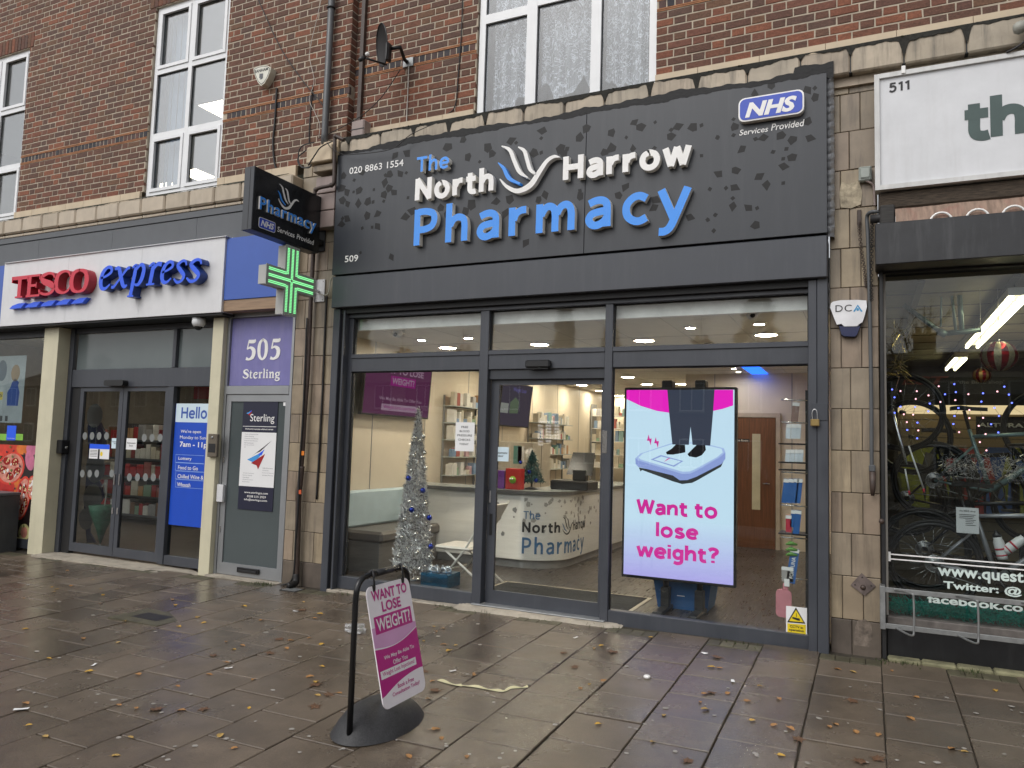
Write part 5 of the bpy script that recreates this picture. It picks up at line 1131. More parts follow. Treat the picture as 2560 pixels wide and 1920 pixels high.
# shelving and medicine
PAL = [mk('medicine carton %s' % n, c, .5) for n, c in (('white',(.72,.7,.66)),('cream',(.6,.55,.45)),('blue',(.2,.3,.45)),('red',(.42,.12,.1)),('green',(.25,.38,.27)),('orange',(.5,.28,.13)),('pink',(.55,.35,.38)),('grey',(.34,.33,.33)),('teal',(.25,.4,.4)))]
def shelf_unit(label, x0, x1, y0, y1, levels, z0, z1, mat, frame, group, blabel, bgroup, dens, rs, ax='y', hmax=.2, nb=99):
    t = thing('shelf_unit', label, 'shelves', ((x0+x1)/2, (y0+y1)/2, z0), group); ct = 0
    for k, z in enumerate(levels): part('shelf', box(x0, x1, y0, y1, z-.012, z), mat, t)
    for a, b in frame: part('upright', box(a[0], a[1], b[0], b[1], z0, z1), X_['alu'], t)
    for z in levels:
        p = (y0 if ax == 'y' else x0)+.02
        while p < (y1 if ax == 'y' else x1)-.08:
            w = rs.uniform(.045,.11); h = rs.uniform(.05,hmax); d = rs.uniform(.06,.13)
            if rs.random() < dens:
                m = rs.choices(PAL, (8,5,1.6,1,.7,.7,.8,1.4,.6))[0]; bl2 = blabel.replace('small carton', 'small %s carton' % m.name.split()[-1])
                if ax == 'y': carton('medicine_box', bl2, 'box', x1-.02-d, x1-.02, p, p+w-.006, z+.001, h, m, bgroup)
                else: carton('medicine_box', bl2, 'box', p, p+w-.006, y0+.02, y0+.02+d, z+.001, h, m, bgroup)
            p += w
    return t
rb_ = random.Random(21)
SHG = mk('pale glass shelf', (.5,.55,.55), .2)
shelf_unit('glass shelves of boxes on the left wall behind the silver tree', WX+.005, WX+.2, 2.75, 3.75, [1.12, 1.38, 1.62, 1.86, 2.1], FZ, 2.25, SHG, [((WX+.005,WX+.03),(2.76,2.78)),((WX+.005,WX+.03),(3.72,3.74))], None, 'small carton on the glass shelves behind the silver tree', 'cartons on the left glass shelves', .8, rb_)
shelf_unit('glass shelves of medicine on the left wall beyond the violet screen', WX+.005, WX+.22, 5.7, 7.4, [1.15, 1.42, 1.7, 1.98], FZ, 2.2, SHG, [((WX+.005,WX+.03),(5.7,5.72)),((WX+.005,WX+.03),(7.38,7.4))], None, 'small carton on the glass shelves beyond the violet screen', 'cartons on the far glass shelves', .8, rb_)
shelf_unit('tall white dispensary shelves packed with medicine at the back', WX+.02, -3.9, 9.0, 9.3, [1.15, 1.42, 1.7, 1.98, 2.25], FZ, 2.5, X_['white'], [((WX+.02,WX+.05),(9.0,9.3)),((-4.6,-4.57),(9.0,9.3)),((-3.93,-3.9),(9.0,9.3))], None, 'small carton on the tall dispensary shelves at the back', 'cartons on the dispensary shelves', .95, rb_, 'x', .24)
solo('cupboard', MB().bbox(WX+.01, WX+.5, 4.0, 5.6, FZ, 1.62, .01), mk('beige cupboard', (.5,.45,.37), .5), 'beige cupboard against the left pharmacy wall under the violet screen', 'cupboard', (WX+.25, 4.8, FZ))
cp = bpy.data.objects['cupboard']
for z in (1.3, .95): part('notice', box(WX+.5, WX+.503, 4.25, 4.5, z, z+.25), X_['paper'], cp)
part('cupboard_poster', box(WX+.5, WX+.503, 4.1, 4.4, 1.28, 1.56), mk('teal poster', (.1,.28,.25), .5), cp)
for y in (4.8, 5.2): part('cupboard_seam', box(WX+.5, WX+.502, y-.004, y+.004, FZ+.05, 1.6), X_['anthd'], cp)
# brown door in the back wall
BD = thing('back_door', 'brown veneer door with a narrow vision panel in the back pharmacy wall', 'door', (-1.55, 5.62, FZ))
part('door_leaf', bb(-1.95, -1.28, 5.6, 5.645, FZ, 2.1, .004), X_['wood'], BD); part('door_frame', MB().box(-2.02, -1.955, 5.59, 5.648, FZ, 2.17).box(-1.275, -1.21, 5.59, 5.648, FZ, 2.17).box(-1.955, -1.275, 5.59, 5.648, 2.105, 2.17), mk('pale door frame', (.5,.42,.33), .5), BD)
part('vision_panel', box(-1.62, -1.5, 5.594, 5.599, .7, 1.85), mk('lit vision panel', (.6,.55,.38), .4), BD); part('door_handle', MB().tube([(-1.36,5.57,1.1),(-1.46,5.57,1.1)], .012), X_['chrome'], BD); part('name_plate', box(-1.93, -1.66, 5.593, 5.599, 1.72, 1.77), X_['black'], BD)
part('plate_lettering', join(text_mb('on Room', FACE(5.593), -1.84, -1.68, 1.73, 1.76, 0, .001, .01)), X_['white'], BD)
# ---- the digital advertising screen
YD = .35
dX0, dX1, dZ0, dZ1 = -2.066, -1.045, .40, 2.14
DS = thing('advert_screen', 'tall lit advert screen asking Want to lose weight on a black stand', 'screen', (-1.55, YD, FZ))
part('screen_body', bb(dX0, dX1, YD, YD+.07, dZ0, dZ1, .006), X_['black'], DS)
x0, x1, z0, z1 = -2.045, -1.066, .425, 2.117; w, h = x1-x0, z1-z0
PD = Plane((x0, YD, z0), (1,0,0), (0,0,1), (0,-1,0))
SB = part('display', poly(PD, [(0,0),(w,0),(w,h),(0,h)], 0, .0015), emit('pale blue display', (.44,.40,.84), .74, (.57,.76,.92), 2, .42-FZ, .95-FZ), DS)
E_ = lambda n, c, s=.72: emit(n, c, s)
MAG = E_('magenta display', (.86,.02,.56)); SLT = E_('slate trousers', (.045,.055,.085)); SHO = E_('black shoe', (.014,.014,.016)); SCW = E_('pale scale top', (.60,.80,.95)); SCS = E_('blue scale side', (.28,.36,.72)); SCE = E_('scale rim', (.40,.52,.85)); TXT = E_('pink display lettering', (.66,.03,.33)); DARK = E_('dark scale foot', (.04,.045,.05))
dq = lambda f, x, y: (lambda p: (p.x-x0, p.z-z0))(onY(f, x, y, YD))
CL_ = lambda P: [(max(0, min(w, a)), max(0, min(h, b))) for a, b in P]
part('display_shape', poly(PD, CL_([dq('C',290,880), dq('C',1220,880), dq('C',1220,1015), dq('C',1130,1045), dq('C',1000,1072), dq('C',860,1085), dq('C',700,1083), dq('C',560,1062), dq('C',420,1018), dq('C',290,960)]), 0, .003), MAG, SB)
part('display_shape', poly(PD, CL_([dq('C',652,880), dq('C',1060,880), dq('C',1048,1065), dq('C',1023,1362), dq('C',870,1355), dq('C',853,1200), dq('C',838,1355), dq('C',695,1352), dq('C',668,1080)]), 0, .006), SLT, SB)
part('display_shape', poly(PD, [dq('C',725,1352), dq('C',805,1356), dq('C',808,1420), dq('C',770,1428), dq('C',700,1440), dq('C',648,1438), dq('C',640,1418), dq('C',690,1388)], 0, .0055), SHO, SB)
part('display_shape', poly(PD, [dq('C',905,1356), dq('C',980,1360), dq('C',985,1400), dq('C',950,1445), dq('C',900,1465), dq('C',840,1455), dq('C',826,1435), dq('C',865,1395)], 0, .0055), SHO, SB)
top = [('C',378,1470),('C',420,1430),('C',690,1340),('C',860,1335),('C',1040,1360),('C',1140,1385),('C',1152,1420),('C',1100,1465),('C',900,1580),('C',850,1603),('C',780,1606),('C',400,1490)]
part('display_shape', poly(PD, [dq('C',405,1550), dq('C',790,1625), dq('C',860,1625), dq('C',1135,1500), dq('C',1115,1545), dq('E',840,130), dq('E',800,150), dq('E',720,160), dq('E',650,140), dq('E',400,48), dq('C',420,1585)], 0, .003), DARK, SB)
part('display_shape', poly(PD, [dq('C',375,1470), dq('C',1153,1420), dq('C',1153,1475), dq('C',1120,1520), dq('C',900,1632), dq('E',760,128), dq('E',700,130), dq('C',700,1620), dq('C',400,1545), dq('C',378,1520)], 0, .0035), SCS, SB)
part('display_shape', poly(PD, [dq(*t) for t in top], 0, .004), SCE, SB)
cx_ = sum(dq(*t)[0] for t in top)/len(top); cy_ = sum(dq(*t)[1] for t in top)/len(top)
part('display_shape', poly(PD, [(cx_+(dq(*t)[0]-cx_)*.94, cy_+.004+(dq(*t)[1]-cy_)*.9) for t in top], 0, .0045), SCW, SB)
part('display_shape', poly(PD, [dq('C',595,1443), dq('C',790,1495), dq('C',710,1545), dq('C',508,1482)], 0, .005), SCS, SB); part('display_shape', poly(PD, [dq('C',600,1455), dq('C',770,1497), dq('C',705,1533), dq('C',535,1482)], 0, .0052), SCW, SB); part('display_shape', poly(PD, [dq('C',622,1503), dq('C',655,1473), dq('C',680,1470)], 0, .0056), TXT, SB)
for dx, dy in ((0,0),(62,22)): part('display_shape', poly(PD, [dq('C',490+dx,1265+dy), dq('C',475+dx,1320+dy), dq('C',495+dx,1320+dy), dq('C',508+dx,1360+dy), dq('C',517+dx,1300+dy), dq('C',498+dx,1302+dy)], 0, .003), TXT, SB)
def disp(s, L, R, B, T, wd=.215, gap=.09):
    a = dq('E',*L)[0]; b = dq('E',*R)[0]; c = dq('E',*B)[1]; d = dq('E',*T)[1]
    part('display_lettering', join(sans_mb(s, PD, a, b, c, d-c, 0, .003, wd, gap)), TXT, SB)
disp('Want to', (362,330), (1000,390), (540,402), (440,285)); disp('lose', (512,520), (845,560), (600,582), (600,475)); disp('weight?', (362,700), (1003,730), (560,752), (560,640))
for x in (-1.68, -1.375):
    part('stand_pole', MB().tube([(x,YD+.12,FZ+.03),(x,YD+.12,2.19)], .026, 10), X_['black'], DS); part('pole_clamp', bb(x-.05, x+.05, YD+.05, YD+.17, 2.12, 2.21, .01), X_['black'], DS); part('pole_foot', bb(x-.045, x+.045, YD-.2, YD+.45, FZ, FZ+.04, .01), X_['black'], DS); part('pole_sleeve', bb(x-.04, x+.04, YD+.08, YD+.16, FZ+.03, .33, .008), X_['black'], DS)
BX = thing('storage_crate', 'blue plastic storage crate on the floor behind the advert screen', 'crate', (-1.55, .75, FZ))
bm_ = MB(); bm_.add([(-1.78,.58,FZ),(-1.33,.58,FZ),(-1.33,.95,FZ),(-1.78,.95,FZ),(-1.83,.54,.46),(-1.28,.54,.46),(-1.28,.99,.46),(-1.83,.99,.46)], [(0,3,2,1),(0,1,5,4),(1,2,6,5),(2,3,7,6),(3,0,4,7)])
CRB = mk('blue crate plastic', (.02,.12,.33), .4); part('crate_body', bm_, CRB, BX); part('crate_rim', bb(-1.86, -1.25, .51, 1.02, .46, .50, .008), CRB, BX); part('crate_label', box(-1.6, -1.53, .565, .568, .24, .34), X_['paper'], BX); part('crate_lettering', join(text_mb('FORTUNA', FACE(.54), -1.7, -1.5, .475, .49, 0, .032, .01)), X_['white'], BX)
# product stand by the right window edge
PSd = thing('product_stand', 'narrow product stand hung with packets at the right edge of the window', 'stand', (-.5, .25, FZ))
part('stand_post', box(-.475, -.445, .22, .25, FZ, 2.1), X_['black'], PSd); part('side_panel', box(-.44, -.43, .02, .2, .12, 2.25), mk('pale blue panel', (.42,.56,.66), .4), PSd)
for f, x, y in (('C',1660,972),('C',1660,1165),('E',1530,68),('E',1540,330),('E',1540,585),('E',1540,905)):
    z = onY(f, x, y, .22).z; part('peg', MB().tube([(-.46,.22,z),(-.66,.18,z+.005)], .006, 6), X_['chrome'], PSd)
for f, y in (('C',1340),('C',1500),('E',40),('E',545)): z = onY(f, 1660, y, .22).z if f == 'C' else onY(f, 1530, y, .22).z; part('shelf', box(-.68, -.44, .16, .4, z-.012, z), X_['black'], PSd)
PB = mk('blue packet', (.03,.12,.36), .4); PO = mk('orange and blue packet', (.25,.16,.14), .4); PW = mk('white blue packet', (.6,.66,.72), .4)
def packet(label, f, L, T, w, h, m, group, tilt=0.0, txt=None):
    p = onY(f, L, T, .17); mb = MB(); c, s = math.cos(tilt), math.sin(tilt); pl = Plane((p.x, .17, p.z), (c,0,s), (-s,0,c), (0,-1,0))
    mb.prism([pl.p(0,-h), pl.p(w,-h), pl.p(w,0), pl.p(0,0)], (0,.012,0)); o = solo('hanging_packet', mb, m, label, 'packet', p, group)
    part('packet_header', MB().prism([pl.p(0,-.03,.003), pl.p(w,-.03,.003), pl.p(w,-.002,.003), pl.p(0,-.002,.003)], (0,-.001,0)), X_['paper'], o)
    if txt: part('packet_lettering', join(text_mb(txt, Plane(pl.p(w*.72,-h*.86,.001), pl.u, -pl.r, pl.n), 0, h*.62, 0, w*.45, 0, .002, .01)), X_['white'], o)
    return o
packet('orange and teal packet hanging at the top of the window product stand', 'C', 1735, 985, .055, .16, PO, None, -.1)
for k, x in enumerate((1680, 1725, 1765)): packet('white and blue packet on the second row of the product stand', 'C', x, 1175, .038, .12, PW, 'white and blue packets', -.06)
for k, x in enumerate((1675, 1715, 1755, 1790)): packet('slim white packet standing on the third shelf of the product stand', 'C', x, 1395, .034, .1, PW, 'slim white packets', -.06)
for k, x in enumerate((1530, 1570, 1610, 1640)): packet('long blue packet on the upper row of the product stand', 'E', x, 115, .04, .2, PB, 'long blue packets', -.1)
packet('dark blue packet hanging below the long blue ones', 'E', 1590, 365, .03, .14, PB, None, -.08); packet('long blue packet hanging beside the dark blue one', 'E', 1620, 365, .05, .2, PB, None, -.1); packet('red box packet on the product stand shelf', 'E', 1545, 405, .045, .14, mk('red packet', (.45,.03,.06), .4), None)
packet('large blue packet with upright white brand lettering on the product stand', 'E', 1585, 670, .068, .28, PB, None, -.13, 'FORTUNA')
packet('clear plastic bag of goods hanging on the product stand', 'E', 1512, 815, .09, .12, mk('grey clear bag', (.35,.34,.33), .3), None)
for k, y in enumerate((640, 685, 725)):
    p = onY('E', 1545, y, .17); solo('green_pouch', MB().tube([p, p+Vector((.035,0,.012)), p+Vector((.09,0,.004))], [.006,.018,.008], 8), mk('green pouch', (.12,.3,.06), .5), 'green and yellow pouch lying on the middle shelf of the product stand', 'pouch', p, 'green pouches')
hb = onY('E', 1535, 1090, .16)
HB = thing('hot_water_bottle', 'pink rubber hot water bottle hanging low on the product stand', 'bottle', (hb.x, .16, hb.z)); PKM = mk('pink rubber', (.6,.24,.28), .5)
part('bottle_body', MB().prism([(hb.x+a, .14, hb.z+b) for a, b in rrect(-.065, .055, -.13, .09, .035)], (0,.03,0)), PKM, HB); part('bottle_neck', bb(hb.x-.012, hb.x+.03, .145, .17, hb.z+.09, hb.z+.14, .004), PKM, HB); part('bottle_label', box(hb.x+.0, hb.x+.04, .135, .139, hb.z+.12, hb.z+.18), X_['paper'], HB)
# printed sheets on the glass
def sheet(label, f, TL_, BR_, Y, m, lines, cat='notice', bold=.012):
    a = onY(f, *TL_, Y); b = onY(f, *BR_, Y); o = solo('notice_sheet', box(a.x, b.x, Y-.002, Y, b.z, a.z), m, label, cat, ((a.x+b.x)/2, Y, b.z))
    W_, H_ = b.x-a.x, a.z-b.z
    for s, u0, u1, v0, v1 in lines: part('lettering', join(text_mb(s, FACE(Y-.002), a.x+W_*u0, a.x+W_*u1, b.z+H_*v0, b.z+H_*v1, 0, .001, bold)), X_['ink'], o)
    return o
sheet('white sheet reading free blood pressure checks today on the left window', 'A', (990,918), (1120,1132), YG-.001, X_['paper'], [('FREE',.3,.66,.80,.87),('BLOOD',.22,.74,.655,.725),('PRESSURE',.1,.88,.51,.58),('CHECKS',.16,.8,.36,.43),('TODAY',.22,.72,.21,.28)])
sheet('pale blue automatic door notice on the pharmacy door glass', 'A', (1268,1097), (1372,1205), -.024, X_['paperb'], [('Automatic',.08,.92,.52,.68),('door',.3,.66,.3,.46)])
oh = solo('opening_hours', join(text_mb('Opening Hours', FACE(-.024), *ink('A', (1590,915), (1742,915), (1590,925), (1590,902), ('Y', -.024)), 0, .001, .008)), X_['white'], 'white opening hours lettering on the pharmacy door glass', 'lettering', (-2.4, -.024, 1.7))
for k, (dname, hrs) in enumerate((('Mon','09:00 - 18:00'),('Tues','09:00 - 18:00'),('Wed','09:00 - 18:00'),('Thu','09:00 - 18:00'),('Fri','09:00 - 18:00'),('Sat','09:00 -'),('Sun',''))):
    y = 943+22.7*k
    part('lettering', join(text_mb(dname, FACE(-.024), *ink('A', (1588,y), (1588+34,y), (1588,y+7), (1588,y-8), ('Y', -.024)), 0, .001, .006)), X_['white'], oh)
    if hrs: part('lettering', join(text_mb(hrs, FACE(-.024), *ink('A', (1643,y), (1643+(97 if len(hrs) > 8 else 50),y), (1643,y+7), (1643,y-8), ('Y', -.024)), 0, .001, .006)), X_['white'], oh)
cs = sheet('yellow and white camera warning sign in the bottom corner of the window', 'E', (1548,1130), (1715,1365), YG-.002, X_['paper'], [], 'sign')
ca = lambda x, y: (lambda p: (p.x, p.z))(onY('E', x, y, YG-.004))
part('warning_triangle', poly(FACE(YG-.004), [ca(1556,1262), ca(1702,1274), ca(1626,1143)], 0, .0008), X_['ink'], cs); part('warning_face', poly(FACE(YG-.004), [ca(1573,1252), ca(1688,1262), ca(1627,1162)], 0, .0014), X_['cctvy'], cs); part('text_panel', poly(FACE(YG-.004), [ca(1558,1345), ca(1705,1360), ca(1705,1282), ca(1558,1270)], 0, .0008), X_['cctvy'], cs)
part('camera_symbol', poly(FACE(YG-.004), [ca(1598,1218), ca(1655,1232), ca(1660,1250), ca(1640,1248), ca(1597,1232)], 0, .002), X_['ink'], cs); part('camera_symbol', poly(FACE(YG-.004), [ca(1629,1190), ca(1633,1190), ca(1633,1222), ca(1629,1222)], 0, .002), X_['ink'], cs)
for s, L, R, B, T in (('CCTV in', (1578,1295), (1683,1300), (1600,1306), (1600,1286)), ('operation', (1570,1325), (1690,1330), (1620,1340), (1620,1315))):
    part('lettering', join(text_mb(s, FACE(YG-.004), *ink('E', L, R, B, T, ('Y', YG-.004)), 0, .0016, .03)), X_['ink'], cs)
# ================================================================ SUPERMARKET SHOPFRONT
YW = -.30
twL, twR = onY('p',12,660,YW).x, onY('p',564,594,YW).x; twT = 3.823; twB = 2.964
SF = thing('supermarket_fascia', 'white supermarket fascia with raised red and blue lettering', 'sign', (-8.6, YW, twB))
for i in range(3):
    a = twL+(twR-twL)*i/3; part('fascia_panel', bb(a+.0008, a+(twR-twL)/3-.0008, YW, -.12, twB, twT, .0015), X_['twhite'], SF)
part('top_trim', bb(twL+.03, twR+.03, YW-.02, -.12, twT+.001, twT+.012, .003), X_['twhite'], SF)
bR = onY('V',700,1000,YW+.02).x; bB = (onY('e',1920,1140,YW+.02).z+onY('V',690,1175,YW+.02).z)/2
part('end_panel', bb(twR+.004, bR, YW+.02, -.12, bB, twT-.01, .003), X_['tblue'], SF); part('end_panel', bb(twL-3.2, twL-.004, YW+.02, -.12, twB+.02, twT-.01, .003), X_['tblue'], SF)
TAN = mk('tan timber strip', (.30,.2,.125), .55, var=.2, scale=5, stretch=(1,1,14))
part('timber_strip', bb(twR-.05, bR, YW+.03, -.12, twB+.01, bB-.002, .003), TAN, SF)
part('soffit', box(-14.5, twR, YW+.02, .12, twB-.025, twB-.001), X_['anthd'], SF)
GF = thing('grey_fascia', 'plain dark grey board fascia between the stone ledge and the supermarket sign', 'fascia', (-9, -.2, twT))
zg = onY('e',1020,528,-.2).z
part('upper_board', bb(-14.5, -5.70, -.22, -.12, zg+.004, zlM-.003, .003), X_['grey'], GF)
for i in range(6): part('fascia_board', bb(-14.5+i*1.47, -14.5+(i+1)*1.47-.002, -.21, -.12, twT-.2, zg-.003, .002), X_['grey'], GF)
part('end_board', bb(-5.69, -5.673, -.22, -.1, 3.0, zlM-.003, .003), X_['grey'], GF)
# letters
PT = FACE(YW); DT = .11
def stick(mbs, face, side, front, nm='letter'):
    for m in mbs:
        o = part(nm, m, side, SF); o.data.materials.append(face)
        for p in o.data.polygons:
            if abs(p.normal.y) > .9 and p.center.y+ORG[o.name].y < front: p.material_index = 1
def te(L, R, B, T): return ink('e', L, R, B, T, ('Y', YW-DT))
for s, L, R, B, T in (('T',(104,960),(246,960),(190,1118),(190,935)),('E',(232,960),(356,950),(300,1110),(300,922)),('S',(340,950),(478,940),(410,1095),(410,906)),('C',(468,940),(615,930),(540,1082),(540,890)),('O',(598,960),(772,960),(685,1072),(685,876))):
    x0, x1, z0, z1 = te(L, R, B, T); stick(serif_mb(s, PT, x0, x0+(x1-x0)*ADV[s]/{'T':.8,'E':.7,'S':.62,'C':.78,'O':.9}[s], z0, z1-z0, DT, .002), X_['tred'], X_['tredd'], YW-DT*.9)
for s, L, R, B, T in (('e',(842,960),(970,960),(905,1050),(905,858)),('x',(962,950),(1118,950),(1030,1035),(1030,860)),('p',(1120,900),(1262,900),(1150,1112),(1200,850)),('r',(1262,900),(1390,850),(1300,1010),(1340,822)),('e',(1372,900),(1500,890),(1430,995),(1430,812)),('s',(1490,950),(1612,850),(1540,992),(1560,800)),('s',(1598,950),(1745,830),(1650,985),(1680,790))):
    x0, x1, z0, z1 = te(L, R, B, T)
    if s == 'p': z0 = te((0,0),(0,0),(1150,1020),(0,0))[2]; z1 = te((0,0),(0,0),(0,0),(1190,835))[3]
    hh = (z1-z0)/.66; stick(serif_mb(s, PT, x0-.0, x0+(x1-x0)*.92, z0, hh, DT, .002, .2, ws=1.05), X_['tbluel'], X_['tblued'], YW-DT*.9)
for i in range(5):
    a = onY('e', 80+i*133+(0 if i else 0), 1218-i*11, YW-.06); b = onY('e', 206+i*133, 1205-i*12, YW-.06); hgt = .065
    part('dash', MB().prism([(a.x,YW-.002,a.z),(b.x-.06,YW-.002,a.z),(b.x+.02,YW-.002,a.z+hgt),(b.x-.12,YW-.002,a.z+hgt),(a.x+.06,YW-.002,a.z+hgt*.6)], (0,-.06,0)), X_['tbluel'], SF)
# posts
YT = .04
def post(x0, x1, label): 
    return solo('cream_post', bb(x0, x1, -.16, .02, gz(x0,-.2)-.01, twB-.03, .004), X_['cream'], label, 'post', ((x0+x1)/2, -.1, 0))
p1 = post(-9.90, -9.605, 'wide cream painted post beside the supermarket entrance doors'); p2 = post(-6.84, -6.675, 'slim cream painted post with intercom beside the office door')
k1 = onX('h',425,615,-9.6)
o = part('key_box', bb(-9.60, -9.5, k1.y-.09, k1.y+.05, 1.28, 1.46, .01), X_['black'], p1); part('box_lock', MB().lathe((-9.5, k1.y-.02, 1.36), [(.018,0),(.018,.012)], 10, (1,0,0)), X_['steel'], o)
a, b = onY('h',1392,600,-.2), onY('h',1462,758,-.2)
IC = part('intercom', bb(a.x, b.x-.04, -.2, -.16, b.z, a.z, .006), mk('bronze intercom', (.22,.19,.15), .35, metal=.7), p2); c = onY('h',1418,625,-.205); part('intercom_lens', MB().lathe((c.x,-.2,c.z), [(.016,0),(.012,.008)], 12, (0,-1,0)), X_['steel'], IC); part('speaker_grille', box(a.x+.02, b.x-.06, -.2035, -.2, b.z+.05, b.z+.15), X_['anthd'], IC)
# glazed front
SG = thing('supermarket_entrance', 'dark framed supermarket entrance with double automatic doors', 'entrance', (-8.2, YT, 0))
AN = X_['anth']
def sp(n, *a, m=None, b=.003, par=None): return part(n, bb(*a, b), m or AN, par or SG)
sp('jamb', -9.60, -9.52, .0, .1, 0, twB-.03); sp('jamb', -9.515, -9.36, .03, .12, 0, 2.15, m=X_['anthd'])
sp('transom', -9.52, -6.84, YT-.03, YT+.05, 2.155, 2.385); sp('head', -9.52, -6.84, YT-.02, YT+.05, twB-.1, twB-.03)
sp('mullion', -7.70, -7.60, YT-.04, YT+.06, .03, 2.153); sp('mullion', -7.67, -7.615, YT-.035, YT+.05, 2.387, twB-.102)
part('blind_panel', box(-9.5, -7.672, YT+.01, YT+.02, 2.39, twB-.104), X_['frostl'], SG); part('blind_panel', box(-7.612, -6.85, YT+.01, YT+.02, 2.39, twB-.104), X_['frostl'], SG)
def leaf(x0, x1):
    d = part('door', MB().box(x0, x0+.07, YT-.01, YT+.03, .04, 2.15).box(x1-.07, x1, YT-.01, YT+.03, .04, 2.15).box(x0+.07, x1-.07, YT-.01, YT+.03, .04, .15).box(x0+.07, x1-.07, YT-.01, YT+.03, 2.1, 2.15), AN, SG)
    part('door_pane', box(x0+.068, x1-.068, YT+.008, YT+.014, .148, 2.102), X_['glassd'], d); return d
xm = -8.525; dl = leaf(-9.355, xm-.004); dr = leaf(xm+.004, -7.705)
for d, x in ((dl, xm-.045), (dr, xm+.045)):
    part('door_handle', bb(x-.012, x+.012, YT-.025, YT-.012, .92, 1.06, .003), X_['chrome'], d); part('door_lock', bb(x-.014, x+.014, YT-.02, YT-.0105, .56, .64, .003), X_['chrome'], d)
part('pane', box(-7.598, -6.842, YT+.01, YT+.016, .14, 2.153), X_['glassd'], SG); sp('sill_rail', -7.598, -6.842, YT-.03, YT+.05, .03, .14)
a, b = onY('h',733,245,YT-.03), onY('h',858,282,YT-.03)
part('door_sensor', MB().prism([(x, YT-.11, z) for x, z in rrect(a.x, b.x, b.z, a.z, .03)], (0,.08,0)), X_['black'], SG)
part('threshold', box(-9.6, -6.84, -.3, .1, gz(-8,-.2)-.03, gz(-8,-.2)+.004), X_['concrete'], SG)
# dots on the door glass
DOT = mk('pale glass dot', (.2,.21,.205), .6)
for y, xs in ((615,(565,613,660,710)),(867,(548,597,645,745))):
    for x in xs: c = onY('h',x,y,YT-.0); part('glass_dot', poly(FACE(YT+.006), ell(c.x, c.z, .045, .05, 14), 0, .0005), DOT, dl)
for y, xs in ((627,(962,1014,1068)),(892,(863,917,970,1023,1078))):
    for x in xs: c = onY('h',x,y,YT-.0); part('glass_dot', poly(FACE(YT+.006), ell(c.x, c.z, .045, .05, 14), 0, .0005), DOT, dr)
def tsheet(label, TL_, BR_, Y, m, lines=(), cat='notice', ink_=None, bold=.015):
    a = onY('h',*TL_,Y); b = onY('h',*BR_,Y); o = solo('notice_sheet', box(a.x, b.x, Y-.002, Y, b.z, a.z), m, label, cat, ((a.x+b.x)/2, Y, b.z)); W_, H_ = b.x-a.x, a.z-b.z
    for s, u0, u1, v0, v1 in lines: part('lettering', join(text_mb(s, FACE(Y-.002), a.x+W_*u0, a.x+W_*u1, b.z+H_*v0, b.z+H_*v1, 0, .0012, bold)), ink_ or X_['ink'], o)
    return o, (lambda u, v: (a.x+W_*u, b.z+H_*v))
tsheet('white automatic door notice on the right supermarket door', (848,630), (912,708), YT+.004, X_['paper'], [('Automatic',.08,.92,.52,.66),('Door',.3,.68,.28,.42)])
tsheet('smaller pale automatic door notice on the left supermarket door', (750,630), (795,700), YT+.004, X_['paperb'], [('Automatic',.08,.92,.6,.72),('door',.3,.68,.44,.54)])
o, q = tsheet('blue topped safety notice pair on the left supermarket door', (603,668), (728,772), YT+.004, X_['paper'])
part('notice_header', poly(FACE(YT+.002), [q(0,.68), q(1,.68), q(1,1), q(0,1)], 0, .0012), X_['tbluel'], o)
for k in range(5): part('print_line', poly(FACE(YT+.002), [q(.04,.55-.1*k), q(.4,.55-.1*k), q(.4,.58-.1*k), q(.04,.58-.1*k)], 0, .0012), X_['ink'], o)
part('print_mark', poly(FACE(YT+.002), ell(*q(.62,.35), .025, .03, 10), 0, .0012), X_['cctvy'], o)
part('glass_gap', poly(FACE(YT+.002), [q(.44,0), q(.53,0), q(.53,.66), q(.44,.66)], 0, .0014), X_['anthd'], o)
# blue poster
HP, q = tsheet('tall blue opening hours poster in the narrow supermarket window', (1180,398), (1400,1235), YT-.001, mk('bright blue poster', (.012,.075,.52), .35, var=.04), cat='poster')
part('poster_header', poly(FACE(YT-.003), [q(.01,.845), q(1,.845), q(1,1), q(.01,1)], 0, .0008), X_['paperb'], HP)
Wt = X_['white']
x0, z0 = q(.13,.875); x1, z1 = q(1.0,.97); hx = onY('h',1393,460,YT).x
part('lettering', join(sans_mb('Hello', FACE(YT-.003), onY('h',1215,460,YT).x, hx-.01, onY('h',1250,497,YT).z, onY('h',1250,424,YT).z-onY('h',1250,497,YT).z, 0, .002, .17, .09)), X_['tblue'], HP)
for s, L, R, y0, y1, bd in (("We're open",1210,1345,600,572,.005),('Monday to Sunday',1205,1420,640,612,.0),('7am - 11pm',1203,1420,697,652,.02),('Lottery',1195,1283,780,753,.008),('Food to Go',1192,1326,838,812,.008),('Chilled Wine & Beer',1189,1425,896,870,.008),('Whoosh',1186,1275,952,925,.012)):
    part('lettering', join(text_mb(s, FACE(YT-.003), onY('h',L,y0,YT).x, onY('h',R,y0,YT).x, onY('h',L,y0,YT).z, onY('h',L,y1,YT).z, 0, .0015, bd)), Wt, HP)
for yy in (738,792,848,904): 
    a = onY('h',1178,yy,YT); b = onY('h',1365,yy+60,YT); fr = MB(); F_ = FACE(YT-.003); t = .004; zb_ = onY('h',1178,yy+54,YT).z
    for R4 in ((a.x,b.x,a.z-t,a.z),(a.x,b.x,zb_,zb_+t),(a.x,a.x+t,zb_+t,a.z-t)): poly(F_, [(R4[0],R4[2]),(R4[1],R4[2]),(R4[1],R4[3]),(R4[0],R4[3])], 0, .0012, fr)
    part('menu_box', fr, mk('pale blue line', (.3,.45,.8), .5), HP)
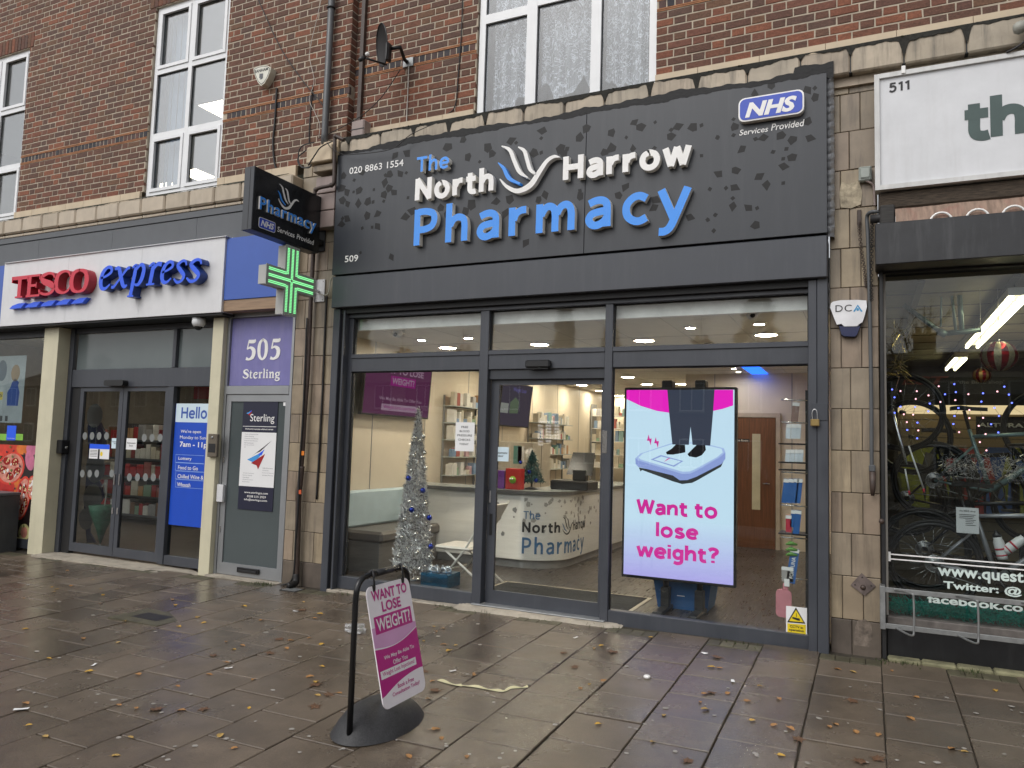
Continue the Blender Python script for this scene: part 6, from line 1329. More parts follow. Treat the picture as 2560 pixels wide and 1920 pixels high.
# left window
LWn = thing('supermarket_window', 'dark supermarket display window at the far left edge', 'window', (-11, YT, 0))
part('window_frame', MB().box(-9.96, -9.902, -.02, .08, 0, twB-.03).box(-14, -9.962, -.02, .08, 0, .12).box(-14, -9.962, -.02, .08, twB-.12, twB-.03), AN, LWn)
part('pane', box(-14, -9.96, .02, .026, .12, twB-.12), X_['glassd'], LWn)
PO_, q = tsheet('white grocery poster with bottles hanging in the far left window', (-260,92), (143,528), .06, mk('pale poster', (.55,.6,.62), .5), cat='poster')
F_ = FACE(.058)
part('bottle_print', poly(F_, [q(.77,.25), q(.93,.25), q(.94,.45), q(.91,.55), q(.92,.6), q(.86,.66), q(.82,.6), q(.8,.52), q(.76,.45)], 0, .001), X_['tblue'], PO_); part('food_print', poly(F_, ell(*q(.86,.74), .1, .12, 14), 0, .001), mk('tan food print', (.45,.3,.16), .5), PO_)
part('plate_print', poly(F_, ell(*q(.66,.78), .11, .15, 18), 0, .001), mk('slate plate print', (.12,.17,.22), .5), PO_); part('price_print', poly(F_, [q(.6,.34), q(.7,.34), q(.7,.46), q(.6,.46)], 0, .0012), X_['cctvy'], PO_); part('price_lettering', join(text_mb('85', F_, q(.62,0)[0], q(.69,0)[0], q(0,.38)[1], q(0,.43)[1], 0, .002, .02)), X_['ink'], PO_)
for k in range(3): part('price_print', poly(F_, [q(.6+.08*k,.02), q(.64+.08*k,.02), q(.64+.08*k,.1), q(.6+.08*k,.1)], 0, .001), X_['grey'], PO_)
# tomato vinyl
TV, q = tsheet('red photographic tomato salad vinyl on the lower far left window', (-420,652), (238,1370), .012, mk('dark vinyl', (.02,.012,.012), .3), cat='vinyl')
F_ = FACE(.010); TM = [mk('tomato red', (.45,.02,.015), .3, var=.3, scale=6), mk('bright tomato red', (.62,.05,.03), .3, var=.3, scale=7), mk('tomato orange', (.62,.16,.03), .3, var=.3), mk('pink onion', (.55,.16,.27), .3, var=.3), mk('tomato flesh', (.6,.24,.18), .3, var=.4, scale=9)]
def spot(f, x, y, rx, ry, m, lift, a0=0, n=22):
    c = onY(f, x, y, .010); e = onY(f, x+rx, y, .010); g_ = onY(f, x, y-ry, .010); RX = e.x-c.x; RZ = g_.z-c.z; ca_, sa = math.cos(R_(a0)), math.sin(R_(a0))
    P = [(c.x+RX*math.cos(t)*ca_-RZ*math.sin(t)*sa, c.z+RX*math.cos(t)*sa+RZ*math.sin(t)*ca_) for t in (2*math.pi*i/n for i in range(n))]
    xm_ = q(1,0)[0]; zt_ = q(0,1)[1]; zb_ = q(0,0)[1]; P = [(min(a, xm_), max(zb_, min(zt_, b))) for a, b in P]; part('fruit_print', poly(F_, P, 0, lift), m, TV)
rr = random.Random(5); lv = [0]
def lay(x, y, rx, ry, m, a=0, n=22): lv[0] += 1; spot('h', x, y, rx, ry, m, .0008+lv[0]*.00004, a, n)
SEED = mk('pale seed', (.7,.5,.25), .4); PKT = mk('wet tomato pocket', (.3,.012,.01), .2, var=.4, scale=12); GRB = mk('green leaf print', (.1,.2,.03), .5); GLS = mk('glossy white glint', (.8,.75,.72), .3)
def slice_(x, y, rx, ry, a):
    lay(x, y, rx, ry, TM[1], a, 26); lay(x+2, y, rx*.86, ry*.88, TM[4], a, 26)
    for k in range(5):
        t = k*1.257+.4; px_, py_ = x+rx*.5*math.cos(t), y+ry*.5*math.sin(t); lay(px_, py_, rx*.26, ry*.24, PKT, a+rr.uniform(-20,20), 14)
        for _ in range(5): lay(px_+rr.uniform(-.16,.16)*rx, py_+rr.uniform(-.14,.14)*ry, 4, 6, SEED, rr.uniform(0,90), 7)
    for _ in range(4): lay(x+rr.uniform(-.6,.6)*rx, y+rr.uniform(-.6,.6)*ry, rr.uniform(3,9), rr.uniform(8,22), GLS, rr.uniform(-50,50), 8)
for x, y, rx, ry, m, a in ((30,690,120,60,1,0),(170,690,60,50,2,10),(215,700,40,45,3,0),(200,780,30,70,3,25),(130,960,50,60,2,0),(40,960,60,60,0,0)): lay(x, y, rx, ry, TM[m], a)
slice_(70,830,95,110,12); slice_(150,1030,50,150,-10); slice_(20,1090,70,90,5); slice_(215,960,32,80,0); slice_(-180,820,150,160,0); slice_(-160,1120,150,140,0)
for x, y, rx, ry in ((165,1260,38,58),(120,1330,28,40),(60,1230,50,50)): lay(x, y, rx, ry, mk('cut onion', (.6,.55,.25), .35, var=.3, scale=9), 0); lay(x, y, rx*.6, ry*.65, TM[4])
for i in range(40): lay(rr.uniform(0,225), rr.uniform(680,1340), rr.uniform(3,6), rr.uniform(4,9), X_['inkn'] if i % 2 else GRB, rr.uniform(0,90), 8)
tsheet('small blue no smoking sticker above the tomato vinyl', (50,545), (103,645), .012, X_['tbluel'], [('No smoking',.1,.9,.1,.16)], 'sticker', Wt)
bpy.data.objects['notice_sheet']
for nm, xa, xb in (('green shelf edge label above the tomato vinyl beside the sticker', 105, 152), ('green shelf edge label above the tomato vinyl at the frame edge', 0, 46)): tsheet(nm, (xa,600), (xb,645), .014, mk('lime label', (.22,.5,.06), .5), [], 'label')
# grey bin at far left
bz = onG('h',60,1396); BN = thing('litter_bin', 'dark grey square bin standing before the tomato vinyl at far left', 'bin', (-10.45, -.35, gz(-10.4,-.4)))
g0 = gz(-10.4,-.4); xr = onY('h',106,1390,-.1).x; xt = onY('h',134,1030,-.06).x; zt = onY('h',60,1022,-.5).z; mb = MB()
mb.add([(xr-.62,-.5,g0),(xr,-.5,g0),(xr,-.1,g0),(xr-.62,-.1,g0),(xr-.66,-.54,zt-.03),(xt,-.54,zt-.03),(xt,-.06,zt-.03),(xr-.66,-.06,zt-.03)], [(0,3,2,1),(4,5,6,7),(0,1,5,4),(1,2,6,5),(2,3,7,6),(3,0,4,7)])
part('bin_body', mb, mk('dark grey bin', (.045,.047,.05), .5, var=.15, stain=.2, stainc=(.1,.1,.1)), BN); part('bin_lid', bb(xr-.68, xt+.01, -.555, -.05, zt-.028, zt+.01, .006), X_['grey'], BN)
# camera under the soffit
c = onY('e',1718,1320,-.18); CC = thing('security_camera', 'white dome camera under the supermarket fascia', 'camera', (c.x, -.18, twB-.03))
part('camera_body', MB().lathe((c.x,-.18,twB-.03), [(.075,0),(.075,-.06),(.055,-.1)], 18), X_['upvc'], CC); part('camera_dome', MB().ball((c.x,-.18,twB-.125), .048, 14), X_['blackg'], CC)
# inside the supermarket
TW = mk('dim shop wall', (.3,.27,.23), .7)
struct('supermarket_floor', box(-14, -6.6, .1, 7.5, -.01, .03), X_['tfloor']); struct('supermarket_wall', box(-14, -6.6, 7.5, 7.55, .03, 3.1), TW); struct('supermarket_wall', box(-6.72, -6.66, .12, 7.5, .03, 3.1), TW); struct('supermarket_wall', box(-14.05, -14, .1, 7.5, .03, 3.1), TW); struct('supermarket_ceiling', box(-14, -6.6, .1, 7.5, 3.1, 3.15), X_['ceil'])
TLm = emit('cool shop tube', (1,.86,.66), 20.0)
for i, (x, y) in enumerate(((-12,1.6),(-10.2,1.6),(-8.4,1.6),(-12,4.4),(-10.2,4.4),(-8.4,4.4))):
    t = thing('ceiling_light', 'long tube light in the supermarket ceiling behind the entrance', 'light', (x, y, 3.1), 'supermarket tube lights'); part('tube', box(x-.6, x+.6, y-.03, y+.03, 3.04, 3.06), TLm, t); part('fitting', box(x-.62, x+.62, y-.06, y+.06, 3.062, 3.099), X_['white'], t)
rt2 = random.Random(31); TP = PAL+[mk('red carton', (.45,.03,.03), .45), mk('dark red carton', (.25,.02,.025), .45), mk('brown carton', (.2,.1,.05), .5)]
def gondola(label, x0, x1, y0, y1, blabel, bgroup):
    t = thing('shelf_unit', label, 'shelves', ((x0+x1)/2, (y0+y1)/2, .03)); part('back_panel', box(x0, x1, y1-.03, y1, .03, 1.75), X_['anthd'], t)
    for k in range(5):
        z = .18+.32*k; part('shelf', box(x0, x1, y0, y1-.03, z-.03, z), X_['grey'], t); p = x0+.03
        while p < x1-.1:
            w = rt2.uniform(.09,.2); h = rt2.uniform(.14,.27); solo('grocery_box', bb(p, p+w-.01, y0+.02, y0+.2, z+.001, z+h, .004), (lambda m: m)(gm2 := rt2.choices(TP, (2,3,1,2,1,1,1,2,1,5,4,4))[0]), blabel.replace('grocery box', '%s grocery box' % gm2.name.replace(' carton','').replace('medicine ','')), 'box', (p+w/2, y0+.1, z), bgroup); p += w
gondola('low grocery shelves inside the supermarket behind the right door', -9.6, -7.7, 3.4, 3.9, 'grocery box on the shelves behind the right supermarket door', 'groceries behind the right door')
gondola('grocery shelves inside the supermarket behind the left door', -12.5, -10.2, 2.6, 3.1, 'grocery box on the shelves seen through the left supermarket door', 'groceries behind the left door')
solo('hanging_banner', box(-9.5, -8.4, 2.1, 2.12, 1.72, 1.98), mk('dark green banner', (.02,.025,.015), .6), 'dark hanging banner with gold seasonal lettering inside the supermarket', 'banner', (-9, 2.1, 1.72))
part('lettering', join(text_mb('MERRY', FACE(2.1), -9.35, -8.6, 1.77, 1.93, 0, .003, .03)), mk('gold print', (.5,.36,.12), .3, metal=.6), bpy.data.objects['hanging_banner'])
o = solo('hanging_banner', box(-8.95, -8.2, 1.5, 1.52, 2.1, 2.38), mk('red banner', (.5,.02,.025), .5), 'red hanging banner inside the supermarket above the right door', 'banner', (-8.6, 1.5, 2.1)); part('lettering', join(text_mb('Christmas', FACE(1.5), -8.6, -8.22, 2.22, 2.32, 0, .003, .02)), Wt, o)
UM = thing('umbrella', 'folded green umbrella with a white crook handle inside the left supermarket door', 'umbrella', (-9.0, .3, .05)); ux = onY('h',680,1200,.3).x; uz0 = onY('h',705,1335,.3).z; uz1 = onY('h',700,1080,.3).z
part('canopy', MB().lathe((ux,.3,0), [(.012,uz0),(.06,uz0+(uz1-uz0)*.35),(.14,uz0+(uz1-uz0)*.75),(.17,uz1)], 11), X_['cablegreen'], UM); part('crook', MB().tube(spline([(ux+.02,.3,uz1-.05),(ux+.05,.3,uz1+.12),(ux+.04,.3,uz1+.26),(ux-.0,.3,uz1+.29),(ux-.04,.3,uz1+.24)]), .009), X_['cablew'], UM); part('tip', MB().tube([(ux,.3,uz0),(ux+.01,.3,uz0-.1)], .006), X_['chrome'], UM)
VB = thing('promo_stand', 'curvy navy and grey promotional cutout behind the left supermarket door', 'stand', (-9.0, .45, .03)); F2 = FACE(.45)
def pp(x, y): p = onY('h',x,y,.45); return (p.x, p.z)
part('cutout', MB().prism([F2.p(*pp(x,y)) for x, y in ((600,420),(640,400),(668,440),(668,520),(700,590),(705,680),(665,730),(668,800),(640,880),(680,950),(690,1030),(650,1090),(600,1120),(598,1260),(640,1330),(580,1330),(560,1100),(575,900),(590,700),(585,560))], (0,.02,0)), mk('navy cutout', (.012,.02,.1), .4), VB)
for x, y, r in ((635,480,45),(620,1030,52),(575,1170,40),(640,830,55)): part('cutout_disc', poly(F2, ell(*pp(x,y), r*.0036, r*.0036, 20), .004, .001), mk('grey disc', (.22,.23,.24), .4), VB)

# ================================================================ OFFICE DOOR 505
YO = -.10
OD = thing('office_entrance', 'silver framed frosted glass office door numbered 505 with a purple panel above', 'door', (-6.18, YO, .03))
AL = X_['alu']
zf = .03
for n_, a in (('door_frame', (-6.672, -6.636, YO-.0, .0, zf, 2.99)), ('door_frame', (-5.712, -5.676, YO, .0, zf, 2.99)), ('frame_head', (-6.636, -5.712, YO, .0, 2.93, 2.99)), ('frame_rail', (-6.636, -5.712, YO-.004, .0, 2.05, 2.145))): part(n_, bb(*a, .003), AL, OD)
def pmat():
    m = mk('faded purple panel', (.18,.17,.40), .4, var=.12, scale=3, stain=.25, stainc=(.4,.37,.5)); return m
NP5 = part('number_panel', box(-6.63, -5.716, YO+.03, YO+.045, 2.15, 2.925), pmat(), OD)
F5 = FACE(YO+.03)
x0, x1, z0, z1 = ink('S', (205,320), (402,270), (215,350), (215,238), ('Y', YO+.03)); part('number', join(serif_mb('505', F5, x0, x1, z0, z1-z0, .003, .001, 0, .06, 1.15)), X_['white'], NP5)
x0, x1, z0, z1 = ink('S', (192,430), (396,430), (200,450), (200,402), ('Y', YO+.03)); part('lettering', join(serif_mb('Sterling', F5, x0, x1, z0, z1-z0, .003, .001, 0, .05, 1.2)), X_['white'], NP5)
LF = part('door_leaf', MB().box(-6.63, -6.558, YO+.01, YO+.05, zf+.01, 2.045).box(-5.76, -5.717, YO+.01, YO+.05, zf+.01, 2.045).box(-6.558, -5.76, YO+.01, YO+.05, zf+.01, .168).box(-6.558, -5.76, YO+.01, YO+.05, 1.97, 2.045), AL, OD)
part('door_pane', box(-6.56, -5.758, YO+.024, YO+.03, .166, 1.972), X_['frost'], LF)
a, b = onY('S',60,1028,YO), onY('S',88,1125,YO); part('door_handle', bb(a.x, b.x, YO-.03, YO+.008, b.z, a.z, .004), X_['twhite'], LF)
for y in (893, 1272): c = onY('S',62+ (22 if y < 1000 else 0),y,YO); part('door_lock', bb(c.x-.012, c.x+.012, YO-.0, YO+.0095, c.z-.035, c.z+.035, .003), X_['chrome'], LF)
a, b = onY('S',160,1478,YO), onY('S',278,1528,YO); LB_ = part('letterbox', bb(a.x, b.x, YO-.012, YO+.0095, b.z+.01, a.z, .006), X_['blackg'], LF); part('letterbox_flap', bb(a.x+.03, b.x-.03, YO-.02, YO-.013, b.z+.02, a.z-.022, .004), X_['anthd'], LB_)
part('door_step', box(-6.69, -5.66, -.2, .02, gz(-6.2,-.15)-.02, zf+.004), X_['concrete'], OD)
# poster on the door
YP = YO+.018
a, b = onY('S',190,575,YP), onY('S',345,1178,YP); pw = (-6.376, -5.87, .768, 1.968)
SP = solo('door_poster', box(pw[0], pw[1], YP-.002, YP, pw[2], pw[3]), X_['inkn'], 'navy and white accountants poster with a winged emblem on the office door', 'poster', ((pw[0]+pw[1])/2, YP, pw[2])); FP = FACE(YP-.002)
pq = lambda u, v: (pw[0]+(pw[1]-pw[0])*u, pw[2]+(pw[3]-pw[2])*v)
part('poster_ground', poly(FP, [pq(0,.215), pq(1,.215), pq(1,.715), pq(0,.715)], 0, .0006), X_['paper'], SP); part('poster_rule', poly(FP, [pq(.02,.767), pq(.98,.767), pq(.98,.772), pq(.02,.772)], 0, .0006), X_['paper'], SP)
def pt2(s, u0, u1, v0, v1, m=None, bd=.01, serif=False):
    a0, b0 = pq(u0, v0); a1, b1 = pq(u1, v1); part('lettering', join(text_mb(s, FP, a0, a1, b0, b1, 0, .0014, bd)), m or Wt, SP)
pt2('Sterling', .22, .92, .795, .885, bd=.0); pt2('Delivering success without stress', .1, .9, .735, .752, bd=.02)
pt2('www.sterlingca.com', .17, .85, .145, .17); pt2('0208 515 2929', .26, .8, .115, .135); pt2('info@sterlingca.com', .18, .84, .08, .105)
def wing(c, s):
    for P, m in (([(0,.0),(.95,.62),(.42,.2),(.2,.12)], X_['ink']), ([(0,-.1),(.62,.28),(.5,.08),(.3,-.02)], X_['tbluel']), ([(-.2,-.12),(.32,.1),(.42,.02),(.12,-.22)], mk('sky blue print', (.05,.3,.7), .5)), ([(.0,-.24),(.66,.12),(.36,-.46),(.28,-.32)], mk('dark red print', (.35,.01,.015), .5))):
        part('emblem', poly(FP, [(c[0]+a*s, c[1]+b_*s) for a, b_ in P], 0, .001+.0004*wing.n), m, SP); wing.n += 1
wing.n = 0
wing(pq(.32,.49), .3); wing.n = 0; wing(pq(.14,.9), .1)
LGp = mk('grey print', (.3,.3,.32), .6)
for k, s in enumerate(('Trusts & Executorships','Estate Planning','Corporate Tax Planning','Personal Tax Planning','Self Assessment','Payroll and PAYE','VAT')): pt2(s, .09, .09+.018*len(s), .69-.02*k, .7-.02*k, LGp, .01)
for k, s in enumerate(('Audit & Assurance','Accounting','Rescue and Recovery','Strategic Planning')): pt2(s, .66, .66+.017*len(s), .385-.022*k, .395-.022*k, LGp, .01)
for k, s in enumerate(('Company Secretarial','Business Startup','Cloud Based','Accounting Systems','Book-keeping')): pt2(s, .1, .1+.017*len(s), .33-.02*k, .34-.02*k, LGp, .01)
c = onY('S',423,590,YP); solo('door_sticker', box(c.x-.03, c.x+.03, YP-.0015, YP, c.z-.02, c.z+.02), X_['paper'], 'tiny white sticker in the top corner of the office door glass', 'sticker', c)
# ================================================================ BIKE SHOP
YB = -.05
BS = thing('bike_shop_front', 'black timber bike shop front with a large display window', 'shopfront', (1.6, YB, .1))
KB = mk('worn black paint', (.014,.0145,.016), .4, var=.3, scale=10, stain=.35, stainc=(.09,.085,.08))
zb0, zb1 = .40, 2.97
bx = onY('H',430,800,YB).x
part('jamb', bb(.078, bx-.004, -.13, .02, gz(.1,-.1)-.01, 3.02, .004), KB, BS); part('inner_bead', box(bx-.004, bx+.012, YB-.03, YB+.02, zb0, zb1), mk('grey bead', (.3,.28,.25), .6), BS)
RIS = mk('black stall riser', (.011,.0115,.013), .35, var=.3, scale=12, stain=.4, stainc=(.05,.05,.05))
part('stall_riser', bb(bx, 4.5, -.10, -.0, gz(2,-.1)-.03, .33, .004), RIS, BS); part('sill', bb(bx, 4.5, -.12, .03, .332, .398, .006), mk('worn grey sill', (.13,.115,.105), .6, var=.3, scale=14), BS)
part('pane', box(bx+.01, 4.5, YB, YB+.008, zb0, zb1), X_['glassd'], BS); part('riser_footing', join([MB().bbox(bx+i*.22, bx+(i+1)*.22-.002, -.2, -.08, gz(bx,-.15)-.02, gz(bx+i*.22,-.15)+.022, .012) for i in range(20)]), mk('mossy concrete footing', (.2,.19,.11), .9, var=.4, scale=8, bump=.6), BS)
# shutter box, awning and timber above
sz0, sz1 = (onY('G',385,300,-.36).z+onY('p',2560,638,-.36).z)/2, (onY('d',1232,1470,-.36).z+onY('d',2212,1385,-.36).z)/2
part('shutter_box', bb(onY('d',1232,1500,-.36).x, 4.5, -.36, -.02, sz0, sz1, .006), mk('black shutter box', (.02,.021,.024), .38, var=.25, scale=6, stain=.5, stainc=(.1,.1,.105)), BS)
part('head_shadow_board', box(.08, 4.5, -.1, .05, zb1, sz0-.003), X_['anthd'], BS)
ax = onY('d',1365,1400,-.3).x; az0 = sz1+.002; az1 = onY('d',1360,1345,-.3).z
AW = mk('faded pink brown canvas', (.27,.19,.145), .9, var=.35, scale=6, stretch=(6,1,1), stain=.4, stainc=(.3,.08,.07))
aw = MB(); n = 40; vs = []
for i in range(n+1):
    x = ax+(4.5-ax)*i/n; wv = .006*math.sin(i*1.3)
    for z, y in ((az0, -.33+wv), ((az0+az1)/2, -.30+wv*2), (az1, -.24)): vs.append((x, y, z))
aw.add(vs, [(i*3+j, i*3+3+j, i*3+4+j, i*3+1+j) for i in range(n) for j in range(2)], True)
part('rolled_awning', aw, AW, BS)
for k in range(5):
    x = onY('d',1665+k*240,1420,-.34).x; part('awning_scallop', MB().torus((x, -.345, az0-.03), .07, .008, (0,1,0), 20, 6), X_['white'], BS)
part('awning_roller', MB().tube([(.02,-.24,sz1+.07),(ax,-.24,sz1+.07)], .035), X_['anthd'], BS); part('roller_end', bb(.085, ax-.0, -.28, -.1, sz1+.002, sz1+.16, .01), mk('ribbed dark timber', (.03,.028,.026), .7, var=.5, stretch=(1,1,20)), BS)
tz1 = (onY('d',1235,1258,-.3).z+onY('d',2212,1152,-.3).z)/2
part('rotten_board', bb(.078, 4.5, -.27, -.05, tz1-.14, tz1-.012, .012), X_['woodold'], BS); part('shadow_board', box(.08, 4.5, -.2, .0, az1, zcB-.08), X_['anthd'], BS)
# white sign board
sgT = (onY('d',1228,492,-.31).z+onY('p',2560,127,-.31).z)/2; sgL = onY('d',1228,800,-.31).x; sgB = tz1
WS = thing('shop_sign', 'white framed sign board numbered 511 with large grey green lettering', 'sign', (1.2, -.3, sgB))
part('sign_panel', box(sgL+.03, 4.5, -.295, -.26, sgB+.03, sgT-.03), mk('dirty white sign', (.66,.67,.69), .4, var=.05, stain=.2, stainc=(.42,.41,.39)), WS)
part('sign_frame', MB().box(sgL, sgL+.035, -.315, -.2, sgB, sgT).box(sgL+.035, 4.5, -.315, -.2, sgT-.035, sgT).box(sgL+.035, 4.5, -.315, -.2, sgB, sgB+.035), mk('white sign frame', (.62,.62,.61), .45, var=.12, stain=.4, stainc=(.3,.29,.26)), WS)
part('frame_clip', bb(*(lambda c: (c.x-.014, c.x+.014, -.325, -.31, c.z-.03, c.z+.03))(onY('d',1418,462,-.31)), .003), X_['white'], WS)
part('sign_number', join((lambda q: sans_mb('511', FACE(-.295), q[0], q[1], q[2], q[3]-q[2], 0, .002, .19, .14))(ink('d', (1325,575), (1459,560), (1335,608), (1445,530), ('Y',-.295)))), X_['ink'], WS)
hx0, hx1, hz0, hz1 = ink('d', (1820,760), (1980,760), (1900,910), (1900,655), ('Y',-.295)); hb_ = onY('d',1995,903,-.295); ht_ = onY('d',2063,622,-.295); cap = (ht_.z-hb_.z)/1.06
sx = (hx1-hx0)/.43
part('sign_lettering', join(sans_mb('the', FACE(-.295), hx0, hx0+sx*(.43+.58+.64+.1), hb_.z, cap, 0, .002, .235, .05)), X_['inkg'], WS)
# floodlight at the right edge
fl = onY('W',1460,640,-.3); FL = thing('floodlight', 'small grey floodlight on the ledge at the top right edge', 'light fitting', (fl.x, -.3, fl.z)); LGy = mk('pale grey metal', (.33,.33,.29), .5, var=.2)
part('lamp_head', MB().lathe((fl.x,-.28,fl.z), [(.035,0),(.045,.02),(.04,.05),(.02,.07)], 14, (.8,-.5,-.1)), LGy, FL); part('bracket', bb(fl.x+.02, fl.x+.08, -.3, -.24, fl.z+.0, fl.z+.05, .006), LGy, FL); part('lamp_cable', MB().tube(spline([(fl.x+.06,-.3,fl.z-.02),(fl.x+.05,-.33,fl.z-.12),(fl.x-.02,-.33,fl.z-.17),(fl.x-.06,-.32,fl.z-.18)]), .008, 6), X_['cable'], FL); part('lamp_post', MB().tube([(fl.x+.09,-.29,fl.z-.2),(fl.x+.1,-.29,fl.z+.5)], .03), X_['cable'], FL)
# window lettering
WL = solo('window_lettering', join(text_mb('www.quest', FACE(YB), *ink('H', (785,890), (1380,930), (800,960), (800,868), ('Y',YB)), 0, .002, .028, 0, 1.02)), mk('pale mint vinyl', (.62,.72,.68), .5), 'pale mint web address lettering on the bike shop glass', 'lettering', (.9, YB, .6))
WL.data.materials[0]
for s, L, R, B, T in (('Twitter: @', (825,1000), (1370,1050), (850,1040), (850,972)), ('facebook.co', (715,1100), (1375,1150), (740,1125), (740,1068))): part('lettering', join(text_mb(s, FACE(YB), *ink('H', L, R, B, T, ('Y',YB)), 0, .002, .03)), WL.data.materials[0], WL)
zt_ = onY('H',440,780,YB).z
WTp = thing('window_stripe', 'pair of thin white stripes across the bike shop glass', 'stripe', (.8, YB, zt_)); wt = X_['white']
for dz in (0, -.035): part('stripe', box(bx+.03, 4.4, YB-.002, YB-.0005, zt_+dz-.012, zt_+dz-.003), wt, WTp)
part('stripe_end', box(bx+.014, bx+.03, YB-.003, YB-.0005, zt_-.06, zt_+.01), wt, WTp)
# galvanised bike rack on the stall riser
BK = thing('bike_rack', 'galvanised steel bike rack with wire loops bolted below the shop window', 'bike rack', (1, -.2, .3))
GS = X_['steel']
ry = -.22
ru, rl = (onY('H',430,1025,ry).z+onY('H',1382,1110,ry).z)/2, (onY('H',420,1275,ry).z+onY('H',1382,1372,ry).z)/2
rx0 = onY('H',392,1020,ry).x
part('rack_rail', bb(rx0, 4.4, ry-.015, ry+.0, ru-.03, ru+.005, .002), GS, BK); part('rack_rail', bb(rx0, 4.4, ry-.015, ry, rl-.03, rl+.005, .002), GS, BK)
part('rack_end', bb(rx0-.006, rx0+.03, ry-.018, -.08, rl-.04, ru+.01, .003), GS, BK)
for k in range(6):
    x = onY('H',955+k*0,1080,ry).x+(k-1)*.385; part('rack_loop', MB().tube(spline([(x-.03,ry,ru-.02),(x-.03,ry-.03,ru-.005),(x+.06,ry-.16,ru+.0),(x+.075,ry-.17,ru-.03),(x+.075,ry-.17,rl+.02),(x+.06,ry-.16,rl-.03),(x-.03,ry-.02,rl-.02)], 5), .0075, 6), GS, BK)
part('rack_bolt', MB().lathe((rx0+.01,-.215,onY('H',400,555,-.13).z), [(.02,0),(.02,.03)], 10, (0,-1,0)), X_['pipeb'], BK)
# interior
DW = mk('dark shop wall', (.07,.062,.05), .8); SLW = mk('lit slatwall', (.24,.2,.12), .6, var=.06)
struct('bike_shop_floor', box(.05, 5, .0, 6.5, .3, .36), mk('dark shop floor', (.04,.038,.035), .6)); struct('bike_shop_wall', box(.0, .06, .02, 6.5, .36, 2.97), DW); struct('bike_shop_wall', box(.0, 5, 6.5, 6.55, .36, 3.0), DW); struct('bike_shop_wall', box(5, 5.05, 0, 6.5, .36, 3.0), DW)
struct('bike_shop_ceiling', box(.0, 5, .03, 6.55, 2.94, 2.98), mk('bike shop ceiling', (.32,.28,.19), .8, var=.1))
cg = MB()
for i in range(9): cg.box(.06, 5, .6+i*.62, .62+i*.62, 2.934, 2.939)
for i in range(7): cg.box(.35+i*.62, .4+i*.62, .05, 6.5, 2.92, 2.933)
struct('ceiling_battens', cg, mk('ceiling rail', (.1,.09,.07), .6))
tubeM = emit('fluorescent tube', (1,.90,.55), 8.0)
for nm, (ya, yb) in (('nearest the bike shop window', (.15, 3.0)), ('further back in the bike shop', (4.1, 5.4))):
    t = thing('strip_light', 'twin fluorescent strip light '+nm, 'light', (1.02, ya, 2.9))
    for dx in (-.05, .05): part('tube', MB().tube([(1.02+dx,ya,2.78),(1.02+dx,yb,2.78)], .016, 8), tubeM, t)
    part('fitting', box(.95, 1.09, ya, yb, 2.80, 2.86), X_['white'], t)
    for y in (ya+.2, yb-.2): part('hanger', MB().tube([(1.02,y,2.86),(1.02,y,2.934)], .006, 5), X_['black'], t)
SW = thing('slatwall_display', 'lit tan slatwall display behind the bikes', 'display', (1.5, 3.2, .4)); 
for k in range(16): part('slat', box(.3, 4.8, 3.2, 3.22, .5+k*.1, .5+k*.1+.092), SLW, SW)
part('light_shelf', bb(.3, 4.8, 2.85, 3.2, 2.06, 2.14, .02), emit('lit pelmet', (1,.74,.4), .8), SW)
br = solo('brand_board', box(1.02, 2.2, 2.8, 2.82, 1.82, 2.02), X_['blackg'], 'black board with pale capital lettering on the slatwall', 'sign', (1.5, 2.8, 1.82)); part('lettering', join(text_mb('ALTURA', FACE(2.8), *(lambda a, b, c, d: (a, a+(b-a)*1.18, c, d))(*ink('G', (1143,1490), (1425,1490), (1150,1503), (1150,1472), ('Y',2.8))), 0, .003, .03)), X_['white'], br)
bn = solo('shop_banner', box(.15, 2.6, 1.5, 1.52, 2.16, 2.36), mk('brown black banner', (.012,.009,.008), .6), 'dark banner with dim red and grey lettering inside the bike shop', 'banner', (1, 1.5, 2.16))
part('lettering', join(text_mb('EST', FACE(1.5), *ink('G', (575,1160), (925,1160), (600,1190), (600,1130), ('Y',1.5)), 0, .003, .03, .25)), mk('dim red print', (.16,.03,.02), .5), bn); part('lettering', join(text_mb("at 'the BIKE shop'", FACE(1.5), *ink('G', (935,1180), (1335,1180), (940,1192), (940,1158), ('Y',1.5)), 0, .003, .01)), mk('dim grey print', (.2,.18,.16), .5), bn)
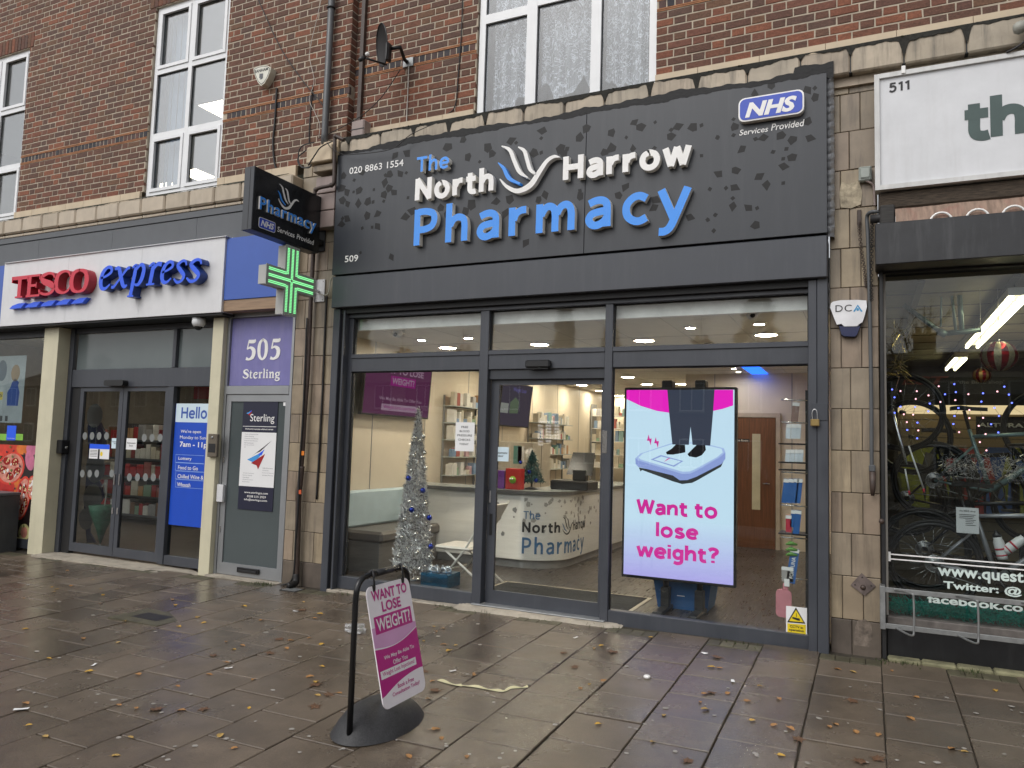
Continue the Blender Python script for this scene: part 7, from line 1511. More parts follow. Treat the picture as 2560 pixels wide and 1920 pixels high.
# bicycles
def bicycle(label, x, y, z, frame, r=.335, group='bikes in the shop window', sc=1.0, deep=True):
    t = thing('bicycle', label, 'bicycle', (x, y, z-r), group)
    TY = mk('black tyre', (.012,.012,.012), .6) if 'tyre' not in X_ else X_['tyre']; X_['tyre'] = TY
    for wx in (x, x+.985):
        w = part('wheel', MB().torus((wx,y,z), r-.012, .0135, (0,1,0), 48, 8), TY, t); part('rim', MB().torus((wx,y,z), r-.036, .016 if deep else .01, (0,1,0), 48, 6), X_['black'], w)
        sp_ = MB()
        for k in range(20):
            a = 2*math.pi*k/20; sp_.tube([(wx+.02*math.cos(a+.6),y+.02*(1 if k%2 else -1),z+.02*math.sin(a+.6)),(wx+(r-.05)*math.cos(a),y,z+(r-.05)*math.sin(a))], .0012, 4)
        part('spokes', sp_, X_['chrome'], w, kind='stuff'); part('hub', MB().lathe((wx,y-.04,z), [(.018,0),(.018,.08)], 10, (0,1,0)), X_['black'], w); part('disc_rotor', MB().torus((wx,y-.035,z), .065, .006, (0,1,0), 24, 4), X_['chrome'], w)
    bbx = Vector((x+.41,y,z-.07)); st_ = Vector((x+.265,y,z+.44)); hd1 = Vector((x+.80,y,z+.42)); hd0 = Vector((x+.84,y,z+.28)); ra = Vector((x,y,z)); fa = Vector((x+.985,y,z))
    for nm, a, b, r1, r2 in (('seat_tube',bbx,st_,.019,.016),('top_tube',st_+Vector((.02,0,-.06)),hd1,.016,.019),('down_tube',bbx,hd0,.026,.022),('head_tube',hd1,hd0,.02,.022)): part(nm, MB().tube([a, a.lerp(b,.5), b], [r1,(r1+r2)/2,r2], 10), frame, t)
    for s in (-1, 1):
        o = Vector((0,.03*s,0)); part('chain_stay', MB().tube([bbx+o*.6, ra+o*1.6], [.012,.008], 8), frame, t); part('seat_stay', MB().tube([st_+o*.4+Vector((.03,0,-.14)), ra+o*1.6], [.010,.007], 8), frame, t); part('fork_blade', MB().tube([hd0+o, hd0.lerp(fa,.5)+o*1.3+Vector((-.01,0,0)), fa+o*1.5], [.016,.012,.008], 8), frame, t)
    part('saddle', MB().prism([(x+.13,y-.065,z+.60),(x+.2,y-.06,z+.61),(x+.28,y-.022,z+.60),(x+.40,y-.014,z+.595),(x+.40,y+.014,z+.595),(x+.28,y+.022,z+.60),(x+.2,y+.06,z+.61),(x+.13,y+.065,z+.60)], (0,0,.03)), X_['black'], t); part('seat_post', MB().tube([st_, st_+Vector((-.035,0,.16))], .0135), X_['black'], t)
    part('handlebar', MB().tube(spline([(x+.86,y-.2,z+.36),(x+.93,y-.2,z+.42),(x+.9,y-.2,z+.5),(x+.8,y-.18,z+.5),(x+.79,y,z+.5),(x+.8,y+.18,z+.5),(x+.9,y+.2,z+.5),(x+.93,y+.2,z+.42),(x+.86,y+.2,z+.36)]), .014), X_['black'], t)
    part('chainring', MB().torus(bbx+Vector((0,-.045,0)), .095, .006, (0,1,0), 32, 5), X_['black'], t); part('crank', MB().tube([bbx+Vector((0,-.06,0)), bbx+Vector((.1,-.065,-.14))], .011), X_['black'], t); part('pedal', bb(bbx.x+.06, bbx.x+.15, y-.15, y-.07, bbx.z-.155, bbx.z-.135, .004), X_['black'], t)
    cs_ = MB()
    for k in range(9): cs_.torus((x,y-.03-.004*k,z), .06-.004*k, .003, (0,1,0), 22, 4)
    part('cassette', cs_, X_['chrome'], t, kind='stuff'); ch = MB()
    for s in (1, -1): ch.tube([(x,y-.045,z+.055*s),(bbx.x,y-.045,bbx.z+.093*s)], .004, 5)
    part('chain', ch, X_['steel'], t); part('derailleur', MB().tube([(x+.02,y-.05,z-.05),(x+.04,y-.05,z-.14)], [.02,.014], 8), X_['black'], t)
    return t
FRG = mk('graphite bike frame', (.36,.36,.38), .28, metal=.4); FRT = mk('teal grey bike frame', (.2,.3,.3), .28, metal=.3); FRD = mk('black bike frame', (.02,.02,.022), .25)
bicycle('graphite road bike standing nearest the shop window glass', .45, .30, .76, FRG); bicycle('black road bike standing just behind the graphite one', .40, .62, .83, FRD); bicycle('teal grey road bike raised on a rack behind the others', .50, .95, 1.38, FRT); bicycle('black bike at the back of the raised rack', .30, 1.3, 1.2, FRD)
# bottles and tag
for k, (x, y, a) in enumerate(((1215,740,.2),(1320,720,.9))):
    p = onY('H',x,y,.27); d = Vector((math.sin(-a),0,math.cos(a))) if k == 0 else Vector((.75,0,.66)); b = thing('water_bottle', ('upright' if k == 0 else 'tilted')+' white and red water bottle in the nearest bike frame', 'bottle', p)
    part('bottle_body', MB().lathe(p-d*.09, [(.034,0),(.036,.02),(.036,.13),(.028,.15),(.03,.165)], 14, d), X_['white'], b); part('bottle_cap', MB().lathe(p+d*.075, [(.031,0),(.031,.02),(.012,.035),(.012,.05)], 12, d), X_['black'], b); part('bottle_band', MB().lathe(p-d*.02, [(.0368,0),(.0368,.014)], 14, d), X_['tred'], b); part('bottle_band', MB().lathe(p-d*.085, [(.0368,0.02),(.0368,.03)], 14, d), X_['tred'], b)
a, b = onY('H',912,463,.2), onY('H',1072,650,.2)
pt3 = solo('price_tag', box(a.x, b.x, .2, .202, b.z, a.z), X_['paper'], 'white printed price sheet hanging from the nearest bike', 'tag', (a.x, .2, b.z))
part('lettering', join(text_mb('the BIKE shop', FACE(.2), a.x+.02, b.x-.02, a.z-.035, a.z-.02, 0, .001, .02)), X_['ink'], pt3)
for k in range(7): part('print_line', box(a.x+.02+(.04 if k > 2 else 0), b.x-.02-.01*(k%3), .1985, .1995, a.z-.055-.013*k, a.z-.051-.013*k), X_['ink'], pt3)
# baubles, fairy lights, tinsel
def gored(label, c, r, m1, m2):
    t = thing('bauble', label, 'bauble', c); gs = 16; ms_ = {0: MB(), 1: MB()}
    for g_ in range(gs):
        vs = []; fs = []
        for i in range(9):
            ph = math.pi*i/8
            for k in range(3):
                th = 2*math.pi*(g_+k/2)/gs; vs.append((c[0]+r*1.06*math.sin(ph)*math.cos(th), c[1]+r*1.06*math.sin(ph)*math.sin(th), c[2]+r*.95*math.cos(ph)))
        for i in range(8):
            for k in range(2): fs.append((i*3+k, i*3+3+k, i*3+4+k, i*3+1+k))
        ms_[g_ % 2].add(vs, fs, True)
    part('red_gores', ms_[0], m1, t, kind='stuff'); part('glitter_gores', ms_[1], m2, t, kind='stuff'); part('cord', MB().tube([(c[0],c[1],c[2]+r*.95),(c[0],c[1],2.93)], .003, 4), X_['cablew'], t); part('bauble_cap', MB().lathe((c[0],c[1],c[2]+r*.93), [(r*.15,0),(r*.15,r*.12)], 10), X_['chrome'], t)
RDB = mk('red foil', (.35,.01,.015), .12, metal=.7); GLT = mk('pale gold glitter', (.4,.36,.22), .4, metal=.6, var=.4, scale=80); GLD = mk('gold glitter', (.45,.26,.06), .4, metal=.6, var=.4, scale=80)
gored('large red and silver striped hanging bauble in the bike shop', (.93,.5,2.385), .125, RDB, GLT); gored('small red and gold striped hanging bauble in the bike shop', (.81,.5,2.235), .062, RDB, GLD)
FLt = thing('fairy_lights', 'strings of tiny coloured fairy lights hanging inside the bike shop window', 'fairy lights', (.6, .05, 2)); wr = MB(); bl = MB(); bp_ = MB(); rg_ = random.Random(3)
for k in range(13):
    x = .16+k*.085; zt2 = 2.15+.05*math.sin(k*1.7); n_ = rg_.randint(4, 9) if k not in (3,4) else 3; P = [(x, .06, zt2)]
    for i in range(n_): P.append((x+rg_.uniform(-.025,.025), .06+rg_.uniform(-.02,.02), zt2-.06*(i+1)))
    wr.tube(spline(P, 3), .0012, 4)
    for p in P[1:]:
        if rg_.random() < .75: (bl if rg_.random() < .6 else bp_).ball(p, .006, 6)
wr.tube(spline([(.13,.06,2.13),(.4,.06,2.1),(.7,.06,2.16),(1.0,.06,2.12),(1.3,.06,2.15)]), .0014, 4)
part('wires', wr, X_['black'], FLt, kind='stuff'); part('blue_bulbs', bl, emit('blue fairy bulb', (.12,.16,1), 4), FLt, kind='stuff'); part('pink_bulbs', bp_, emit('pink fairy bulb', (1,.45,.5), 3), FLt, kind='stuff')
rg2 = random.Random(17)
TG = mk('teal green tinsel', (.03,.42,.33), .35, metal=.45, var=.5, scale=60)
solo('tinsel_garland', tinsel(lambda t: Vector((bx+.03+1.6*rg2.random(), .03+rg2.gauss(0,.018), .455+rg2.gauss(0,.02)+.02*math.sin(rg2.random()*9))), 5200, .05, .0022, rg2), TG, 'teal green tinsel garland along the bottom of the bike shop window', 'tinsel', (.8, .03, .42))
solo('tinsel_garland', tinsel(lambda t: Vector((.52+.9*rg2.random(), .5+rg2.gauss(0,.03), 1.46+rg2.gauss(0,.035))) + Vector((0,0,.1))*rg2.random(), 1100, .045, .002, rg2), SIL, 'silver tinsel garland draped over the bikes', 'tinsel', (.9, .5, 1.46))
p0 = onY('G',500,1370,.15); p1_ = onY('G',575,1650,.15)
SC_ = thing('scooter_stem', 'silver angled tube with red tipped rods leaning inside the left window edge', 'tube', p1_); part('stem', MB().tube([p0, p1_, onY('H',570,170,.15)], [.016,.016,.012]), X_['chrome'], SC_)
for (a, b) in (((585,40),(688,335)),((560,200),(588,350))):
    q0_, q1_ = onY('H',*a,.15), onY('H',*b,.15); part('rod', MB().tube([q0_, q1_], .006, 6), X_['white'], SC_); part('rod_tip', MB().tube([q1_, q1_+Vector((.002,0,-.03))], .008, 6), X_['tred'], SC_)
HF = thing('hung_bicycle', 'grey bike frame hung under the bike shop ceiling', 'bike frame', (.7, .8, 2.5)); hp_ = lambda x, y: onY('G',x,y,.8)
for a, b, r in (((1000,460),(1020,790),.02),((870,460),(865,760),.008),((905,810),(1165,785),.022),((590,600),(850,790),.02),((905,820),(840,790),.03),((930,380),(975,790),.012)): part('frame_tube', MB().tube([hp_(*a), hp_(*b)], r), FRT, HF)
solo('gold_foil_twists', tinsel(lambda t: onY('G',500+90*rg2.random(),800+330*rg2.random(),.12), 60, .16, .006, rg2), mk('gold foil', (.5,.4,.16), .25, metal=.9), 'gold foil twists hanging at the left edge of the bike shop window', 'decoration', (.15, .12, 2.1))

# clothing and wheels crowding the shop
for k, (x, z, c, nm) in enumerate(((.55,1.5,(.35,.38,.03),'lime yellow'),(.95,1.48,(.4,.05,.05),'red'),(1.25,1.5,(.05,.12,.35),'blue'),(.75,1.5,(.06,.06,.065),'black'),(1.5,1.5,(.3,.33,.04),'bright yellow'))):
    t = thing('cycling_jacket', nm+' cycling jacket hanging on the slatwall behind the bikes', 'jacket', (x, 2.9, z)); jm = mk(nm+' jacket', c, .6, var=.25, scale=9)
    part('torso', MB().prism([(x+a, 3.02, z+b) for a, b in ((-.16,-.5),(.16,-.5),(.17,.1),(.1,.2),(-.1,.2),(-.17,.1))], (0,-.09,0)), jm, t)
    for sgn in (-1, 1): part('sleeve', MB().tube([(x+sgn*.15,2.97,z+.12),(x+sgn*.22,2.97,z-.15),(x+sgn*.2,2.97,z-.42)], [.06,.055,.04], 8), jm, t)
for x, y, z, nm in ((.26,.75,1.95,'topmost'),(.34,1.1,1.75,'lower'),(1.35,1.2,1.85,'rightmost')):
    t = thing('spare_wheel', nm+' black spare wheel hanging in the bike shop', 'wheel', (x, y, z)); part('tyre', MB().torus((x,y,z), .32, .014, (.35,1,0), 44, 7), X_['tyre'], t); part('rim', MB().torus((x,y,z), .298, .013, (.35,1,0), 44, 6), X_['black'], t)
    sp_ = MB(); axw = Vector((.35,1,0)).normalized(); uw = axw.orthogonal().normalized(); ww = axw.cross(uw); cw = Vector((x,y,z))
    for k in range(18): a = 2*math.pi*k/18; sp_.tube([cw+axw*(.02 if k%2 else -.02), cw+(uw*math.cos(a)+ww*math.sin(a))*.29], .0013, 4)
    part('spokes', sp_, X_['chrome'], t, kind='stuff'); part('hub', MB().lathe(cw-axw*.04, [(.017,0),(.017,.08)], 10, axw), X_['black'], t)
# ================================================================ PAVEMENT SIGN
XA = -2.475; ya, yb = -3.105, -2.605; g0 = gz(XA, -2.85)
AB = thing('pavement_sign', 'pink and white swinging pavement sign on a black frame and rubber base', 'sign', (XA, -2.85, g0))
top = .845
part('frame', MB().tube([(XA,ya,g0+.01),(XA,ya,top-.12)]+spline([(XA,ya,top-.12),(XA,ya+.012,top-.05),(XA,ya+.05,top-.012),(XA,ya+.12,top)],5)[1:]+spline([(XA,yb-.12,top),(XA,yb-.05,top-.012),(XA,yb-.012,top-.05),(XA,yb,top-.12)],5)+[(XA,yb,g0+.01)], .0165, 12), X_['blackg'], AB)
bs = MB(); nr, na = 8, 44; cxb, cyb = XA-.01, -2.82
def brad(a):                                            # teardrop footprint, wide and rounded with a flat cut near the post
    return Vector((.215*math.cos(a), .335*math.sin(a), 0))
vs = [(cxb, cyb, g0+.135)]
for i in range(1, nr+1):
    t = i/nr
    for k in range(na):
        a = 2*math.pi*k/na; d = brad(a)*t; h = .135*(1-t**3.4)
        if i == nr: h = .0
        dip = -.03*math.exp(-((k-na*.86)/3.0)**2)*math.sin(t*math.pi)
        vs.append((cxb+d.x, cyb+d.y, g0+max(h+(.022 if i == nr-1 else 0)*(1 if h < .03 else 0)+dip, .0)))
fs = [(0, 1+k, 1+(k+1)%na) for k in range(na)]
for i in range(nr-1):
    for k in range(na): fs.append((1+i*na+k, 1+(i+1)*na+k, 1+(i+1)*na+(k+1)%na, 1+i*na+(k+1)%na))
bs.add(vs, fs, True)
part('base', bs, X_['rubber'], AB); part('base_skirt', MB().lathe((cxb,cyb,g0-.004), [(.0,0)]+[(.001,0)], 3), X_['rubber'], AB) if False else None
ptop = Vector((XA+.02, 0, top-.065)); sw = R_(14); up = Vector((-math.sin(sw), 0, math.cos(sw))); nrm = Vector((math.cos(sw), 0, math.sin(sw)))
Wp, Hp = .415, .635; pl = Plane(Vector((XA+.02, -2.85-Wp/2, top-.06))-up*Hp, (0,1,0), up, nrm)
PM = mk('white pink panel print', (.86,.82,.86), .3, var=.02); MG = mk('magenta print', (.50,.025,.24), .3, var=.04); LP = mk('light pink print', (.66,.36,.60), .3, var=.08, scale=3)
pan = part('panel', MB().prism([pl.p(a,b) for a,b in rrect(0,Wp,0,Hp,.045,6)], nrm*.006), PM, AB)
W1, H1 = Wp, Hp
pf = lambda u, v: (u*W1, v*H1)
def arc(u0, u1, f, n=16): return [pf(u0+(u1-u0)*i/n, f((i/n))) for i in range(n+1)]
part('panel_glow', poly(pl, [pf(.0,.66), pf(.0,.50)]+arc(0,1,lambda t: .50-.05*math.sin(t*math.pi)+.06*t)+[pf(1,.60), pf(.55,.66)], 0, .0066), LP, pan)
part('panel_field', poly(pl, arc(0,1,lambda t: .485-.045*math.sin(t*math.pi)+.065*t)+[pf(1,.20)]+[pf(1-i/12*1.0, .205-.055*(i/12)**2+.02*math.sin(i/12*3.1)-.06*(i/12)) for i in range(1,12)]+[pf(0,.10)], 0, .0068), MG, pan)
part('word_panel', poly(pl, [pf(.07,.60), pf(.93,.60), pf(.93,.745), pf(.07,.745)], 0, .0070), MG, pan); part('word_panel', poly(pl, [pf(.04,.24), pf(.86,.24), pf(.86,.305), pf(.04,.305)], 0, .0072), X_['paper'], pan)
def pw2(s, u0, u1, v0, v1, m, bd): part('lettering', join(text_mb(s, pl, u0*W1, u1*W1, v0*H1, v1*H1, 0, .0076, bd)), m, pan)
pw2('WANT TO', .09, .91, .872, .962, MG, .03); pw2('LOSE', .28, .72, .765, .855, MG, .03); pw2('WEIGHT?', .11, .89, .62, .727, X_['paper'], .018)
pw2('We May Be Able To', .16, .86, .375, .415, X_['paper'], .012); pw2('Offer You', .34, .68, .32, .358, X_['paper'], .012); pw2('Weight Loss Injections!', .08, .82, .25, .295, MG, .012); pw2('Book a Free', .36, .74, .12, .155, MG, .012); pw2('Consultation Today!', .22, .86, .065, .105, MG, .012)
for k, y in enumerate((ya+.12, yb-.1)):
    part('hook', MB().tube(spline([(XA,y-.02,top-.02),(XA-.02,y,top-.0),(XA,y+.02,top+.02),(XA+.022,y,top),(XA+.03,y,top-.05),(XA+.02,y,top-.085)]), .006, 6), X_['black'], AB); part('hook_clip', bb(XA+.012, XA+.034, y-.012, y+.012, top-.1, top-.055, .003), X_['black'], AB)
part('frame_grip', MB().tube([(XA,ya+.17,top),(XA,yb-.17,top)], .019, 12), X_['black'], AB)

# ================================================================ WALL FIXTURES
# satellite dish
Yd = YR
bp = onY('U',0,0,Yd); mnt = onY('b',1455,545,Yd); SD = thing('satellite_dish', 'black mesh satellite dish on a bracket beside the lace curtained window', 'dish', mnt)
dc = onY('b',1262,395,-.32); ax_ = Vector((-.6,-.78,-.15)).normalized(); dish = MB(); u = Vector((0,0,1)); u = (u-ax_*u.dot(ax_)).normalized(); v = ax_.cross(u); rings = 6; n = 30; vs = []; fs = []
for i in range(rings+1):
    t = i/rings
    for k in range(n): a = 2*math.pi*k/n; vs.append(dc+u*(.215*t*math.cos(a))+v*(.17*t*math.sin(a))+ax_*(.045*t*t))
for i in range(rings):
    for k in range(n): fs.append((i*n+k, i*n+(k+1)%n, (i+1)*n+(k+1)%n, (i+1)*n+k))
dish.add(vs, fs, True); DM = mk('black dish mesh', (.016,.014,.014), .6, var=.2)
do = part('dish_face', dish, DM, SD); part('dish_rim', MB().tube([dc+u*(.215*math.cos(2*math.pi*k/30))+v*(.17*math.sin(2*math.pi*k/30))+ax_*.045 for k in range(31)], .006, 6), X_['black'], SD)
arm0 = dc-u*.2+ax_*.02; lnb = onY('b',1060,505,-.62)
part('lnb_arm', MB().tube([arm0, lnb+Vector((.05,0,-.01))], .011), X_['black'], SD); part('lnb', MB().lathe(lnb, [(.02,-.03),(.024,0),(.02,.05)], 12, (lnb-dc)), X_['black'], SD); part('lnb_cap', MB().lathe(lnb+Vector((.05,0,.03)), [(.022,0),(.02,.02)], 12, (dc-lnb)), X_['white'], SD)
part('dish_back', bb(dc.x+.01, dc.x+.05, dc.y-.03, dc.y+.04, dc.z-.17, dc.z+.02, .008), X_['black'], SD); part('bracket_arm', MB().tube([dc+Vector((.03,.02,-.03)), dc+Vector((.12,.08,-.0)), Vector((mnt.x-.02,-.05,mnt.z+.02)), Vector((mnt.x,-.02,mnt.z))], .02, 8), X_['black'], SD); part('wall_plate', bb(mnt.x-.06, mnt.x+.07, -.02, .0, mnt.z-.05, mnt.z+.05, .004), X_['steel'], SD)
def cable(label, pts, r=.005, m=None, cat='cable'):
    P = spline(pts, 6); return solo('wall_cable', MB().tube(P, r, 6), m or X_['cable'], label, cat, P[0])
cb_ = lambda f, L, Y: [onY(f, x, y, Y) for x, y in L]
cable('pale cable running straight down from the satellite dish to the ledge', cb_('b', ((1458,570),(1450,800),(1440,1040),(1450,1055),(1600,1050),(1800,1000),(1935,990)), -.012), .006, X_['cablew'])
cable('thin dark cable sagging from the satellite dish to the drainpipe', cb_('b', ((1385,600),(1230,830),(1050,1000),(800,1140),(680,1195)), -.14), .0045)
cable('black cable down the right side of the lace curtained window', cb_('b', ((1922,0),(1912,300),(1885,650),(1862,900),(1800,980),(1650,1030),(1300,1080),(1200,1120),(1155,1170)), -.012), .006)
cable('thin dark wire stretched diagonally across the wall over the alarm shield', cb_('b', ((160,0),(280,270),(390,480),(560,720),(680,860),(715,910)), YL-.03), .006)
cable('thin pale wire looping down beside the drainpipe', cb_('b', ((700,0),(660,180),(610,400),(605,520),(640,700),(600,860),(650,980),(690,1080),(680,1195)), YL-.03), .0035, X_['cablew'])
cable('black conduit hanging below the alarm shield to the ledge', cb_('b', ((318,760),(312,850),(300,1060),(285,1230),(300,1420),(340,1500)), YL-.015), .011)
cable('black cable strip between the alarm shield and the drainpipe', cb_('b', ((628,740),(615,900),(600,1100),(598,1240)), YL-.012), .007)
cable('thin dark wire sagging across the top of the pharmacy sign', cb_('b', ((720,1170),(780,1270),(870,1325),(960,1335),(1300,1290),(1480,1160),(1700,1060)), -.33), .004)
for i, L in enumerate((((640,1230),(540,1260),(505,1330),(520,1430),(590,1450),(620,1420)),((570,1300),(510,1350),(500,1400),(540,1450),(600,1440)),((590,1430),(640,1350),(700,1270),(800,1220)))):
    cable(('upper','lower','diagonal')[i]+' loop of loose black cable at the stone capital', cb_('b', L, -.37), .007)
# pipes
PX_ = lambda x, y, Y: onY('b', x, y, Y)
dp0, dp1 = onY('b',785,0,YL-.07), onY('b',728,1150,YL-.07)
DP = thing('drainpipe', 'grey plastic drainpipe running down the brick wall beside the dish', 'pipe', (dp1.x, YL-.07, dp1.z)); xm_ = (dp0.x+dp1.x)/2
part('pipe', MB().tube([(xm_,YL-.06,9),(xm_,YL-.06,dp1.z),(xm_+.01,YL-.07,dp1.z-.14)], .036, 14), X_['pipe'], DP)
for z in (onY('b',790,70,YL-.06).z, onY('b',790,70,YL-.06).z+1.2): part('pipe_bracket', MB().torus((xm_,YL-.06,z), .04, .01, (0,0,1), 18, 6), X_['black'], DP)
bxp = onY('b',1055,500,-.03).x
solo('wall_conduit', MB().box(bxp-.025, bxp+.02, -.045, -.002, onY('b',1010,1045,-.03).z, 8.5), X_['pipeb'], 'narrow brown conduit rising beside the brick pier', 'conduit', (bxp, -.02, 5)); 
eb = [onY('b',970,1050,-.12), onY('b',1075,1185,-.12)]
EB = thing('junction_box', 'mauve grey meter box sitting on the ledge beside the pier', 'box', (eb[0].x, -.12, eb[1].z)); part('box_body', bb(eb[0].x, eb[1].x, -.14, -.0, eb[1].z, eb[0].z, .015), X_['mauve'], EB); part('box_strap', box(eb[0].x-.003, eb[1].x+.003, -.143, -.14, eb[1].z+.09, eb[1].z+.1), X_['cable'], EB)
bpz = cb_('b', ((900,1210),(825,1180),(820,1230),(815,1400),(812,1560),(790,1600),(700,1620),(655,1640),(645,1680)), -.30)
BPi = thing('brown_pipe', 'brown painted gas pipe bending round the stone capital', 'pipe', bpz[3]); part('pipe', MB().tube(spline(bpz, 6), .02, 10), X_['pipeb'], BPi)
for i in (1, 5, 7): part('pipe_elbow', MB().ball(bpz[i], .027, 10), X_['pipeb'], BPi)
fz = gz(-5.5,-.2)
xa_ = onY('S',560,30,-.15).x; xb_ = onY('S',478,1560,-.15).x
LPp = thing('brown_pipe', 'tall brown drainpipe down the stone pilaster left of the pharmacy', 'pipe', (xb_, -.15, fz)); P = cb_('S', ((562,20),(558,120),(545,420),(530,620),(515,880),(506,960),(497,1090),(488,1280),(480,1470),(476,1540)), -.155)
part('pipe', MB().tube(spline([P[0]+Vector((0,0,1.05))]+P, 4), [.02]*21+[.022]*50 if False else .023, 10), X_['pipeb'], LPp); part('lower_pipe', MB().tube(spline(cb_('S', ((512,930),(505,1000),(495,1100),(490,1300),(484,1480),(483,1570)), -.16), 5), .03, 12), X_['pipeb'], LPp)
part('shoe', MB().tube(spline([onY('S',480,1520,-.17), onY('S',478,1565,-.19), onY('S',455,1578,-.26), onY('S',435,1583,-.3)]), .034, 12), X_['cable'], LPp); part('warning_label', box(*(lambda c: (c.x-.018, c.x+.018, -.186, -.183, c.z-.022, c.z+.022))(onY('S',519,858,-.18))), mk('orange label', (.7,.2,.02), .5), LPp); part('warning_label', box(*(lambda c: (c.x-.018, c.x+.018, -.196, -.193, c.z-.022, c.z+.022))(onY('S',507,1070,-.18))), mk('orange red label', (.6,.1,.03), .5), LPp)
cable('black cable beside the lower brown drainpipe', cb_('S', ((540,120),(520,620),(500,930),(492,1150),(478,1350),(470,1500),(450,1560),(400,1580),(375,1582)), -.19), .01)
cable('dark cable running down the crack of the left pilaster', cb_('S', ((648,0),(640,160),(628,460),(618,660),(605,900),(592,1110)), -.115), .011)
# right pilaster fittings
jb = [onY('T',358,1065,-.16), onY('T',495,1200,-.16)]
JB = thing('junction_box', 'pale green grey junction box on the right stone pilaster', 'box', (jb[0].x, -.16, jb[1].z)); GJ = mk('grey green plastic', (.33,.36,.33), .4)
part('box_body', bb(jb[0].x, jb[1].x, -.16, -.1, jb[1].z, jb[0].z, .01), GJ, JB); part('box_lid', bb(jb[0].x+.012, jb[1].x-.012, -.168, -.161, jb[1].z+.02, jb[0].z-.012, .006), GJ, JB); part('flex', MB().tube(spline([onY('T',420,1205,-.14), onY('T',480,1230,-.14), onY('T',515,1270,-.13), onY('T',525,1400,-.12), onY('T',528,1470,-.12)]), .009, 8), X_['mauve'], JB)
RP = thing('wall_pipe', 'grey pipe running down the right pilaster beside the bike shop', 'pipe', (.06, -.15, 1)); P = [onY('T',620,1535,-.2), onY('T',520,1530,-.2), onY('T',470,1545,-.18), onY('T',445,1600,-.15), onY('G',325,100,-.15), onY('G',340,700,-.15), onY('G',350,1300,-.15), onY('G',352,1650,-.15), onY('H',330,200,-.15)]
part('pipe', MB().tube(spline(P, 5), .015, 8), X_['pipe'], RP); e = onY('H',335,200,-.15); part('pipe_clamp', bb(e.x-.025, e.x+.02, -.17, -.1, e.z-.02, e.z+.03, .006), X_['pipe'], RP); part('pipe_end', MB().tube([e+Vector((0,0,-.02)), onY('H',336,330,-.15), onY('H',336,385,-.15)], [.024,.02,.012], 8), X_['pipeb'], RP)
CHN = thing('chain', 'rusty hanging chain on the right stone pilaster', 'chain', onY('G',260,0,-.13)); P = [onY('T',368,1640,-.13), onY('G',262,40,-.13), onY('G',275,180,-.13), onY('G',292,300,-.13), onY('G',308,420,-.13), onY('G',316,465,-.13)]
cps = spline(P, 9)
for i in range(len(cps)-1):
    d = (cps[i+1]-cps[i]); 
    part('chain_link', MB().torus(cps[i], .011, .0028, (1,0,0) if i % 2 else (0,1,0), 10, 5), X_['pipeb'], CHN)
part('chain_bracket', bb(*(lambda c: (c.x-.015, c.x+.015, -.115, -.1, c.z-.06, c.z+.06))(onY('T',365,1590,-.11)), .003), X_['pipeb'], CHN)
CH2 = thing('chain', 'dark chain hanging beside the grey pipe at the bike shop edge', 'chain', onY('G',358,60,-.16)); 
cp2 = spline([onY('T',515,1560,-.17), onY('G',355,40,-.17), onY('G',352,200,-.17), onY('G',350,420,-.17), onY('G',352,560,-.17)], 10)
for i in range(len(cp2)): part('chain_link', MB().torus(cp2[i], .011, .003, (1,0,0) if i % 2 else (0,1,0), 10, 5), X_['cable'], CH2)
# patch plates on the pilaster
sc_ = onY('T',280,1350,-.105); solo('mortar_scar', MB().prism([(sc_.x+a, -.1045, sc_.z+b) for a, b in ((-.075,-.1),(.0,-.115),(.07,-.09),(.08,.0),(.06,.1),(-.02,.085),(-.07,.11),(-.085,.0))], (0,-.006,0)), mk('pale scarred render', (.42,.36,.26), .9, var=.5, scale=16, bump=1, stain=.6), 'pale scarred patch with screw holes high on the right pilaster', 'patch', sc_)
dm = onY('H',270,1000,-.11); DMp = thing('wall_plate', 'rusty diamond shaped metal plate low on the right pilaster', 'plate', dm); part('plate', MB().prism([(dm.x+a,-.103,dm.z+b) for a, b in ((-.085,-.01),(-.01,.085),(.085,.0),(.01,-.08))], (0,-.012,0)), mk('grey rusted plate', (.13,.1,.09), .7, var=.4, scale=12), DMp); part('bolt', MB().lathe((dm.x,-.115,dm.z-.02), [(.02,0),(.014,.012)], 10, (0,-1,0)), X_['pipeb'], DMp)
for a, b in ((-.055,-.005),(-.005,.055),(.055,.0)): part('rivet', MB().lathe((dm.x+a,-.115,dm.z+b), [(.005,0),(.005,.003)], 8, (0,-1,0)), X_['cable'], DMp)
bh = onY('H',265,1330,-.10); hole = MB().prism([(bh.x+a,-.1005,bh.z+b) for a, b in ((-.06,-.1),(.045,-.1),(.07,-.02),(.06,.07),(.02,.1),(-.03,.085),(-.05,.03))], (0,-.003,0)); solo('broken_render', hole, mk('broken grey render', (.16,.13,.105), .95, var=.5, scale=20, bump=1), 'broken crumbling patch at the foot of the right pilaster', 'patch', bh)
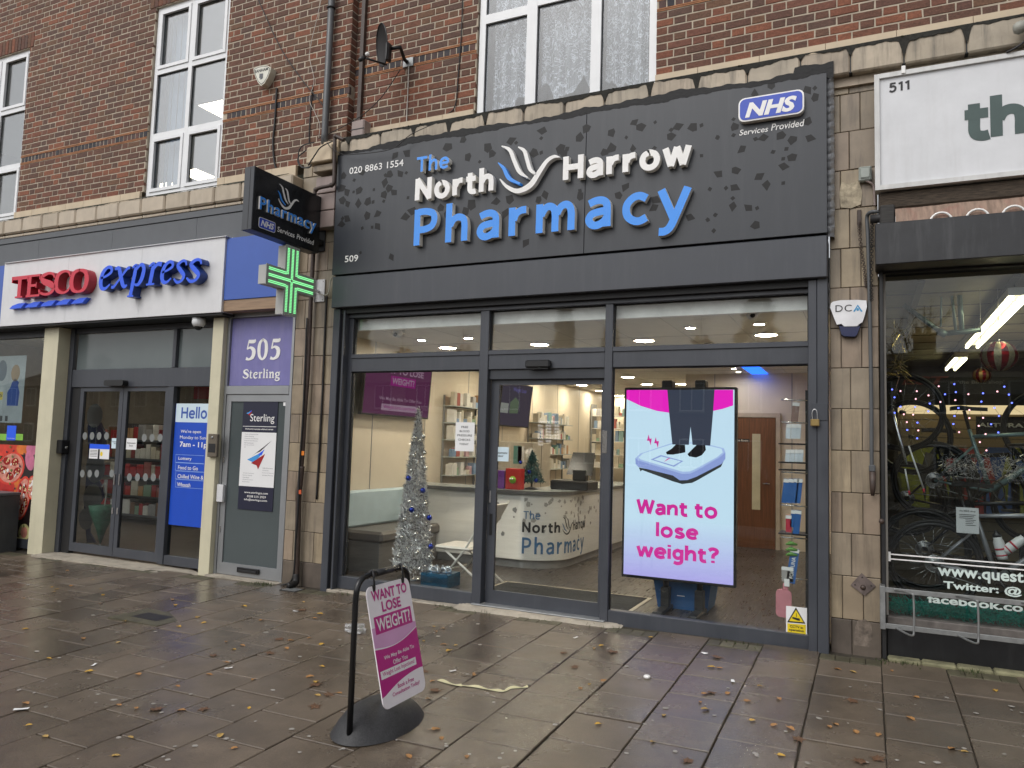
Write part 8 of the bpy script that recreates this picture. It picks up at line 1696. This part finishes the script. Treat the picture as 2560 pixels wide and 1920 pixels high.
# alarm boxes
al = lambda x, y, Y: onY('G', x, y, Y)
DA = thing('alarm_box', 'white and navy security alarm box with three letters on the right pilaster', 'alarm', al(180,700,-.12)); FA_ = FACE(-.17); f2 = lambda x, y: (lambda p: (p.x, p.z))(al(x, y, -.17))
body = [f2(*q) for q in ((65,570),(120,560),(250,558),(318,562),(322,610),(300,690),(270,750),(245,820),(230,835),(150,832),(128,820),(105,750),(70,690),(42,620),(45,585))]
part('alarm_back', MB().prism([FA_.p(a, b, -.065) for a, b in body], (0,-.03,0)), X_['inkn'], DA); cxx = sum(a for a, b in body)/len(body)
wb = [f2(*q) for q in ((65,574),(120,563),(250,561),(314,565),(318,610),(300,680),(285,725),(262,738),(245,755),(150,757),(128,738),(95,745),(72,690),(46,620),(49,588))]
part('alarm_face', MB().prism([FA_.p(a, b, -.036) for a, b in wb], (0,-.03,0)), mk('white alarm plastic', (.74,.74,.76), .3), DA); part('alarm_lens', MB().prism([FA_.p(*f2(*q), -.036) for q in ((112,755),(268,755),(243,818),(228,831),(152,829),(130,816))], (0,-.024,0)), mk('navy lens', (.01,.015,.07), .15), DA)
FD = FACE(-.164)
part('lettering', join(text_mb('DC', FD, *ink('G', (85,625), (205,625), (90,652), (90,602), ('Y',-.164)), 0, .002, .0, 0, 1.1)), X_['ink'], DA); SKB = mk('sky blue print', (.05,.3,.55), .5)
part('lettering', stroke(FD, [(*f2(222,648), .012), (*f2(250,602), .014), (*f2(280,648), .012)], 0, .002, 1), SKB, DA); part('alarm_mark', poly(FD, ell(*f2(250,632), .009, .011, 12), 0, .0025), SKB, DA)
BA = thing('alarm_box', 'cream shield shaped alarm box with capital lettering on the left brick wall', 'alarm', onY('b',190,650,YL)); g2 = lambda x, y, Y=YL-.1: (lambda p: (p.x, p.z))(onY('b', x, y, Y))
sh = [g2(*q) for q in ((112,590),(150,572),(200,560),(238,565),(262,580),(255,620),(235,670),(205,720),(178,740),(150,710),(128,660),(115,620))]
CRM = mk('cream alarm plastic', (.62,.6,.5), .4, var=.06)
part('alarm_shell', MB().prism([(a, YL-.002, b) for a, b in sh], (0,-.09,0)), CRM, BA); cx0 = sum(a for a, b in sh)/len(sh); cz0 = sum(b for a, b in sh)/len(sh); FBn = FACE(YL-.092)
part('face_border', poly(FBn, [(cx0+(a-cx0)*.9, cz0+(b-cz0)*.9) for a, b in sh], 0, .001), X_['ink'], BA); part('face_plate', poly(FBn, [(cx0+(a-cx0)*.84, cz0+(b-cz0)*.84) for a, b in sh], 0, .0016), mk('ivory plate', (.7,.69,.6), .4), BA)
part('lettering', join(text_mb('BANHAM', FBn, *ink('b', (126,620), (243,595), (135,632), (235,582), ('Y',YL-.094)), 0, .003, .025)), X_['ink'], BA); part('emblem', poly(FBn, [(g2(165,640)[0], g2(165,672)[1]), (g2(197,640)[0], g2(197,672)[1]), (g2(197,640)[0], g2(197,632)[1]), (g2(165,640)[0], g2(165,636)[1])], 0, .003), X_['grey'], BA); part('emblem', poly(FBn, ell(*g2(180,678), .022, .008, 12), 0, .003), X_['grey'], BA)

# ================================================================ LITTER
LFM = [mk('yellow leaf', (.55,.33,.05), .6, var=.2), mk('orange leaf', (.36,.18,.06), .6, var=.25), mk('ochre leaf', (.42,.27,.08), .6, var=.2), mk('brown leaf', (.12,.06,.03), .6, var=.3)]
def leaf_mesh(seed):
    r = random.Random(seed); n = 11; P = []
    for i in range(n*2):
        a = 2*math.pi*i/(n*2); k = abs(math.cos(a)); w = .5*(1-.35*math.cos(a))*(1+.1*r.uniform(-1,1)); P.append((math.cos(a)*.5, math.sin(a)*w*.62, r.uniform(0,.12)+.18*math.sin(a)**2))
    m = MB(); m.add(P+[(.0,0,.03)], [(i,(i+1)%(2*n),2*n) for i in range(2*n)], True); m.tube([(-.48,0,.05),(-.7,.03,.08),(-.85,.1,.1)], .018, 4); return m.mesh('leaf')
def maple_mesh(seed):
    r = random.Random(seed); P = []
    for i in range(20):
        a = 2*math.pi*i/20; k = 1.0 if i % 4 == 0 else (.62 if i % 2 == 0 else .5); P.append((math.cos(a)*.55*k*r.uniform(.85,1.1), math.sin(a)*.55*k*r.uniform(.85,1.1), r.uniform(0,.1)))
    m = MB(); m.add(P+[(0,0,.04)], [(i,(i+1)%20,20) for i in range(20)]); m.tube([(-.4,0,.05),(-.75,.05,.08)], .016, 4); return m.mesh('leaf')
LMS = []
for i in range(4):
    for mi, mm_ in enumerate(LFM):
        me = (leaf_mesh(i) if mi < 3 else maple_mesh(i)); me.materials.append(mm_); LMS.append((mi, me))
rl_ = random.Random(99)
pts = [('p',x,y,c) for x,y,c in ()]
Z4 = lambda x, y: (1400+x/1.907, 1500+y/1.907); Z5 = lambda x, y: (x*.40687, 1380+y*.40687); Z3 = lambda x, y: (560+x/3.19, 1380+y/3.19)
known = [(Z4(198,220),0),(Z4(432,180),0),(Z4(163,233),2),(Z4(747,275),3),(Z4(720,322),0),(Z4(762,328),1),(Z4(720,445),3),(Z4(800,448),1),(Z4(690,450),1),(Z4(668,490),1),(Z4(690,524),2),(Z4(495,553),2),(Z4(1045,475),1),(Z4(918,577),0),(Z4(1022,600),1),(Z4(1100,617),1),(Z4(895,486),1),(Z4(952,413),2),(Z4(1285,608),1),(Z4(1316,597),1),(Z4(1410,632),1),(Z4(1517,647),1),(Z4(1395,345),2),(Z4(1325,333),1),(Z4(1581,340),1),(Z4(1700,467),1),(Z4(1668,567),1),(Z4(1930,727),2),(Z4(1865,712),1),(Z4(2075,435),0),(Z4(1055,745),0),(Z4(140,405),2),(Z4(98,424),1),(Z4(180,595),0),(Z4(70,322),3),(Z4(250,250),3),(Z4(15,255),3),(Z4(610,770),3),(Z4(1135,667),3),(Z4(1430,772),3),(Z4(1515,760),3),(Z4(1395,484),3),(Z4(440,680),2),(Z4(210,388),1)]
known += [(Z5(x,y),c) for x,y,c in ((410,117,1),(570,172,2),(320,218,0),(330,247,2),(350,232,2),(620,228,2),(635,266,0),(440,210,1),(145,288,1),(618,318,1),(1060,295,1),(1078,328,0),(1443,160,0),(1015,110,2),(765,428,2),(1215,404,2),(1255,438,0),(1100,462,0),(155,477,0),(510,534,1),(728,558,2),(300,657,0),(545,738,0),(848,755,1),(158,935,1),(178,1068,0),(275,1138,2),(713,1258,2),(800,1143,2),(835,963,1),(728,945,1),(1115,978,1),(960,970,3),(1530,962,0),(1250,970,3),(1440,1210,1),(1355,1132,2),(1438,602,0),(1395,682,1),(1390,555,1),(1285,757,1),(1490,578,1),(1718,540,3),(1760,595,1),(1788,547,1),(1900,532,1),(1978,570,0),(1965,383,0),(1935,410,1),(1865,310,2),(1502,336,0),(1980,707,0),(1905,770,1),(1940,803,0),(1950,885,2),(1940,820,3),(2020,880,3),(1935,955,3),(1855,360,3),(1090,828,1),(1660,625,3),(1555,788,1),(2085,872,1),(1605,424,1),(1310,640,3))]
known += [(Z3(x,y),c) for x,y,c in ((1670,598,2),(1745,615,1),(1690,638,1),(1750,742,1),(1790,792,0),(1850,748,2),(1595,712,2),(1660,1035,1),(1625,1175,1),(1990,975,1),(2000,985,1),(1685,1110,3),(1600,960,3),(1690,1422,1),(1735,1493,1),(1470,1635,1),(1935,1640,1))]
GL = 'wet autumn leaves on the pavement'; LAB = ('small yellow leaf lying flat on the wet paving','small orange leaf lying flat on the wet paving','pale ochre leaf lying flat on the wet paving','dark brown sodden leaf lying flat on the wet paving')
rcnt = 0
for (px, py), c in known:
    p = onG('p', px, py)
    if p.y > -.25 or p.y < -5.5: continue
    mi, me = rl_.choice([q for q in LMS if q[0] == c]); o = link(bpy.data.objects.new('fallen_leaf', me)); s = rl_.uniform(.032,.056) if c < 3 else rl_.uniform(.07,.105)
    o.location = (p.x, p.y, gz(p.x,p.y)+.004); o.scale = (s, s, s*.6); o.rotation_euler = (tilt[0]+rl_.uniform(-.1,.1), tilt[1]+rl_.uniform(-.1,.1), rl_.uniform(0,6.28)); tag(o, LAB[c], 'leaf', GL+', '+('yellow','orange','ochre','brown')[c]); ORG[o.name] = Vector(o.location); rcnt += 1
# chewing gum spots
GUM = mk('trodden gum spot', (.33,.31,.28), .6, var=.2)
gm_ = MB(); gm_.add([(math.cos(2*math.pi*i/10)*.5*(1+.15*math.sin(i*2.3)), math.sin(2*math.pi*i/10)*.5, 0) for i in range(10)]+[(0,0,.1)], [(i,(i+1)%10,10) for i in range(10)], True); gme = gm_.mesh('gum_spot'); gme.materials.append(GUM)
for i in range(190):
    p = onG('p', rl_.uniform(-100,2650), 1440+480*rl_.random()**.9)
    if p.y > -.3 or p.y < -6: continue
    o = link(bpy.data.objects.new('gum_spot', gme)); o.parent = PAVE; s = rl_.uniform(.012,.032); o.location = (p.x, p.y, gz(p.x,p.y)+.003); o.scale = (s*rl_.uniform(.8,1.5), s, .015); o.rotation_euler = (tilt[0], tilt[1], rl_.uniform(0,3))
# tape, bag, scraps
tp = [onG('p', *Z3(x,y)) for x, y in ((1710,1025),(1790,1050),(1880,1070))]+[onG('p', 760+x/3.19, 1380+y/3.19) for x, y in ((1280,1070),(1380,1082),(1480,1100),(1580,1115),(1640,1092),(1720,1085),(1785,1080))]
tp = [p for p in tp]; TPm = MB(); sp2 = spline(sorted(tp, key=lambda p: p.x), 4); vs = []
for i, p in enumerate(sp2):
    d = (sp2[min(i+1,len(sp2)-1)]-sp2[max(i-1,0)]); nn = Vector((-d.y, d.x, 0)).normalized()*.017; w_ = .006+.006*math.sin(i*.9); vs += [(p+nn+Vector((0,0,w_)))[:], (p-nn+Vector((0,0,.006)))[:]]
TPm.add(vs, [(2*i,2*i+2,2*i+3,2*i+1) for i in range(len(sp2)-1)], True)
solo('tape_strip', TPm, mk('cream tape', (.62,.58,.36), .5, var=.1), 'long crumpled strip of cream tape on the paving', 'tape', sp2[0])
pb_ = onG('p', *Z3(1050,640)); bgm = MB(); rgb = random.Random(6); bmx = bmesh.new(); bmesh.ops.create_icosphere(bmx, subdivisions=3, radius=.07)
for v in bmx.verts: v.co = v.co*rgb.uniform(.6,1.15); v.co.z = max(v.co.z*.7, -.03); v.co.x *= 1.5
bmx.verts.index_update(); bgm.add([tuple(v.co+pb_+Vector((0,0,.03))) for v in bmx.verts], [[v.index for v in f.verts] for f in bmx.faces]); bmx.free()
solo('plastic_bag', bgm, glass('clear crumpled plastic', (.9,.9,.9), .25, .22), 'crumpled clear plastic bag behind the pavement sign', 'bag', pb_)
for (px, py), w_, nm in ((Z5(128,974),.075,'white scrap of paper at the left of the paving'),(Z5(1815,369),.05,'small white scrap behind the pavement sign frame'),(Z5(1403,720),.05,'white paper scrap between slabs left of the pavement sign'),(Z5(578,700),.05,'white scrap beside the orange leaf at left'),(Z3(1825,958),.045,'white paper scrap near the cream tape'),(Z4(825,392),.05,'small white card scrap on the shiny slabs'),(Z4(690,258),.045,'white cigarette stub near the window sill'),(Z4(75,184),.05,'white scrap before the pharmacy door')):
    p = onG('p', px, py); a = rl_.uniform(0,3); c_, s_ = math.cos(a), math.sin(a); solo('paper_scrap', MB().prism([(p.x+(x*c_-y*s_)*w_, p.y+(x*s_+y*c_)*w_, gz(p.x,p.y)+.004+.01*abs(x)) for x, y in ((-.5,-.2),(.5,-.15),(.55,.2),(0,.28),(-.5,.2))], (0,0,.002)), X_['paper'], nm, 'litter', p)
cp_ = onG('p', *Z4(415,372)); solo('bottle_cap', MB().lathe(cp_+Vector((0,0,.0)), [(.022,0),(.024,.012),(.016,.02)], 14), X_['white'], 'white plastic bottle lid on the shiny slabs', 'litter', cp_)
# weeds along the wall foot
WD = mk('small weeds and moss', (.05,.065,.02), .8, var=.4, scale=30); wd_ = MB(); rw = random.Random(44)
for i in range(1500):
    x = rw.choice((rw.uniform(-6.6,-5.0), rw.uniform(-5,-.2), rw.uniform(0,2.0))); y = -.2-abs(rw.gauss(0,.05)); z = gz(x,y)
    if math.sin(x*5.1)+math.sin(x*11.7) < .5: continue
    h = rw.uniform(.008,.035); a = rw.uniform(0,6.28); d = Vector((math.cos(a),math.sin(a),0))*.004; L = Vector((rw.uniform(-.015,.015), rw.uniform(-.015,.01), h)); p = Vector((x,y,z)); wd_.add([p-d, p+d, p+d*.4+L], [(0,1,2)])
o = struct('weeds', wd_, WD, 'stuff'); o['label'] = 'small green weeds and moss along the foot of the shopfronts'
# drain grate patch by the downpipe
dg = onG('S',460,1605); DG = thing('drain_grate', 'small square drain grate under the brown drainpipe', 'drain', dg); part('grate_frame', MB().box(dg.x-.1, dg.x+.1, dg.y-.08, dg.y+.08, dg.z-.02, dg.z+.004), X_['cable'], DG)
for k in range(5): part('grate_bar', box(dg.x-.085, dg.x+.085, dg.y-.06+.028*k, dg.y-.05+.028*k, dg.z+.004, dg.z+.009), X_['steel'], DG)
mh = onG('p', *Z5(935,400)); MH = thing('access_cover', 'dark metal access cover set in small setts on the left paving', 'cover', mh); part('cover_plate', MB().box(mh.x-.16, mh.x+.16, mh.y-.09, mh.y+.09, mh.z-.02, mh.z+.005), X_['cable'], MH); part('cover_rim', MB().box(mh.x-.3, mh.x+.3, mh.y-.2, mh.y+.2, mh.z-.03, mh.z+.0035), SETT, MH)  # dark plate stands in for a dark patch of small setts
# ================================================================ ACROSS THE STREET (seen in the glass)
HB_ = mk('opposite house brick', (.16,.085,.06), .9, var=.2, scale=2); RF = mk('opposite roof tile', (.06,.045,.04), .9, var=.3, scale=3, stretch=(1,1,6)); RND = mk('opposite cream render', (.38,.34,.27), .9, var=.1); WG = mk('opposite window glass', (.05,.06,.07), .1)
def house(x0, x1, label, eave, ridge, wall, chim, Y=-30.0):
    t = thing('terraced_house', label, 'house', ((x0+x1)/2, Y, -.2)); part('wall', box(x0, x1, Y-8, Y, -.2, eave), wall, t)
    r = part('roof', MB().prism([(x0-.02,Y+.4,eave-.1),(x0-.02,Y-4,ridge),(x0-.02,Y-8.4,eave-.1)], (x1-x0+.04,0,0)), RF, t)
    for c in chim:
        k = part('chimney', bb(c-.45, c+.45, Y-4.4, Y-3.4, ridge-1.0, ridge+.75, .03), HB_, r); part('chimney_cap', bb(c-.52, c+.52, Y-4.5, Y-3.3, ridge+.752, ridge+.85, .02), HB_, r)
        for dx in (-.25, .2): part('chimney_pot', MB().lathe((c+dx,Y-3.9,ridge+.85), [(.13,0),(.1,.35)], 10), mk('clay pot', (.25,.1,.06), .9) if 'pot' not in X_ else X_['pot'], r)
        part('aerial', MB().tube([(c,Y-3.6,ridge+.7),(c,Y-3.6,ridge+2.2)], .025, 5).tube([(c-.5,Y-3.6,ridge+2.0),(c+.5,Y-3.6,ridge+2.0)], .02, 5).tube([(c-.3,Y-3.6,ridge+1.75),(c+.3,Y-3.6,ridge+1.75)], .02, 5), X_['cable'], r)
    n = max(2, int((x1-x0)/2.2))
    for i in range(n):
        x = x0+(i+.5)*(x1-x0)/n
        for z in (.7, 3.4):
            w = part('window', bb(x-.6, x+.6, Y, Y+.06, z, z+1.4, .01), X_['upvc'], t); part('pane', box(x-.52, x-.03, Y+.061, Y+.066, z+.08, z+1.32), WG, w); part('pane', box(x+.03, x+.52, Y+.061, Y+.066, z+.08, z+1.32), WG, w)
            part('sill', box(x-.66, x+.66, Y, Y+.14, z-.08, z-.005), X_['concrete'], t)
specs = [(-62,-50,5.0,6.7,HB_,[-56]),(-50,-40,4.9,6.5,RND,[-45]),(-40,-30,5.1,6.6,HB_,[-35]),(-30,-24.1,5.0,6.4,RND,[-26.8]),(-24.0,-16.1,5.0,6.4,HB_,[-22.4]),(-16.0,-9.1,4.9,6.3,RND,[]),(-9.0,-1.1,5.0,6.5,HB_,[-8.0]),(-1.0,7.1,5.0,6.5,RND,[2.4]),(7.2,15,5.1,6.6,HB_,[11]),(15.1,24,5.0,6.5,RND,[19]),(24.1,36,5.0,6.6,HB_,[30])]
wds = ('farthest left','second from the left','third from the left','fourth from the left','fifth from the left','chimneyless','reflected behind the advert screen','reflected in the bike shop glass','right of the bike shop reflection','second from the right','farthest right')
for (a, b, e, r, m, c), w in zip(specs, wds): house(a, b, 'low terraced house across the street, %s' % w, e, r, m, c)
CF = mk('dark conifer', (.02,.032,.018), .8, var=.4); BK_ = mk('bark', (.06,.045,.035), .9)
def conifer(x, Y, h, w, label, seed):
    t = thing('conifer_tree', label, 'tree', (x, Y, -.2)); r = random.Random(seed); part('trunk', MB().tube([(x,Y,-.2),(x,Y,h*.9)], [.22,.03], 8), BK_, t); m = MB()
    for i in range(2600):
        u_ = r.random()**.7; z = -.2+h*(.12+.88*u_); rad = w*(1-u_)**.8*(.75+.25*math.sin(u_*38))*r.uniform(.4,1)+.05; a = r.uniform(0,6.28); p = Vector((x+rad*math.cos(a), Y+rad*math.sin(a), z)); s = r.uniform(.12,.34)
        d = Vector((math.cos(a), math.sin(a), r.uniform(-.5,.35))).normalized()*s; q = d.orthogonal().normalized()*s*.35; m.add([p-q, p+q, p+d*1.6], [(0,1,2)])
    part('crown', m, CF, t, kind='stuff')
conifer(-17.5, -38, 10.6, 1.6, 'slim pointed conifer behind the houses opposite', 1); conifer(-14.4, -38, 9.2, 1.4, 'short conifer right of the slim pointed one', 2); conifer(-5.4, -36, 10.8, 3.1, 'broad dark conifer reflected above the advert screen', 3); conifer(-30.5, -34, 10.4, 2.0, 'conifer reflected in the far left supermarket window', 5)
BT_ = thing('bare_tree', 'bare street tree reflected in the bike shop window', 'tree', (1.0, -26, -.2)); tm = MB(); rbt = random.Random(12)
def branch(p, d, L, r, n):
    q = p+d*L; tm.tube([p, p.lerp(q,.5)+Vector((rbt.gauss(0,.05),rbt.gauss(0,.05),0))*L, q], [r, r*.8, r*.6], 5)
    if n:
        for _ in range(3): branch(p.lerp(q, rbt.uniform(.5,1)), (d+Vector((rbt.gauss(0,.45),rbt.gauss(0,.45),rbt.uniform(-.1,.35)))).normalized(), L*rbt.uniform(.55,.8), r*.55, n-1)
branch(Vector((1.0,-26,-.2)), Vector((0,0,1)), 3.4, .13, 5); part('branches', tm, BK_, BT_, kind='stuff')
# parked van and car
VW = mk('white van paint', (.75,.75,.75), .25, coat=.5); VG = mk('van glass', (.02,.025,.03), .05)
VN = thing('parked_van', 'white van parked behind the camera and mirrored in the left window', 'van', (-11.2, -11, -.27))
prof = [(-13.6,.2),(-8.9,.2),(-8.75,.55),(-8.85,1.05),(-9.45,1.25),(-10.05,2.25),(-10.4,2.42),(-13.5,2.45),(-13.65,2.2)]
part('body', MB().prism([(x,-11.9,z-.1) for x,z in prof], (0,1.9,0)), VW, VN); part('side_window', MB().prism([(x,-9.985,z) for x,z in ((-10.5,1.25),(-9.75,1.2),(-10.2,1.95),(-10.5,2.0))], (0,-.03,0)), VG, VN); part('windscreen', MB().prism([(-9.42,-11.75,1.2),(-9.42,-10.15,1.2),(-10.0,-10.25,2.1),(-10.0,-11.65,2.1)], (.04,0,.03)), VG, VN); part('light_bar', bb(-11.2,-10.3,-11.7,-10.2,2.36,2.5,.04), VW, VN)
for x in (-12.9, -9.7):
    w = part('wheel', MB().lathe((x,-10.02,.08), [(.33,0),(.35,.04),(.35,.16),(.33,.2)], 24, (0,1,0)), X_['tyre'], VN); part('hubcap', MB().lathe((x,-9.83,.08), [(.2,0),(.16,.02)], 18, (0,1,0)), X_['steel'], w)
for y in (-11.6, -10.3): part('headlight', bb(-8.86,-8.76,y-.15,y+.15,.7,.9,.03), X_['chrome'], VN)
CRn = thing('parked_car', 'dark car parked at the kerb behind the camera', 'car', (-2.5, -10.6, -.27)); CP_ = mk('dark car paint', (.03,.032,.038), .2, coat=.8)
prof = [(-4.5,.05),(-.3,.05),(-.2,.45),(-.9,.68),(-1.5,.72),(-2.1,1.18),(-3.3,1.2),(-4.1,.78),(-4.6,.7),(-4.65,.3)]
part('body', MB().prism([(x,-11.5,z) for x,z in prof], (0,1.7,0)), CP_, CRn); part('side_window', MB().prism([(x,-9.79,z) for x,z in ((-3.9,.8),(-1.7,.78),(-2.15,1.1),(-3.25,1.12))], (0,-.02,0)), VG, CRn)
for x in (-3.8, -1.1): part('wheel', MB().lathe((x,-9.95,.05), [(.3,0),(.31,.04),(.31,.14),(.29,.18)], 22, (0,1,0)), X_['tyre'], CRn)
bpy.data.scenes.remove(TMP)
